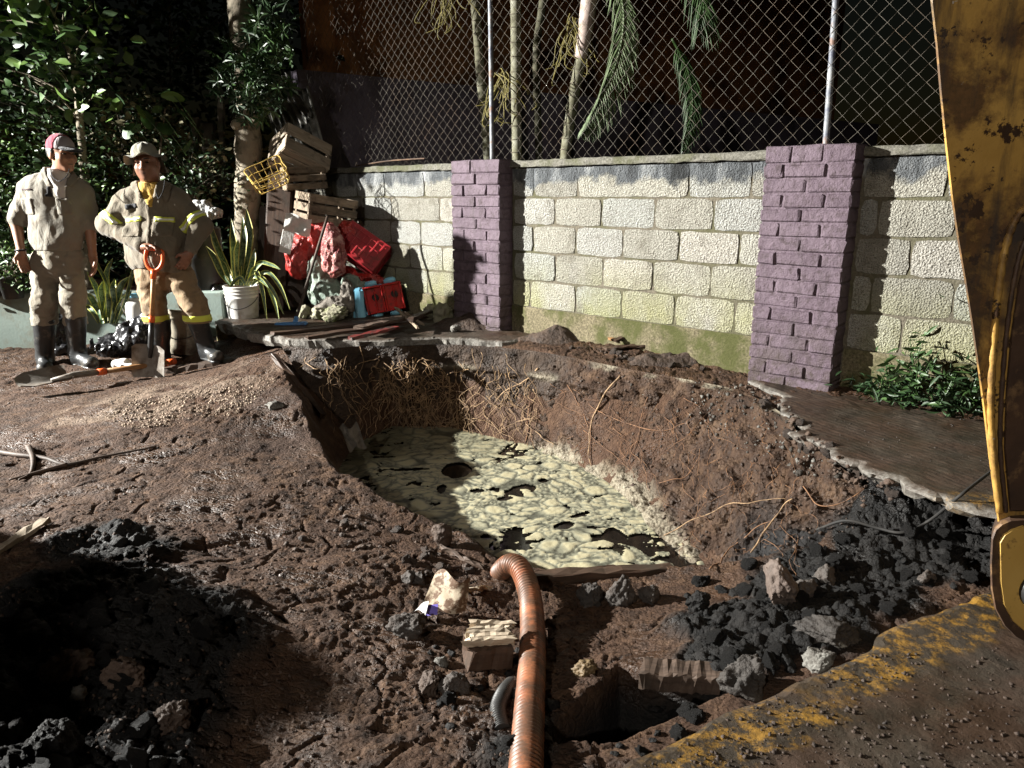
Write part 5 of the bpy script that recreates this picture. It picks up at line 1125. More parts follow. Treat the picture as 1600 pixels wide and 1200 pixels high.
# ---- worker leaning on the shovel
def person_b():
    root = empty('person', (J(280, 565)[0], YP, .08), 'stout man in reflective banded jacket and sun hat leaning on a shovel', 'person', 'workers standing by the pit')
    sL, sR, eL, eR, wL, wR = J(198, 318), J(280, 318), J(170, 352, -.05), J(313, 353, -.02), J(224, 386, -.21), J(297, 394, -.12)
    nk, hp, pel = J(235, 292), J(229, 257, -.05), J(252, 414)
    hL, hR, kL, kR, aL, aR = J(234, 424), J(276, 424), J(241, 476, -.06), J(300, 470, -.05), J(252, 556, .05), J(322, 540, .02)
    H, rot, (f_, l_, u_) = head_frame(hp, (.16, -1, -.05), (-.10, 0, 1))
    lo = np.array((J(150, 300)[0]-.02, YP-.42, .05)); hi = np.array((J(345, 300)[0]+.03, YP+.26, J(229, 212)[2]+.04))
    b = Field(lo, hi, .0075); head(b, H, rot); b.ell(H(.02, 0, -.05), (.075, .073, .066), .02, rot); b.seg(nk-(0, 0, .03), hp+(.005, .02, -.05), .068, .062, .03)
    b.seg(J(238, 330), J(246, 385), .13, .13, .04, (1.15, .85, 1)); b.seg(nk-(0, 0, .02), sL, .055, .045, .04); b.seg(nk-(0, 0, .02), sR, .055, .045, .04); b.seg(J(246, 385), pel, .13, .13, .04, (1.15, .85, 1))
    for s, e, w in ((sL, eL, wL), (sR, eR, wR)): b.seg(s, e, .054, .044, .03); b.seg(e, w, .045, .029, .02)
    for h, k, a in ((hL, kL, aL), (hR, kR, aR)): b.seg(h, k, .08, .058, .03); b.seg(k, a, .058, .04, .03); b.seg(a, a+(.01, -.03, -.04), .034, .028, .03)
    hand(b, wL+(.012, -.005, 0), (1, -.25, .02), (.05, -.35, -1), -1, .62); hand(b, wR, (-.5, -.1, -.8), (-.6, .7, 0), -1, .3)
    obj('body', b.mesh(), M['skin_dark'], root, True); face_parts(root, H, rot, True)
    s = Field(lo, hi, .0085); s.seg(J(218, 318), J(224, 400), .132, .140, .06, (1, .85, 1)); s.seg(J(262, 320), J(270, 402), .130, .140, .06, (1, .85, 1)); s.ell(J(247, 385, -.07), (.20, .15, .2), .06); s.seg(J(238, 325), J(247, 400), .155, .16, .06, (1.15, .86, 1)); s.seg(nk-(0, 0, .02), sL, .088, .074, .05); s.seg(nk-(0, 0, .02), sR, .088, .074, .05); s.seg(nk-(.0, 0, .03), nk+(0, .02, .02), .096, .078, .03)
    for a, e, w in ((sL, eL, wL), (sR, eR, wR)): s.seg(a, e, .084, .074, .045); s.seg(e, e+(w-e)*.9, .076, .052, .03)
    s.wrinkle(.012, 7, 3, 31, (1.2, 1, .7)); s.wrinkle(.010, 13, 2, 32, (1, 1, .7), True)
    ztop = nk[2]+.03; zb = lambda P: J(250, 424)[2]+.035*np.sin(P[:, 0]*9+1)
    sh = s.clip(lambda P: np.maximum(zb(P)-P[:, 2], P[:, 2]-ztop)); obj('jacket', sh.mesh(), M['khaki_b'], root, True)
    vx = J(238, 290)[0]
    def vee(P):
        t = (J(236, 284)[2]-P[:, 2])/.19; w = .07*(1-t)+.008; return np.maximum(np.maximum(np.abs(P[:, 0]-vx-.03*t)-w, P[:, 1]-YP+.02), np.maximum(t-.97, -t-.2))*.8
    obj('t_shirt', sh.grow(.0045).clip(vee).mesh(), M['tee_yellow'], root, True)
    obj('jacket_placket', sh.grow(.005).clip(lambda P: np.maximum(np.maximum(np.abs(P[:, 0]-J(247, 350)[0]-.05*(J(247, 320)[2]-P[:, 2]))-.014, P[:, 2]-J(247, 318)[2]), P[:, 1]-YP)).mesh(), M['khaki_b'], root, True)
    fr = lambda P: P[:, 1]-YP+.02
    def patch(name, px, py, w, h, g, m, tilt=0.0, parent=None):
        c = J(px, py); return obj(name, sh.grow(g).clip(lambda P: np.maximum(np.maximum(np.abs(P[:, 0]-c[0])-w, np.abs(P[:, 2]-c[2]-tilt*(P[:, 0]-c[0]))-h), fr(P))).mesh(), M[m], parent or root, True)
    for px, ti in ((222, .12), (268, -.06)):
        q = patch('pocket', px, 352, .066, .075, .006, 'khaki_b'); patch('pocket_band', px, 342, .064, .020, .009, 'hivis_y', ti, q); patch('silver_band', px, 342, .063, .009, .012, 'hivis_s', ti, q)
    patch('name_patch', 217, 322, .045, .018, .007, 'black_cloth', .12)
    for a, e in ((sL, eL), (sR, eR)):
        d = (e-a)/np.linalg.norm(e-a); L = np.linalg.norm(e-a)
        arm_only = lambda P: np.linalg.norm(np.cross(P-a, d), axis=1)-.125
        q = obj('sleeve_band', sh.grow(.005).clip(lambda P: np.maximum(np.abs((P-a) @ d-L*.74)-.030, arm_only(P))).mesh(), M['hivis_y'], root, True); obj('silver_band', sh.grow(.008).clip(lambda P: np.maximum(np.abs((P-a) @ d-L*.74)-.013, arm_only(P))).mesh(), M['hivis_s'], q, True)
    def lapel(P):
        t = (J(236, 284)[2]-P[:, 2])/.19; w = .07*(1-t)+.008; q = np.abs(P[:, 0]-vx-.03*t); return np.maximum(np.maximum(np.maximum(q-w-.07*(1-t)-.004, w-q-.002), P[:, 1]-YP+.0), np.maximum(t-.62, -t-.3))*.8
    for sg in (-1, 1): obj('collar', sh.grow(.014).clip(lambda P: np.maximum(lapel(P), -sg*(P[:, 0]-vx-.03*(J(236, 284)[2]-P[:, 2])/.19))).mesh(), M['khaki_b'], root, True)
    P = spline([J(258, 280, -.12), J(255, 298, -.19), J(248, 310, -.20), J(244, 300, -.19)], 14); obj('hat_cord', tube(P, .004, 5), M['black_cloth'], root)
    t = Field(lo, hi, .0085); t.seg(J(252, 408), J(254, 428), .165, .155, .05, (1.1, .85, 1))
    for h, k, a in ((hL, kL, aL), (hR, kR, aR)): t.seg(h, k, .106, .092, .03); t.seg(k, k+(a-k)*.45, .096, .092, .03)
    t.wrinkle(.014, 8, 3, 41, (1, 1, 1.1)); t.wrinkle(.011, 12, 2, 42, (1, 1, 1.8), True)
    z1 = J(250, 405)[2]; z0 = J(250, 503)[2]; tr = t.clip(lambda P: np.maximum(P[:, 2]-z1, z0-P[:, 2])); obj('trousers', tr.mesh(), M['trouser_b'], root, True)
    zb1 = J(250, 490)[2]; zb0 = J(250, 500)[2]; q = obj('leg_band', tr.grow(.005).clip(lambda P: np.maximum(P[:, 2]-zb1, zb0-P[:, 2])).mesh(), M['hivis_y'], root, True)
    boot(root, J(250, 499, -.02), aL, J(252, 574, -.11)); boot(root, J(308, 496, -.03), aR, J(338, 557, -.10))
    # floppy sun hat with neck flap
    def hatf(u, v):
        a = u*2*np.pi; r = np.where(v < .5, np.sin(np.minimum(v/.5, 1)*np.pi/2)*.098, .098+(v-.5)/.5*.058); z = np.where(v < .5, .142-.088*(v/.5)**2.2, .054-.055*((v-.5)/.5)-.018*np.sin(a*2+.6)*((v-.5)*2).clip(0, 1)+.014*np.sin(a*5)*((v-.5)*2).clip(0, 1))
        z = z+np.where(v > .5, .14*np.cos(a-.25).clip(0, 1)*(v-.5), 0)+.012
        x = r*np.cos(a)*1.08; y = r*np.sin(a)*.92
        return H(0, 0, 0)[None, None]+(x-.008)[..., None]*f_+y[..., None]*l_+(z+.004*np.sin(a*7))[..., None]*u_
    V, F = grid(49, 22, hatf); obj('sun_hat', (V, F), M['hat'], root, True)
    def flap(u, v):
        a = np.pi*(.62+.76*u); r = .105+.03*v+.008*np.sin(u*19)*v; z = .045-.115*v
        return H(0, 0, 0)[None, None]+(r*np.cos(a))[..., None]*f_+(r*np.sin(a))[..., None]*l_+z[..., None]*u_
    V, F = grid(24, 12, flap); obj('neck_flap', (V, F), M['hat'], root, True)
    return root
pa_, pb_ = person_a(), person_b()
def copy_tree(o, parent=None, loc=None):
    c = o.copy(); COL.objects.link(c); c.parent = parent
    if loc is not None: c.location = loc
    for ch in o.children: copy_tree(ch, c)
    return c
cb = copy_tree(pb_, None, (-1.75, .0, .02))   # unseen copy of the worker, added to cast the shadow in front
cb['label'] = 'added copy of the sun hat worker, out of view, shading the lower left ground'; cb['group'] = 'added shadow casters beside the camera'
# ---- shovels
def shovel_blade(T, m, parent):
    """pointed pan in local axes x across, y out of the face, z up from the tip"""
    def f(u, v):
        z = v*.30; hw = .105*np.minimum(1, (.55+v*2.2))*np.where(v > .93, 1-.25*(v-.93)/.07, 1); x = (u-.5)*2*hw; y = .045*((u-.5)*2)**2*(.4+.6*v)-.012*np.exp(-((u-.5)/.12)**2)*v
        return np.stack((x, -y, z), -1)
    V, F = grid(17, 14, f); n = len(V); V2 = V+np.array((0, .004, 0)); F = [tuple(q) for q in F]+[tuple(q+n)[::-1] for q in F]
    return obj('blade', (T(np.vstack((V, V2))), F), m, parent, True)
sv = empty('shovel', J(235, 600, -.28), 'upright shovel with orange grip held by the man in the sun hat', 'shovel', 'shovels')
b0, b1 = J(233, 600, -.30), J(240, 425, -.24); ax = (b1-b0)/np.linalg.norm(b1-b0); sx = np.array((1, 0, 0))-ax*ax[0]; sx /= np.linalg.norm(sx); sy = np.cross(ax, sx)
T = lambda V: b0+V[:, :1]*sx*1.15+V[:, 1:2]*sy*1.0+V[:, 2:3]*ax
shovel_blade(T, M['steel_mud'], sv); q0 = b0+ax*.28; q1 = b0+ax*.48
obj('socket', tube([b0+ax*.20-sy*.004, q0, b0+ax*.36, q1], [.012, .021, .020, .019], 12), M['black_steel'], sv, True); obj('collar', tube([q1-ax*.012, q1+ax*.035], .0225, 14), M['orange_plastic'], sv, True)
obj('shaft', tube([q1+ax*.03, b1], .0165, 12), M['handle_wood'], sv, True)
gz = lambda x, z: b1+sx*x+ax*z
obj('grip_neck', tube([b1-ax*.05, b1+ax*.02], [.021, .022], 12), M['orange_plastic'], sv, True)
D_ = spline([gz(0, .0), gz(-.042, .035), gz(-.062, .085), gz(-.060, .135), gz(-.05, .158), gz(0, .165), gz(.05, .158), gz(.060, .135), gz(.062, .085), gz(.042, .035), gz(0, .0)], 60); obj('grip', tube(D_, .0135, 10), M['orange_plastic'], sv, True)
sl_ = empty('shovel', J(110, 590, -.25), 'muddy shovel lying flat on the ground at the feet of the capped man', 'shovel', 'shovels')
c0, c1 = atz(28, 606, .16), atz(268, 571, .13); ax2 = (c1-c0)/np.linalg.norm(c1-c0); s2_ = np.cross(ax2, (0, -.35, 1)); s2_ /= np.linalg.norm(s2_); u2 = np.cross(s2_, ax2)
T2 = lambda V: c0+V[:, :1]*s2_*1.15-V[:, 1:2]*u2*1.3+V[:, 2:3]*ax2*1.05+u2*.02
shovel_blade(T2, M['steel_mud'], sl_); LL = np.linalg.norm(c1-c0)
obj('socket', tube([c0+ax2*.2+u2*.02, c0+ax2*.34+u2*.035, c0+ax2*.53+u2*.03], [.012, .024, .020], 12), M['steel_mud'], sl_, True); obj('collar', tube([c0+ax2*.50+u2*.03, c0+ax2*.555+u2*.03], .025, 14), M['orange_plastic'], sl_, True)
obj('shaft', tube([c0+ax2*.55+u2*.03, c1+u2*.03], .019, 12), M['handle_wood'], sl_, True); obj('grip_neck', tube([c1-ax2*.03+u2*.03, c1+ax2*.03+u2*.03], .024, 12), M['orange_plastic'], sl_, True)
# ------------------------------------------------------------------ junk pile, buckets and pots along the far edge
def local(name, VF, m, parent, smooth=False, **k):
    """a part given in its thing's own coordinates (the thing may be turned)"""
    o = link(name, to_mesh(name, VF[0], VF[1], m, smooth), parent); return meta(o, **k) if k else o
def at(px, py, y): return aty(px, py, y)
def crate(loc, rot, L, Wd, H, m, label, nsl=3):
    c = empty('wooden_crate', loc, label, 'crate', 'wooden crates in the junk pile', rot); t = .012
    for sx in (-1, 1):
        for sy in (-1, 1): local('corner_post', box(.03, .03, H, (sx*(L/2-.02), sy*(Wd/2-.02), H/2), bev=.002, jit=.001), m, c)
    sh = H/(nsl+.25*(nsl-1)) if nsl > 1 else H
    for k in range(nsl):
        z = sh/2+k*(H-sh)/(max(nsl-1, 1))
        for s in (-1, 1):
            local('slat', box(L+.004, t, sh*.93, (0, s*(Wd/2+t/2-.004), z), (RNG.uniform(-.01, .01), RNG.uniform(-.012, .012), 0), .002, .002), m, c)
            local('slat', box(t, Wd-.004, sh*.93, (s*(L/2+t/2-.004), 0, z+.003), (RNG.uniform(-.01, .01), 0, RNG.uniform(-.012, .012)), .002, .002), m, c)
    for k in range(4): local('bottom_slat', box(L, Wd/4-.015, .010, (0, -Wd/2+Wd/8+k*Wd/4, .004), (0, 0, 0), .002, .001), m, c)
    return c
crate(at(506, 350, 6.8), (R(4), R(9), R(36)), .44, .34, .25, M['crate_wood'], 'weathered wooden crate on top of the red tarp, lowest of the three')
crate(at(466, 262, 7.0), (R(-28), R(24), R(38)), .44, .33, .28, M['crate_pale'], 'tilted wooden crate at the top of the junk stack', 2)
crate(at(474, 296, 7.05), (R(0), R(-3), R(30)), .36, .28, .20, M['crate_wood'], 'dark wooden crate squeezed under the tilted one', 3)
# yellow wire basket
wb = empty('wire_basket', at(424, 285, 6.62), 'bent yellow wire basket hanging beside the tree trunk', 'basket', None, (R(38), R(-24), R(20)))
def loop(a, b, z, r=.0042): return tube(spline([(-a, -b, z), (0, -b*1.04, z), (a, -b, z), (a*1.04, 0, z), (a, b, z), (0, b*1.03, z), (-a, b, z), (-a*1.03, 0, z), (-a, -b, z)], 60), r, 6)
for z, s in ((.0, .82), (.07, .9), (.14, 1.0)): local('wire_ring', loop(.15*s, .11*s, z), M['yellow_wire'], wb)
for k in range(5):
    x = -.12+.06*k; local('wire_rib', tube(spline([(x, -.115, .14), (x*.85, -.095, .0), (x*.85, .095, .0), (x, .115, .14)], 20), .0034, 5), M['yellow_wire'], wb)
for k in range(4):
    y = -.09+.06*k; local('wire_rib', tube(spline([(-.155, y, .14), (-.125, y*.85, .0), (.125, y*.85, .0), (.155, y, .14)], 20), .0034, 5), M['yellow_wire'], wb)
# dark boards and a sheet standing behind the pile
for k, (x0, y0, x1, y1, w) in enumerate([(425, 480, 440, 270, .22), (460, 480, 468, 300, .2), (500, 478, 492, 305, .18), (402, 470, 418, 320, .16)]):
    beam(at(x0, y0, 6.85+.05*k), at(x1, y1, 6.98+.05*k), w, .02, M['dark_wood'], 'board', ['widest dark board standing behind the junk pile', 'dark board standing behind the sacks', 'dark board standing nearest the block wall behind the pile', 'narrow dark board leaning beside the tree trunk'][k], 'board', up=(0, 1, 0))
def sheetf(u, v):
    x = -.30+.60*u; z = .75*v; y = .018*np.sin(u*2*np.pi*7)+.10*v
    return np.stack((x*(1-.28*v), y, z), -1)
ss = grid(100, 8, sheetf); SV, SF = xf(ss, at(478, 262, 7.35), (R(-6), R(-22), R(-30))); obj('corrugated_sheet', (SV, SF), M['sheet'], None, True, label='grey corrugated sheet standing above the crates', cat='sheet')
ss = grid(60, 8, sheetf); SV, SF = xf(ss, at(463, 205, 7.45), (R(-12), R(-34), R(-12)), (.8, 1, .8)); obj('corrugated_sheet', (SV, SF), M['sheet'], None, True, label='higher crooked corrugated sheet behind the trunk leaves', cat='sheet')
# sacks and bags
def sack(name, lo_px, hi_px, y, prims, m, label, cat, wr=.012, wf=9, k=.05, seed=0, ridge=.008):
    P = [(at(px, py, y+dy), r) for px, py, dy, r in prims]; C_ = np.array([p for p, r in P]); rm = max(max(r) if isinstance(r, tuple) else r for p, r in P)+.06
    f = Field(C_.min(0)-rm, C_.max(0)+rm, .0085)
    for p, r in P: f.ell(p, r if isinstance(r, tuple) else (r, r, r), k)
    f.wrinkle(wr*1.3, wf, 3, seed, (1, 1, .8)); f.wrinkle(ridge*1.5, wf*1.7, 3, seed+3, (1, 1, .6), True)
    return obj(name, f.mesh(), m, None, True, label=label, cat=cat)
sack('tarp_bundle', 0, 0, 6.62, [(485, 375, .05, (.17, .13, .15)), (470, 395, .0, (.14, .12, .16)), (508, 362, .05, (.14, .12, .10)), (468, 420, .02, (.09, .09, .10)), (540, 365, .12, (.12, .10, .12))], M['red_tarp'], 'big crumpled red plastic tarp bundle below the crate', 'tarp', .016, 8, .05, 3, .016)
sack('mesh_bag', 0, 0, 6.45, [(520, 385, .0, (.085, .07, .13)), (524, 415, -.02, (.095, .08, .12)), (516, 362, .0, (.05, .05, .07))], M['net_red'], 'red and white mesh bag stuffed full in the middle of the pile', 'bag', .014, 11, .04, 5, .014)
sack('sack', 0, 0, 6.50, [(512, 455, .05, (.17, .13, .15)), (500, 425, .05, (.11, .11, .14)), (524, 470, .0, (.15, .12, .10))], M['sack_green'], 'grey green sack slumped under the mesh bag', 'sack', .014, 8, .05, 7, .014)
sack('sack', 0, 0, 6.38, [(528, 478, .02, (.13, .10, .09)), (545, 458, .08, (.07, .08, .15)), (512, 486, .0, (.12, .1, .07))], M['sack_grey'], 'brown sack end hanging right of the grey green sack', 'sack', .014, 9, .04, 9, .014)
sack('cloth_bundle', 0, 0, 6.62, [(560, 432, .05, (.14, .08, .045)), (588, 440, .08, (.09, .08, .04)), (545, 425, .03, (.07, .07, .05))], M['red_tarp'], 'folded red cloth between the red crate and the toy tub', 'cloth', .012, 12, .03, 10, .014)
sack('cloth_bundle', 0, 0, 6.52, [(545, 438, .0, (.08, .06, .06)), (568, 450, .04, (.09, .06, .05))], M['sack_green'], 'patterned green rag under the folded red cloth', 'cloth', .012, 12, .03, 11, .012)
sack('black_bag', 0, 0, 6.55, [(343, 455, .0, (.11, .10, .09)), (338, 478, .0, (.13, .11, .11)), (350, 490, 0, (.12, .1, .08))], M['black_plastic'], 'crumpled black plastic bag behind the white bucket', 'bag', .014, 10, .04, 12, .014)
sack('black_bag', 0, 0, 5.98, [(205, 530, .0, (.15, .12, .13)), (175, 540, -.05, (.13, .10, .08)), (228, 520, .05, (.10, .10, .14)), (160, 550, -.05, (.08, .08, .04))], M['black_plastic'], 'shiny black plastic bag on the ground between the two workers', 'bag', .018, 9, .05, 13, .022)
sack('black_bag', 0, 0, 6.05, [(92, 520, .0, (.13, .11, .16)), (100, 545, -.03, (.15, .12, .08))], M['black_plastic'], 'black plastic bag behind the legs of the capped man', 'bag', .018, 9, .05, 14, .02)
sack('cloth_bundle', 0, 0, 6.62, [(315, 326, .0, (.10, .09, .06)), (328, 333, -.02, (.09, .08, .05)), (300, 335, 0, (.08, .08, .06))], M['white_cloth'], 'pale grey bundle of cloth behind the shoulder of the hatted man', 'cloth', .012, 12, .03, 15, .016)
obj('drum', lathe([(0, .0), (.19, .0), (.2, .02), (.2, .28), (.207, .30), (.2, .32), (.2, .56), (.207, .58), (.2, .60), (.2, .82), (.185, .84), (0, .84)], 28, at(322, 505, 6.62)+(0, 0, .02)), M['pot'], None, True, label='dark plastic drum standing behind the man in the sun hat', cat='drum')
def paperf(u, v): return np.stack((-.11+.22*u+.02*v, .012*np.sin(u*9+v*5)+.05*v+.012*noise(np.stack((u*5, v*5, 0*u), -1), 1, 3), .07-.15*v+.012*np.sin(u*6)+.02*u), -1)
PVF = grid(14, 12, paperf); obj('paper_sheet', xf(PVF, at(463, 352, 6.42), (0, R(18), R(15))), M['paper'], None, True, label='wrinkled white paper sack end at the left of the red tarp', cat='paper')
obj('card_panel', xf(box(.10, .012, .20, bev=.003), at(448, 378, 6.45), (R(6), R(16), R(10))), M['paper'], None, False, label='pale card panel with a hole hanging left of the red tarp', cat='card')
# red plastic crate lying tilted on its side
rc = empty('plastic_crate', at(566, 384, 6.64), 'dark red ventilated plastic crate tilted against the wall', 'crate', None, (R(62), R(34), R(-8)))
L_, W_, H_ = .42, .285, .15
local('crate_base', box(L_, W_, .012, (0, 0, 0), bev=.004), M['red_crate'], rc)
for s in (-1, 1):
    local('crate_side', box(L_, .012, H_, (0, s*(W_/2-.006), -H_/2-.007), bev=.003), M['red_crate'], rc); local('crate_side', box(.012, W_-.026, H_, (s*(L_/2-.006), 0, -H_/2-.007), bev=.003), M['red_crate'], rc)
    local('crate_rim', box(L_+.024, .022, .016, (0, s*(W_/2+.003), -H_-.006), bev=.004), M['red_crate'], rc); local('crate_rim', box(.022, W_-.02, .016, (s*(L_/2+.003), 0, -H_-.006), bev=.004), M['red_crate'], rc)
for k in range(6): local('base_rib', box(.016, W_-.05, .010, (-.16+.064*k, 0, .0105), bev=.003), M['red_crate'], rc)
for k in range(4): local('base_rib', box(L_-.04, .012, .008, (0, -.10+.066*k, .0098), bev=.003), M['red_crate'], rc)
# red and blue toy tub on its side
tt = empty('toy_tub', at(598, 466, 6.5), 'bright red and light blue plastic toy tub lying on its side', 'toy', None, (R(-8), R(-9), R(16)))
local('tub_body', box(.33, .13, .26, (-.03, .075, .0), (0, R(4), 0), .03), M['blue_plastic'], tt, True)
local('tub_body', box(.10, .16, .29, (-.205, .02, -.01), (0, R(10), R(-18)), .03), M['blue_plastic'], tt, True)
for x in (-.075, .095):
    local('red_tray', box(.165, .012, .245, (x, -.004, 0), bev=.004), M['bright_red'], tt)
    for s in (-1, 1):
        local('tray_rib', box(.016, .035, .245, (x+s*.075, -.025, 0), bev=.005), M['bright_red'], tt); local('tray_rib', box(.13, .035, .016, (x, -.025, s*.112), bev=.005), M['bright_red'], tt)
    local('tray_rib', box(.012, .02, .2, (x+.01, -.018, 0), bev=.004), M['bright_red'], tt); V, F = lathe([(0, .0), (.028, .0), (.03, .006), (.03, .02)], 14, (x+.01, -.012, .02), (R(90), 0, 0)); local('axle_boss', (V, F), M['black_steel'], tt)
    for z in (.142, -.142): local('wheel', lathe([(0, .03), (.035, .028), (.055, .012), (.055, -.012), (.035, -.028), (0, -.03)], 18, (x, .035, z), (0, 0, 0)), M['blue_plastic'], tt, True)
# broom
br = empty('broom', at(455, 513, 6.0), 'broom with a blue head leaning against the junk pile', 'broom')
h0, h1 = at(460, 507, 6.0), at(512, 338, 6.36); obj('handle', tube(spline([h0, (h0+h1)/2, h1], 12), .0125, 10), M['muddy_wood'], br, True)
obj('ferrule', tube([h0-(h1-h0)*.02, h0+(h1-h0)*.07], .02, 12), M['broom_blue'], br, True)
obj('brush_block', xf(box(.27, .06, .03, bev=.01), at(455, 506, 6.0), (0, R(-3), R(-4))), M['broom_blue'], br); Vs, Fs = [], []
n0 = 0
for i in range(46):
    for j in range(4):
        p = at(455, 507, 6.0)+(-.13+.26*i/45, -.022+.015*j, -.01); q = p+(RNG.uniform(-.012, .012), RNG.uniform(-.02, .01), -.05); V, F = tube([p, q], .0028, 3, False); Vs.append(V); Fs.append(np.array(F)+n0); n0 += len(V)
bz = obj('bristles', (np.concatenate(Vs), np.concatenate(Fs)), M['broom_blue'], br, origin='world'); bz['kind'] = 'stuff'
# planks, sticks and stones on the far slab
PL = [((428, 521), (690, 492), .09, .022, 'dark_wood', 'long dark board lying under the toy tub'), ((480, 527), (640, 503), .08, .02, 'dark_wood', 'dark board at the broken slab edge'), ((548, 529), (618, 511), .06, .02, 'red_board', 'dark board end with red paint at the slab edge'), ((560, 512), (625, 497), .11, .02, 'muddy_wood', 'brown board crossing the long dark one'), ((640, 500), (672, 486), .06, .03, 'dark_wood', 'short dark board by the pale stone')]
for k, (a, b, w, h, mk, lb) in enumerate(PL): beam(atz(*a, .375+.022*k), atz(*b, .385+.022*k), w, h, M[mk], 'plank', lb, group='boards on the far slab')
for a, b, lb in (((617, 480), (652, 512), 'thin pale stick propped on the boards by the toy tub'), ((632, 488), (662, 508), 'second thin stick beside the propped one')): beam(atz(*a, .50), atz(*b, .42), .016, .014, M['crate_wood'], 'stick', lb, 'stick')
for px, py, w, h, mk, lb in [(497, 492, 40, 26, 'moss_stone', 'mossy square stone behind the broom head'), (523, 494, 46, 24, 'moss_stone', 'larger mossy stone under the sacks'), (476, 490, 22, 24, 'moss_stone', 'small mossy stone beside the broom handle'), (692, 495, 38, 34, 'moss_stone', 'tall pale stone at the left foot of the narrow pillar'), (673, 491, 26, 26, 'moss_stone', 'small stone beside the tall pale stone'), (655, 495, 16, 10, 'paper', 'small white scrap of plaster on the boards'), (712, 515, 20, 12, 'pale_stone', 'flat pale pebble in front of the narrow pillar')]:
    stone(px, py, w, h, M[mk], lb, sink=.12)
def mound(name, px, py, y, rx, ry, h, m, label):
    c = at(px, py, y)
    def f(u, v):
        a = u*2*np.pi; r = v; x = rx*r*np.cos(a); yy = ry*r*np.sin(a); p = np.stack((x+c[0], yy+c[1], 0*x), -1)
        return np.stack((c[0]+x, c[1]+yy, c[2]+h*(1-r**1.6)+.02*fbm(p, 9, 4, 7)+.012*(.5-worley(p, 24, 9)[0])-.03*r), -1)
    return obj(name, grid(60, 22, f), m, None, True, label=label, cat='soil heap')
mound('soil_heap', 740, 508, 5.93, .42, .20, .09, M['brown_clod'], 'low brown soil heap at the foot of the narrow pillar'); mound('soil_heap', 870, 535, 5.42, .38, .16, .12, M['brown_clod'], 'brown soil heap against the wall right of the narrow pillar'); mound('soil_heap', 1060, 562, 4.78, .42, .12, .06, M['brown_clod'], 'low brown soil heap at the foot of the lit wall')
# white bucket with a snake plant
def ribbon(name, P, w, m, parent, fold=.25, tw=0.0, n=26, prof=None):
    """leaf along a curve: width profile w(t), folded along its middle, with attributes for banding"""
    P = spline(P, n); T, _, _ = frames(P); view = np.array((0, 0, CAMZ))-P; S = np.cross(T, view); S /= np.linalg.norm(S, axis=1, keepdims=True); Nn = np.cross(S, T); t = np.linspace(0, 1, n)
    wd = w*(np.minimum(1, .55+1.5*t)*np.minimum(1, ((1-t)*3.2))**.75+.01) if prof is None else w*prof(t)
    a = tw*t; S, Nn = S*np.cos(a)[:, None]+Nn*np.sin(a)[:, None], Nn*np.cos(a)[:, None]-S*np.sin(a)[:, None]
    ac = np.linspace(-1, 1, 9); V = P[:, None]+S[:, None]*(wd[:, None]*ac[None])[..., None]*.5-Nn[:, None]*((1-ac**2)[None]*wd[:, None]*fold)[..., None]
    V2 = V-Nn[:, None]*.004; m_ = 9; F = []
    for i in range(n-1):
        for j in range(8): F += [(i*m_+j, i*m_+j+1, (i+1)*m_+j+1, (i+1)*m_+j)]
    k = n*m_; F += [tuple(q+k for q in f[::-1]) for f in F]
    o = obj(name, (np.vstack((V.reshape(-1, 3), V2.reshape(-1, 3))), F), m, parent, True)
    setattr_f(o, 'across', np.tile(np.abs(ac), n*2)); setattr_f(o, 'along', np.tile(np.repeat(t, m_), 2)+RNG.uniform(0, 9)); return o
YB = 6.40
bk = empty('bucket', at(382, 505, YB), 'grubby white plastic bucket holding the snake plant', 'bucket'); bc = at(382, 506, YB)
obj('bucket_body', lathe([(.118, .0), (.122, .004), (.138, .235), (.142, .24), (.1385, .243), (.14, .268), (.147, .272), (.144, .277), (.1435, .296), (.15, .30), (.146, .306), (.146, .325), (.152, .33), (.150, .338), (.140, .338), (.132, .20), (.115, .01), (0, .008)], 40, bc), M['white_plastic'], bk, True)
obj('soil_fill', lathe([(0, .315), (.13, .31), (.137, .29)], 24, bc), M['brown_clod'], bk, True)
obj('handle', tube([bc+(.147*math.sin(a), -.147*math.cos(a)*.9-.012, .255-.105*math.cos(a)) for a in np.linspace(-1.45, 1.45, 24)], .0032, 6), M['black_steel'], bk)
sp = empty('snake_plant', bc+(0, 0, .31), 'banded snake plant with upright and drooping leaves growing in the white bucket', 'plant')
def L2(px, py, dy=0): return at(px, py, YB+dy)
for P, w in [([(366, 446), (352, 415), (337, 380), (327, 343)], .058), ([(360, 446), (345, 425), (333, 400), (321, 384)], .050), ([(368, 446), (366, 410), (364, 375), (361, 342)], .056), ([(376, 446), (384, 405), (388, 365), (385, 327)], .085), ([(374, 446), (378, 400), (381, 370), (379, 338)], .060), ([(372, 446), (372, 420), (371, 395), (372, 374)], .062), ([(382, 446), (390, 425), (395, 405), (398, 388)], .05), ([(364, 446), (356, 430), (350, 415), (344, 405)], .045)]:
    ribbon('leaf', [L2(*q, RNG.uniform(-.05, .04)) for q in P], w, M['snake'], sp, .18, RNG.uniform(-.5, .5))
for P in ([(386, 444), (398, 420), (410, 455), (417, 502)], [(390, 444), (415, 425), (436, 445), (453, 484)], [(388, 444), (404, 412), (424, 414), (438, 421)], [(388, 446), (402, 430), (425, 452), (444, 492)], [(384, 446), (395, 432), (408, 438), (420, 450)], [(392, 446), (412, 436), (428, 470), (436, 500)], [(386, 446), (396, 424), (402, 416), (410, 412)], [(384, 446), (376, 434), (366, 440), (358, 452)]):
    ribbon('leaf', [L2(*q, -.06-.02*i) for i, q in enumerate(P)], .034, M['spiky'], sp, .2, RNG.uniform(-.6, .6))
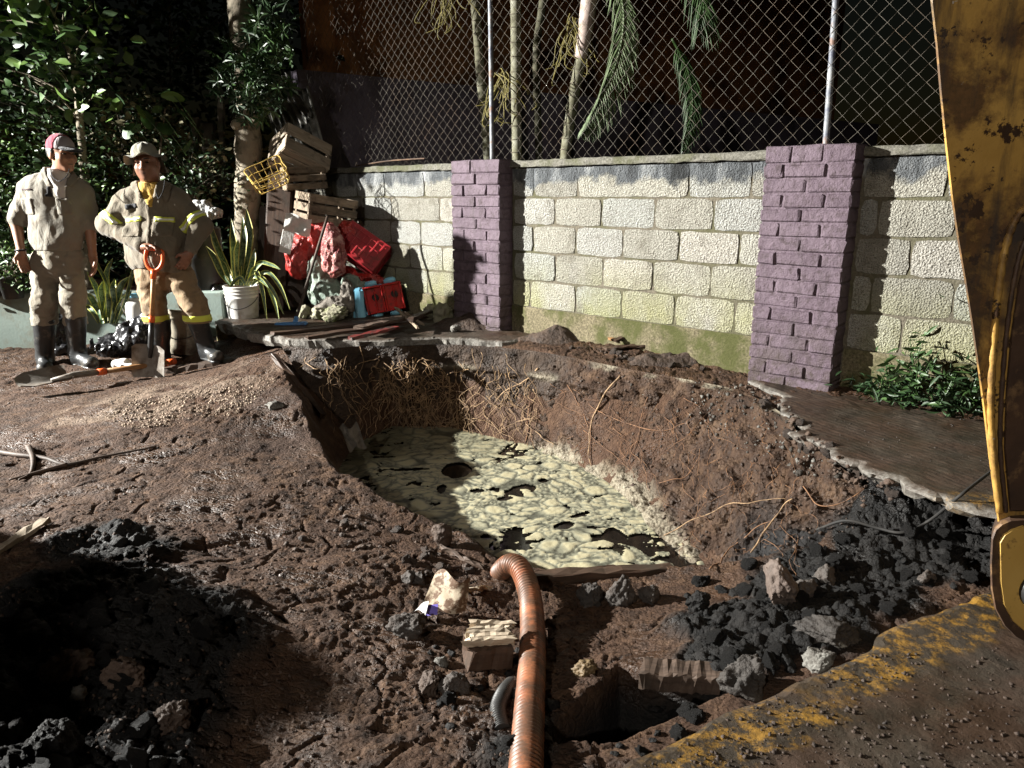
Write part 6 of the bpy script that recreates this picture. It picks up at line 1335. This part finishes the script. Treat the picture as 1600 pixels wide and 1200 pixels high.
for px0, px1, py, z0, lb in ((338, 432, 507, .0, 'mossy yellowish kerb block under the white bucket'),):
    a, b = at(px0, py, YB-.18), at(px1, py, YB-.18); obj('kerb_block', box(b[0]-a[0], .42, a[2]-.02, ((a[0]+b[0])/2, YB-.0, (a[2]+.02)/2-.004), bev=.015, jit=.006), simple('mossy_yellow_kerb', (.10, .085, .03), (.22, .19, .08), 6, .9, .6, 35, (.05, .045, .03), 5, (.45, .6), coord='Generated'), None, False, label=lb, cat='kerb')
# tipped beige bucket, white jug, log, glove
tb = empty('bucket', at(286, 553, 5.98), 'muddy beige bucket without a lid standing between the legs of the hatted man', 'bucket', None, (R(-10), R(6), 0))
local('bucket_body', lathe([(.118, .0), (.124, .006), (.142, .27), (.149, .275), (.146, .30), (.155, .305), (.152, .34), (.156, .346), (.146, .346), (.134, .2), (.115, .012), (0, .01)], 36), M['beige_plastic'], tb, True)
local('handle', tube([(.156*math.sin(a), -.156*math.cos(a)*.9-.014, .255-.13*math.cos(a)) for a in np.linspace(-1.45, 1.45, 24)], .0034, 6), M['black_steel'], tb)
local('rim_ring', tube([(.15*math.cos(a), .15*math.sin(a), .349) for a in np.linspace(0, 6.283, 33)], .008, 6), M['beige_plastic'], tb, True)
jg = empty('jug', at(216, 508, 6.15), 'small white plastic jug behind the upright shovel', 'jug'); jc = at(216, 508, 6.15)
obj('jug_body', lathe([(0, .0), (.075, .0), (.082, .01), (.082, .17), (.07, .20), (.04, .215), (.036, .235), (0, .236)], 24, jc), M['white_plastic'], jg, True); obj('handle', tube(spline([jc+(-.03, -.02, .225), jc+(-.085, -.03, .215), jc+(-.098, -.03, .15), jc+(-.08, -.03, .11)], 14), .010, 8), M['white_plastic'], jg, True); obj('cap', lathe([(.038, .235), (.038, .262), (.034, .266), (0, .266)], 18, jc), M['blue_plastic'], jg, True)
beam(at(258, 580, 5.5)+(0, 0, .0), at(346, 571, 5.55)+(0, 0, .01), .09, .06, M['muddy_wood'], 'log', 'muddy log lying at the right foot of the hatted man', 'log', wob=.01)
gv = empty('work_glove', at(190, 572, 5.5), 'pale work glove lying beside the flat shovel handle', 'glove'); f = Field(at(190, 572, 5.5)-.12, at(190, 572, 5.5)+.12, .006); gc = at(190, 571, 5.5)
f.seg(gc+(-.04, 0, .01), gc+(.02, .01, .015), .035, .04, .02, None)
for q, L in ((-.03, .06), (-.01, .075), (.01, .07), (.03, .055)): f.seg(gc+(.03, q, .012), gc+(.03+L, q*1.3, .008), .013, .011, .006)
f.seg(gc+(-.01, -.03, .012), gc+(.03, -.065, .01), .014, .012, .008); obj('glove_body', f.mesh(), M['paper'], gv, True)
# mint planter wall with pots
YW = 6.35; a, b = at(-90, 456, YW), at(346, 456, YW); pw = empty('planter_wall', (a[0]*.5+b[0]*.5, YW, .1), 'low mint green planter wall behind the workers', 'wall')
obj('wall_face', box(b[0]-a[0], .14, a[2]-.02, ((a[0]+b[0])/2, YW+.07, (a[2]+.02)/2), bev=.012), M['mint'], pw); obj('planter_soil', box(b[0]-a[0]+.6, 1.3, .3, ((a[0]+b[0])/2-.3, YW+.79, a[2]-.19), bev=.02), M['soil'], pw)
def pot(px, py, y, s, label):
    c = at(px, py, y); p = empty('plant_pot', c, label, 'pot'); obj('pot_body', lathe([(0, 0), (.075*s, 0), (.10*s, .17*s), (.108*s, .172*s), (.108*s, .195*s), (.098*s, .195*s), (.09*s, .16*s), (0, .158*s)], 24, c), M['pot'], p, True); return c
pc1 = pot(22, 466, 6.25, 1.0, 'black nursery pot standing on the planter wall at the left'); pc2 = pot(-8, 462, 6.35, 1.1, 'second black pot cut by the left picture edge')
# ------------------------------------------------------------------ vegetation
def leaf_mesh(C, s, asp=.5, up=.2, droop=.5, seed=0):
    """many folded leaves: C centres (n,3), s sizes"""
    r = np.random.default_rng(seed); n = len(C); d = r.normal(size=(n, 3)); d[:, 2] = d[:, 2]*.5-droop*.5; d /= np.linalg.norm(d, axis=1, keepdims=True)
    nn = r.normal(size=(n, 3))+np.array((-.3, -.5, up+.6)); nn -= d*(nn*d).sum(1, keepdims=True); nn /= np.linalg.norm(nn, axis=1, keepdims=True); sd = np.cross(d, nn); s = np.asarray(s)[:, None]
    w = asp*r.uniform(.7, 1.2, (n, 1)); pts_ = [C-d*s*.5, C-d*s*.12+sd*s*w*.5+nn*s*.07, C+d*s*.18+sd*s*w*.42+nn*s*.04, C+d*s*.5-nn*s*.12, C+d*s*.18-sd*s*w*.42+nn*s*.04, C-d*s*.12-sd*s*w*.5+nn*s*.07, C+d*s*.02-nn*s*.03]
    V = np.stack(pts_, 1).reshape(-1, 3); b = np.arange(n)[:, None]*7; F = np.concatenate([b+np.array(f)[None] for f in ((0, 6, 1), (1, 6, 2), (2, 6, 3), (3, 6, 4), (4, 6, 5), (5, 6, 0))]); return V, F
def cluster(poly, y0, y1, n, sz, spread=.12, per=22, seed=0):
    r = np.random.default_rng(seed); pl = np.array(poly, float); C = []
    while len(C)*per < n:
        x, y = r.uniform(pl[:, 0].min(), pl[:, 0].max()), r.uniform(pl[:, 1].min(), pl[:, 1].max())
        if inside(np.array([x]), np.array([y]), pl)[0]: C.append(aty(x, y, r.uniform(y0, y1)))
    C = np.repeat(np.array(C), per, 0); P = C+r.normal(size=C.shape)*spread*np.array((1, .9, .8)); return P, r.uniform(sz*.55, sz*1.3, len(P)), C[::per]
def shrub(name, label, cat, poly, y0, y1, n, sz, mats, stem, seed, spread=.12, asp=.5, group=None, twigs=30, tm='thin_bark'):
    base = np.array(stem[0]); root_ = empty(name, base, label, cat, group); k = len(mats)
    allc = []
    for i, (mk, fr) in enumerate(mats):
        P, s, C = cluster(poly, y0, y1, int(n*fr), sz, spread, 22, seed*7+i); o = obj('foliage', leaf_mesh(P, s, asp, seed=seed*3+i), M[mk], root_, origin='world'); o['kind'] = 'stuff'; allc.append(C)
    obj('stem', tube(spline(stem, 30), np.linspace(stem_r.get(name, .02), .008, 30)*(1+.15*noise(spline(stem, 30), 9, seed)), 9), M[tm], root_, True)
    Vs, Fs, n0 = [], [], 0; C = np.concatenate(allc); S = spline(stem, 20)
    for c in C[:twigs]:
        a = S[min(19, int(np.argmin(np.linalg.norm(S-c-(0, 0, -.25), axis=1))))]; P = spline([a, (a+c)/2+(0, 0, .05), c], 8); V, F = tube(P, np.linspace(.008, .003, 8), 4, False); Vs.append(V); Fs.append(np.array(F)+n0); n0 += len(V)
    tw = obj('twigs', (np.concatenate(Vs), np.concatenate(Fs)), M[tm], root_, origin='world'); tw['kind'] = 'stuff'; return root_
stem_r = {'shrub': .02, 'tree': .05}
A = aty
shrub('shrub', 'bright leafy hedge bush at the left picture edge', 'shrub', [(-80, 280), (60, 250), (110, 330), (70, 450), (-80, 470)], 6.5, 7.1, 2600, .058, [('leaf', .55), ('leaf_light', .25), ('leaf_dark', .2)], [A(20, 470, 6.8), A(15, 400, 6.8), A(30, 300, 6.8)], 1)
shrub('shrub', 'dense bush rising behind the red cap', 'shrub', [(-60, 150), (60, 120), (150, 200), (190, 320), (100, 320), (-60, 290)], 6.8, 7.5, 2600, .06, [('leaf', .6), ('leaf_dark', .3), ('leaf_light', .1)], [A(100, 470, 7.2), A(95, 350, 7.2), A(80, 180, 7.2)], 2)
shrub('tree', 'thin mossy tree with broad leaves at the top left corner', 'tree', [(-60, -60), (170, -60), (190, 60), (150, 160), (40, 150), (-60, 190)], 6.6, 7.2, 700, .12, [('leaf', .6), ('leaf_light', .2), ('leaf_dark', .2)], [A(140, 480, 7.0), A(136, 330, 7.0), A(126, 200, 6.95), A(112, 90, 6.9), A(72, 0, 6.8), A(50, -60, 6.8)], 3, .16, .6, None, 26, 'bark')
shrub('shrub', 'climbing dry leaved vine between the two men', 'vine', [(140, 150), (230, 150), (290, 220), (260, 300), (150, 290)], 7.0, 7.6, 1300, .06, [('leaf', .4), ('leaf_dry', .3), ('leaf_dark', .3)], [A(200, 470, 7.3), A(195, 330, 7.3), A(190, 180, 7.3)], 4)
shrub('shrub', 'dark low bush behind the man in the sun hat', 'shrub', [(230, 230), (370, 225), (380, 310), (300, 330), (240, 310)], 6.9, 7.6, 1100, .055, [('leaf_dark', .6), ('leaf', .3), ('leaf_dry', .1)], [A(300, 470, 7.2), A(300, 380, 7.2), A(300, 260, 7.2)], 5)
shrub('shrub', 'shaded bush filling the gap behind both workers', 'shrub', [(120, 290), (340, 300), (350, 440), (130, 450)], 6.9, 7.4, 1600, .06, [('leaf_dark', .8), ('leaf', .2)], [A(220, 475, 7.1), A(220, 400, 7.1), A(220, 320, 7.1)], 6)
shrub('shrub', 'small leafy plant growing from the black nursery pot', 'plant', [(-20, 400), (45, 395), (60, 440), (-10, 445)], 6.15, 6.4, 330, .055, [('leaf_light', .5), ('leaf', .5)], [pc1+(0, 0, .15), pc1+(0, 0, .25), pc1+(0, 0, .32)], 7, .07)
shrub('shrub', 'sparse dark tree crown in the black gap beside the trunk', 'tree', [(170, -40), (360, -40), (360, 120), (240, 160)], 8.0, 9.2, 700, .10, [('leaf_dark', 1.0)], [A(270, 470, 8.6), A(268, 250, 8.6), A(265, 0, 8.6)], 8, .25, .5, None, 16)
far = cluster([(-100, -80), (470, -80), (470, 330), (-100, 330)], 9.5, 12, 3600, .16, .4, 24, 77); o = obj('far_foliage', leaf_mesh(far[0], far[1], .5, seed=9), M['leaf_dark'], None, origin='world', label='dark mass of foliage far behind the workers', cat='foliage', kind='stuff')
# single big round leaves between the men
bl_ = empty('broad_leaf_plant', A(250, 330, 6.9), 'plant with big round green leaves above the sun hat', 'plant')
obj('stem', tube(spline([A(262, 470, 7.0), A(258, 330, 6.95), A(250, 250, 6.9), A(258, 170, 6.85)], 24), np.linspace(.016, .008, 24), 7), M['thin_bark'], bl_, True)
def disc_leaf(c, r, tilt, roll, m, parent, pointed=.25):
    def f(u, v):
        a = u*2*np.pi; rr = r*v*(1+pointed*np.cos(a)**6*(np.cos(a) > 0)); x = rr*np.cos(a); y = rr*np.sin(a)*.85; z = -.12*r*(v**2)*(.6+.6*np.cos(2*a))-.1*np.abs(y)
        return np.stack((x, y, z), -1)
    V, F = grid(21, 5, f); V, F = xf((V, F), c, (tilt, roll, RNG.uniform(0, 6.3))); return obj('leaf', (V, F), m, parent, True)
for px, py, s in [(272, 150, .085), (256, 142, .06), (232, 188, .085), (212, 200, .06), (258, 200, .08), (200, 205, .07), (292, 228, .06), (140, 185, .06), (245, 170, .055), (222, 175, .06), (285, 175, .05), (180, 190, .06), (55, 85, .09), (40, 60, .08), (92, 55, .08), (120, 20, .09), (30, 30, .09), (140, 95, .06), (72, 66, .07)]:
    c = A(px, py, 6.75+RNG.uniform(-.1, .1)); disc_leaf(c, s, R(RNG.uniform(20, 60)), R(RNG.uniform(-60, 10)), M['leaf' if RNG.random() < .6 else 'leaf_light'], bl_); obj('petiole', tube(spline([c, c+(.05, .08, -.10), c+(.08, .2, -.22)], 8), .0045, 5), M['leaf'], bl_)
# main tree
tr = empty('tree', A(388, 500, 7.1), 'pale smooth tree trunk beside the junk pile with lobed leaves', 'tree')
tp = spline([A(384, 480, 7.1), A(386, 330, 7.1), A(389, 240, 7.12), A(386, 150, 7.14), A(378, 60, 7.16), A(374, -20, 7.2), A(372, -160, 7.25)], 90)
V, F = tube(tp, np.linspace(.125, .095, 90)*(1+.07*noise(tp, 5, 3)+.05*noise(tp, 14, 4)), 20); V = V+.012*np.stack([fbm(V, 9, 3, q) for q in (1, 2, 3)], -1); obj('trunk', (V, F), M['bark'], tr, True)
for px, py in ((368, 195), (399, 182), (372, 40)): 
    V, F = rock(.045, .04, .05, px, 2, .3, False); obj('bark_knot', (V+A(px, py, 7.03), F), M['bark'], tr, True)
def lobed(c, r, m, parent):
    V, F = [(0, 0, 0)], []; n = 7
    for k in range(n):
        a = -2.2+4.4*k/(n-1); L = r*(1-.22*abs(a)/2.2); d = np.array((math.cos(a), math.sin(a), 0)); s = np.array((-d[1], d[0], 0)); i = len(V)
        V += [d*L*.35+s*L*.08, d*L*.7+s*L*.14+(0, 0, -.05*r), d*L+(0, 0, -.22*r), d*L*.7-s*L*.14+(0, 0, -.05*r), d*L*.35-s*L*.08]; F.append((0, i, i+1, i+2)); F.append((0, i+2, i+3, i+4))
    V, F = xf((np.array(V), F), c, (RNG.uniform(.3, 1.3), RNG.uniform(-.6, .4), RNG.uniform(0, 6.3))); return obj('leaf', (V, F), m, parent)
for _ in range(150):
    px, py = RNG.normal(412, 24), RNG.normal(125, 42)
    if px > 455 or py < -20: continue
    if py > 190: px, py = RNG.normal(415, 14), RNG.uniform(60, 180)
    lobed(A(px, py, RNG.uniform(6.65, 7.05)), RNG.uniform(.07, .15), M['leaf' if RNG.random() < .55 else 'leaf_dark'], tr)
for _ in range(26): lobed(A(RNG.normal(352, 16), RNG.uniform(60, 175), RNG.uniform(6.8, 7.1)), RNG.uniform(.06, .11), M['leaf_dark' if RNG.random() < .5 else 'leaf'], tr)
for _ in range(40): lobed(A(RNG.uniform(380, 450), RNG.uniform(-40, 60), RNG.uniform(6.8, 7.3)), RNG.uniform(.08, .15), M['leaf_dark'], tr)
for a, b in (((386, 110), (345, 103)), ((386, 118), (415, 140)), ((384, 60), (420, 40)), ((388, 150), (420, 165))): obj('branch', tube(spline([A(*a, 7.05), A((a[0]+b[0])/2, (a[1]+b[1])/2-6, 6.95), A(*b, 6.9)], 10), np.linspace(.014, .006, 10), 6), M['thin_bark'], tr, True)
# dark leaning stumps left of the trunk
for k, (a, b, w) in enumerate([((330, 300), (326, 195), .10), ((300, 290), (305, 185), .08), ((350, 310), (345, 150), .05)]): beam(A(*a, 7.7), A(*b, 7.8), w, w*.8, M['thin_bark'], 'dead_trunk', ['thick dead trunk in the shade left of the tree', 'dead trunk with a broken top above the sun hat', 'thin dead stem next to the pale tree trunk'][k], 'trunk', up=(0, 1, 0), wob=.012)
# spiky plant in front of the planter wall
sk = empty('spiky_plant', A(168, 505, 6.12), 'clump of yellow edged sword leaves beside the capped man', 'plant')
for P, w in [([(168, 505), (170, 470), (166, 430), (176, 403)], .045), ([(174, 505), (182, 470), (190, 445), (203, 432)], .05), ([(163, 505), (157, 470), (148, 445), (136, 425)], .045), ([(160, 505), (150, 480), (142, 465), (134, 458)], .05), ([(172, 505), (178, 475), (176, 450), (180, 435)], .05), ([(178, 505), (186, 480), (196, 465), (206, 455)], .045), ([(166, 505), (162, 478), (158, 455), (160, 440)], .05), ([(155, 505), (146, 488), (138, 480), (132, 480)], .04), ([(182, 505), (196, 470), (206, 430), (212, 405)], .03), ([(160, 505), (168, 450), (150, 410), (146, 390)], .028)]:
    ribbon('leaf', [A(*q, 6.12+RNG.uniform(-.08, .05)) for q in P], w, M['spiky'], sk, .2, RNG.uniform(-.6, .6))
# weeds at the foot of the right-hand wall
for k, (x0, lb) in enumerate([(1395, 'low weed at the wall foot nearest the wide pillar'), (1440, 'tallest weed in front of the right wall bay'), (1490, 'dark leafy weed beside the excavator arm'), (1525, 'weed half hidden by the excavator arm')]):
    c = np.array(wp(wall_t(x0, 600)[0], .10, .33)); wd = empty('weed', c, lb, 'weed', 'weeds along the right wall'); r = np.random.default_rng(50+k); n = 130; hgt = [.18, .34, .22, .2][k]
    C = c+np.stack((r.normal(0, .10, n), r.normal(0, .07, n), np.abs(r.normal(0, .5, n))*hgt*.9), -1); o = obj('foliage', leaf_mesh(C, r.uniform(.04, .09, n), .26, seed=60+k), M['leaf_dark' if k != 1 else 'leaf'], wd, origin='world'); o['kind'] = 'stuff'
    for j in range(9):
        e = c+np.array((r.normal(0, .1), r.normal(0, .05)-.02, hgt*r.uniform(.5, 1.1))); P = spline([c+np.array((r.normal(0, .04), 0, 0)), (c+e)/2+(0, 0, .04), e], 10); obj('stem', tube(P, np.linspace(.004, .0015, 10), 5), M['leaf'], wd)
        if j < 6: C2 = P[3:]+r.normal(0, .012, (7, 3)); o = obj('stem_leaves', leaf_mesh(C2, r.uniform(.05, .09, 7), .24, seed=80+j), M['leaf'], wd, origin='world')
# palms behind the fence
def palm(pxs, y, r, label, sheath=None):
    P = spline([A(px, py, y) for px, py in pxs], 160); p = empty('palm_tree', P[0], label, 'palm', 'slender palms behind the fence'); s = np.r_[0, np.cumsum(np.linalg.norm(np.diff(P, axis=0), axis=1))]
    V, F = tube(P, r*(1+.14*np.exp(-((s % .11)/.012)**2)), 16); o = obj('trunk', (V, F), M['palm_trunk'], p, True)
    for k in range(1, int(s[-1]/.11)):   # ring scars
        i = int(np.searchsorted(s, k*.11)); t = P[min(i+1, 159)]-P[i-1]; t /= np.linalg.norm(t); obj('ring_scar', tube([P[i]-t*.004, P[i]+t*.004], r*1.15, 12, True), M['thin_bark'], p, True)
    if sheath: Q = spline([A(px, py, y-.01) for px, py in sheath], 20); obj('crown_sheath', tube(Q, np.linspace(r*1.15, r*1.7, 20), 14), simple('pale_palm_sheath', (.36, .27, .24), (.52, .43, .38), 5, .6, .3, 30, (.2, .15, .1), 8), p, True)
    return p
palm([(812, 420), (808, 250), (806, 100), (806, -120)], 6.7, .043, 'straight pale ringed palm trunk right of the left fence post'); p2 = palm([(868, 420), (884, 240), (900, 130), (912, 75), (925, 0), (945, -120)], 6.6, .046, 'leaning palm trunk with a pale sheath behind the fence', [(907, 92), (914, 50), (921, 0), (934, -60)])
palm([(770, 420), (762, 250), (752, 130), (742, 0), (734, -120)], 7.2, .040, 'dim mossy palm trunk left of the left fence post'); palm([(838, 420), (842, 250), (838, 90), (848, 0), (856, -120)], 7.6, .035, 'darkest thin palm trunk in the shade behind the fence')
def frond(P, y, L, label, m='frond', n=46, side=1, hang=.8, w=.022):
    f = empty('palm_frond', A(*P[0], y), label, 'frond'); S = spline([A(px, py, y+.04*i) for i, (px, py) in enumerate(P)], n); obj('rachis', tube(S, np.linspace(.013, .003, n), 7), M[m], f, True); T, N, B = frames(S)
    for i in range(3, n):
        t = i/(n-1); l = L*math.sin(math.pi*min(.97, .12+.85*t))**.7
        for s in (-1, 1):
            d = np.array((s*side*.75, -.25+.25*s, -.3-hang*t))+T[i]*.9+RNG.normal(0, .05, 3); d /= np.linalg.norm(d); a = S[i]; b = a+d*l*.55; c = a+d*l+np.array((0, 0, -l*.25)); ww = w*(1-.3*t); sd = np.cross(d, (0, 1, 0)); sd /= np.linalg.norm(sd)
            V = [a-sd*ww*.2, a+sd*ww*.2, b+sd*ww*.5, c, b-sd*ww*.5, (a+b)/2+(0, -.006, 0), b+(0, -.008, 0)]; obj('leaflet', (np.array(V), [(0, 1, 5), (1, 2, 6, 5), (2, 3, 6), (3, 4, 6), (4, 0, 5, 6)]), M[m], f)
    return f
frond([(945, -60), (972, 0), (972, 60), (955, 120), (930, 170), (908, 205)], 6.35, .30, 'big lit palm frond hanging behind the fence', n=52)
frond([(1060, -80), (1085, -30), (1100, 10), (1092, 45)], 6.6, .34, 'thin palm frond tips hanging in at the top', 'leaf', 20); frond([(1050, 60), (1075, 110), (1082, 170), (1068, 232)], 7.4, .26, 'dim drooping palm frond just above the coping', 'leaf', 34)
for k, (px, py, y, lb) in enumerate([(784, 150, 6.5, 'yellowish branched palm flower stalks beside the left fence post'), (893, 70, 6.6, 'yellowish branched palm flower stalks beside the leaning trunk'), (700, 5, 7.0, 'yellowish branched palm flower stalks at the top of the fence')]):
    Vs, Fs, n0 = [], [], 0; r = np.random.default_rng(90+k)
    for j in range(26):
        a = A(px+r.normal(0, 5), py-30+r.normal(0, 10), y); b = a+np.array((r.normal(0, .10), r.normal(0, .08), -r.uniform(.08, .34))); q = tube(spline([a, (a+b)/2+np.array((r.normal(0, .03), 0, .03)), b, b+np.array((r.normal(0, .05), 0, -r.uniform(.02, .07)))], 10), .0045, 5, False); Vs.append(q[0]); Fs += [tuple(x+n0 for x in f) for f in q[1]]; n0 += len(q[0])
    obj('palm_flower_stalk', (np.concatenate(Vs), Fs), simple('yellow_stalk', (.10, .085, .016), (.19, .155, .035), 9, .7, 0), None, True, label=lb, cat='flower stalk')
# ------------------------------------------------------------------ neighbouring house behind the wall
hb = empty('house', (0, 11, 0), 'neighbouring house with rusty orange upper wall behind the fence', 'house'); v0, v1 = np.array((-2.15, 7.9, 0)), np.array((6.5, 13.8, 0)); d = (v1-v0)/np.linalg.norm(v1-v0); nb = np.array((-d[1], d[0], 0))
def hw(name, t0, t1, off, th, z0, z1, m):
    P = [v0+d*t0+nb*off, v0+d*t1+nb*off, v0+d*t1+nb*(off+th), v0+d*t0+nb*(off+th)]; obj(name, prism(P, z0, z1), m, hb)
hw('lower_wall', 0, 10.5, 0, .18, 0, 2.62, M['violet_wall']); hw('upper_wall', .50, 10.5, .9, .25, 0, 7.0, M['orange_wall']); hw('ledge', .4, 10.5, .19, .70, 2.45, 2.55, M['coping']); hw('side_pier', .40, .72, .75, .20, 0, 7.0, M['orange_wall'])
# ------------------------------------------------------------------ lamp stands outside the picture (the light comes from them)
for loc, lb in ((LAMP_A, 'floodlight on a tall stand to the left of the site'), (LAMP_B, 'floodlight on a stand behind the photographer')):
    q = empty('floodlight', (loc[0], loc[1], .05), lb, 'lamp'); b = np.array(loc); d = np.array((-.3, 4.5, .5))-b; d /= np.linalg.norm(d); back = b-d*.22
    obj('housing', xf(box(.34, .12, .26, bev=.02), back, (math.asin(d[2]), 0, math.atan2(-d[0], d[1]))), M['black_steel'], q); obj('pole', tube([(back[0], back[1], .0), back], .03, 10), M['machine_dark'], q)
    for a in (0, 2.1, 4.2): obj('leg', tube([(back[0], back[1], .9), (back[0]+.6*math.cos(a), back[1]+.6*math.sin(a), .0)], .018, 8), M['machine_dark'], q)
